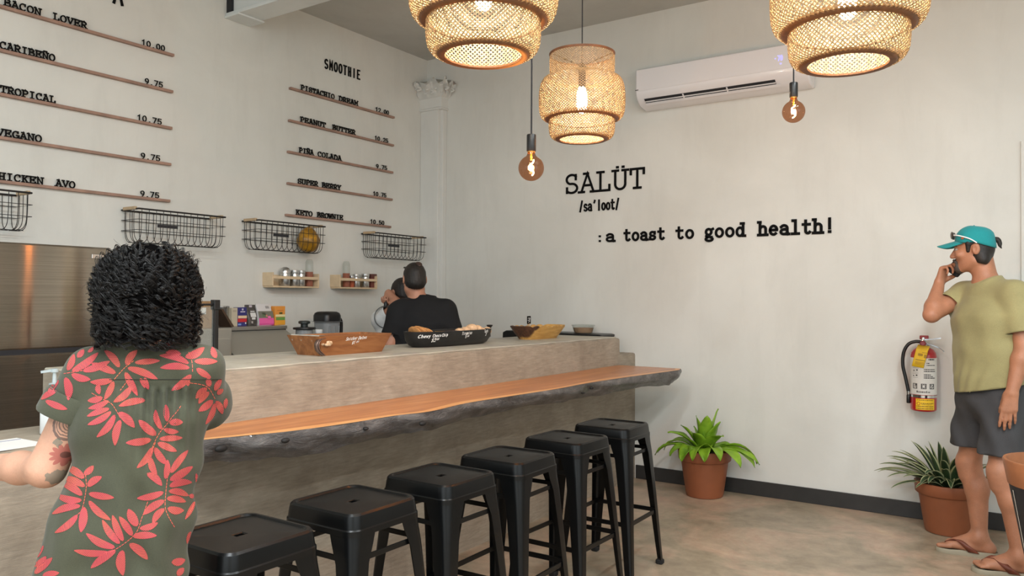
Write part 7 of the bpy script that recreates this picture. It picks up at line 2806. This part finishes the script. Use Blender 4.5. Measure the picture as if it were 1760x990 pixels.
def simple_body(lo, hi, hC, HQ_, csh, SLx, SRx, ELx, ERx, WLx, WRx, SPx, fdir, rdir, h=0.008, hands=True, curlL=((20, 20, 12),) * 4, dL=None, nL=(0, 0, -1)):
    F = Field(lo, hi, h)
    torso(F, SPx, 0)
    F.cone(csh + V3(0, 0, 0.0), hC + V3(0, 0, -0.06), 0.062, 0.055, 0.05)
    for S_ in (SLx, SRx):
        F.cone(csh, S_, 0.05, 0.055, 0.05)
    for S_, E__, W_ in ((SLx, ELx, WLx), (SRx, ERx, WRx)):
        F.cone(S_, E__, 0.052, 0.043, 0.03)
        F.cone(E__, E__ + (W_ - E__) * 0.3, 0.042, 0.043, 0.02)
        F.cone(E__ + (W_ - E__) * 0.3, W_, 0.043, 0.027, 0.02)
    base_c = SPx['spine'][0][0]
    for sg in (1, -1):
        hp = base_c + A_(rdir) * 0.085 * sg
        kn = A_((hp[0], hp[1], 0.50))
        an = A_((hp[0], hp[1], 0.09))
        F.cone(hp, kn, 0.085, 0.056, 0.05)
        F.cone(kn, an, 0.055, 0.037, 0.03)
        foot(F, an, (fdir.x, fdir.y), 0.004, 1.0, inner=-sg)
    head(F, hC, HQ_)
    for W_, E__, sg, dd, nn in ((WLx, ELx, 1, dL, nL), (WRx, ERx, -1, None, (0, 0, -1))):
        d = (W_ - E__) if dd is None else A_(dd)
        hand(F, W_, d, nn, A_(rdir) * sg, curlL if sg == 1 else ((20, 20, 12),) * 4)
    V, Fq = F.nets()
    return relax(V, Fq, 1, 0.4), Fq


M['skin_mid'] = skinmat('olive_skin', (190, 136, 110)).m
skin_obj('body', simple_body((b2x - 0.5, b2y - 0.45, -0.01), (b2x + 0.45, b2y + 0.5, 1.72), h2c, H2Q, c2, S2L, S2R, E2L, E2R, W2L, W2R, SP, f2, r2, 0.0075), 'skin_mid', m2)
eyes(m2, h2c, H2Q)


def tee(lo, hi, csh, SP_, sl, neck, mat, parent, hem, h=0.0075, inflate=0.018):
    F = Field(lo, hi, h)
    torso(F, SP_, inflate)
    cuts = []
    for S_, E__, kk, r0, r1 in sl:
        F.cone(csh, S_, 0.062, 0.068, 0.05)
        e = S_ + (E__ - S_) * kk
        dv = (E__ - S_) / np.linalg.norm(E__ - S_)
        G = Field(lo, hi, h)
        G.cone(S_, e + dv * 0.02, r0, r1, 0.05)
        G.cut(e, dv)
        F.union(G, 0.04)
        cuts.append((e, dv, 0.12, h * 0.8))
    G = Field(lo, hi, h)
    G.cone(csh, neck + (neck - csh) * 0.3, 0.078, 0.066, 0.04)
    G.cut(neck, neck - csh)
    F.union(G, 0.03)
    cuts.append((neck, neck - csh, 0.1, h))
    F.cut((0, 0, hem), (0, 0, -1), csh, 2)
    F.warp(lambda X, Y, Z: 0.004 * np.sin(28 * X + 18 * Z) * np.sin(24 * Y + 9 * Z) + 0 * X)
    cuts.append((A_((csh[0], csh[1], hem)), (0, 0, -1), 0.5, h * 0.8))
    V, Fq = F.nets()
    V, Fq = open_ends(relax(V, Fq, 1, 0.4), Fq, cuts)
    return skin_obj('t_shirt', (V, Fq), mat, parent, solid=0.003)


tee((b2x - 0.45, b2y - 0.45, 0.8), (b2x + 0.45, b2y + 0.45, 1.6), c2, SP, ((S2L, E2L, 0.72, 0.072, 0.082), (S2R, E2R, 0.62, 0.072, 0.080)), c2 + V3(-0.01, 0.01, 0.075), cloth('black_jersey', (8, 9, 13), weave=200), m2, 0.84)
F = Field((b2x - 0.35, b2y - 0.35, 0.05), (b2x + 0.35, b2y + 0.35, 1.0), 0.011)
torso(F, {'ax': r2, 'spine': SP['spine'][:1] + [(V3(b2x, b2y, 0.94), 0.11, 1.4)]}, 0.01)
for sg in (1, -1):
    hp = SP['spine'][0][0] + A_(r2) * 0.085 * sg
    F.cone(hp, V3(hp[0], hp[1], 0.09), 0.098, 0.07, 0.03)
V, Fq = F.nets()
skin_obj('trousers', (V, Fq), cloth('dark_trousers', (40, 42, 50)), m2)


def short_hair(parent, hC, HQ_, mat, lower=-0.045, thin=False):
    F = Field(A_(hC) - 0.15, A_(hC) + 0.16, 0.005)
    F.ell(A_(hC) + HQ_ @ A_((0, -0.018, 0.036)), (0.079, 0.099, 0.090), HQ_, 0.02)
    F.ell(A_(hC) + HQ_ @ A_((0, -0.045, -0.02)), (0.071, 0.068, 0.060), HQ_, 0.03)
    F.cut(A_(hC) + HQ_ @ A_((0, 0.055, 0.03)), HQ_ @ A_((0, 1, -0.25)))
    F.cut(A_(hC) + HQ_ @ A_((0, -0.02, lower)), HQ_ @ A_((0, 0.55, -1)))
    F.warp(lambda X, Y, Z: 0.0012 * np.sin(260 * X + 60 * Z) * np.sin(240 * Y) + 0 * Z)
    V, Fq = F.nets()
    return skin_obj('hair', (relax(V, Fq, 1, 0.3), Fq), mat, parent)


h2o = short_hair(m2, h2c, H2Q, 'hair_dark')
p = A_(h2c) + H2Q @ A_((0.018, -0.070, 0.106))
MB().ball(p, (0.026, 0.030, 0.010), 20, 10, Matrix(H2Q.tolist()) @ Matrix.Rotation(R(38), 3, 'X')).build('thin_crown', plain('thinning_crown', (66, 48, 42), 0.6, var=0.3, vscale=120), h2o, world=True, smooth=60)
mb = MB()
for k in range(7):
    b = A_(h2c) + H2Q @ A_((-0.05 + 0.012 * k, 0.048, 0.098 - 0.002 * abs(k - 3)))
    e = b + H2Q @ A_((-0.012, 0.030, 0.008))
    mb.tube([Vector(b), Vector((b + e) / 2 + V3(0, 0, 0.006)), Vector(e)], [0.007, 0.006, 0.001], 6)
mb.build('forelock', 'hair_dark', h2o, world=True, smooth=60)

# ================================================================== man beyond him, tipping a blender jug
p3 = thing('person', 'man in white behind the black-shirted man, tipping a blender jug', 'person', (0.80, -1.05, 0))
h3c = A_(cd(690, 506, 6.02))
H3Q = frame((-0.92, 0.30, -0.20))
f3 = Vector((-0.8, 0.6, 0)).normalized()
r3 = f3.cross(Vector((0, 0, 1)))
c3 = h3c + V3(0.03, -0.01, -0.19)
S3L, S3R = c3 - A_(r3) * 0.17, c3 + A_(r3) * 0.17
W3L = A_(cd(663, 505, 5.92))
E3L = A_(cd(676, 545, 5.80))
E3R = S3R + V3(-0.02, 0.04, -0.27)
W3R = E3R + V3(-0.15, -0.02, -0.03)
SP3 = {'ax': r3, 'spine': [(V3(c3[0], c3[1], 0.85), 0.11, 1.4), (V3(c3[0], c3[1], 1.05), 0.108, 1.4), (V3(c3[0], c3[1], c3[2] - 0.12), 0.112, 1.42), (V3(c3[0], c3[1], c3[2] - 0.04), 0.09, 1.65)]}
W3L = A_(cd(668, 503, 5.95))
E3L = A_(cd(684, 528, 5.86))
dL3 = A_(cd(664, 522, 5.90)) - W3L
skin_obj('body', simple_body((c3[0] - 0.5, c3[1] - 0.5, -0.01), (c3[0] + 0.45, c3[1] + 0.45, 1.66), h3c, H3Q, c3, S3L, S3R, E3L, E3R, W3L, W3R, SP3, f3, r3, 0.0075, curlL=((60, 60, 35),) * 4, dL=dL3, nL=(0.4, -0.9, -0.1)), 'skin_mid', p3)
eyes(p3, h3c, H3Q)
tee((c3[0] - 0.4, c3[1] - 0.4, 0.75), (c3[0] + 0.4, c3[1] + 0.4, 1.5), c3, SP3, ((S3L, E3L, 0.55, 0.068, 0.074), (S3R, E3R, 0.6, 0.068, 0.074)), c3 + V3(-0.02, 0, 0.075), cloth('white_jersey', (214, 214, 212), weave=200), p3, 0.80)
F = Field((c3[0] - 0.35, c3[1] - 0.35, 0.05), (c3[0] + 0.35, c3[1] + 0.35, 0.95), 0.011)
for sg in (1, -1):
    hp = SP3['spine'][0][0] + A_(r3) * 0.085 * sg
    F.cone(hp, V3(hp[0], hp[1], 0.09), 0.098, 0.07, 0.03)
V, Fq = F.nets()
skin_obj('trousers', (V, Fq), cloth('navy_trousers', (36, 40, 54)), p3)
h3o = short_hair(p3, h3c, H3Q, 'hair_dark', lower=-0.005)
F = Field(A_(h3c) - 0.15, A_(h3c) + 0.15, 0.006)
F.ell(A_(h3c) + H3Q @ A_((0, -0.022, 0.012)), (0.0785, 0.094, 0.080), H3Q, 0.02)
F.cut(A_(h3c) + H3Q @ A_((0, 0.01, 0)), H3Q @ A_((0, 1, 0)))
F.cut(A_(h3c) + H3Q @ A_((0, -0.02, -0.05)), H3Q @ A_((0, 0.3, -1)))
V, Fq = F.nets()
skin_obj('clipped_sides', (V, Fq), plain('clipped_hair', (84, 76, 66), 0.8, var=0.2, vscale=90), h3o)
# the jug he tips: its round mouth faces the camera
jc = cd(663, 545, 5.86)
jd = (CAM - jc).normalized()
jd = (jd + Vector((0, 0, -0.15))).normalized()
jq = jd.to_track_quat('Z', 'Y').to_matrix()
tj = thing('blender_jug', 'clear blender jug tipped on its side in the hand of the man in white', 'jug', jc)
MB().lathe([(0.083, 0.0), (0.080, -0.01), (0.066, -0.17), (0.05, -0.18)], 32, cap1=True, rot=jq).build('jug_body', 'glass', tj, smooth=50)
MB().lathe([(0.079, 0.004), (0.086, 0.004), (0.086, -0.006), (0.079, -0.006), (0.079, 0.004)], 32, rot=jq).build('rim', plain('grey_rim', (92, 94, 94), 0.4), tj, smooth=40)
mb = MB()
for k in range(5):
    a = k * 1.26 + 0.3
    mb.tube([jq @ Vector((0.012 * math.cos(a), 0.012 * math.sin(a), -0.15)), jq @ Vector((0.04 * math.cos(a), 0.04 * math.sin(a), -0.135))], 0.006, 8)
mb.build('blade', 'tin', tj, smooth=60)
upj = jq @ Vector((0, 1, 0))
if upj.z < 0:
    upj = -upj
MB().tube([jd * -0.005 + upj * 0.080, jd * -0.005 + upj * 0.105, jd * -0.03 + upj * 0.125, jd * -0.09 + upj * 0.125, jd * -0.13 + upj * 0.075], 0.015, 10).build('handle', 'black_plastic', tj, smooth=60)
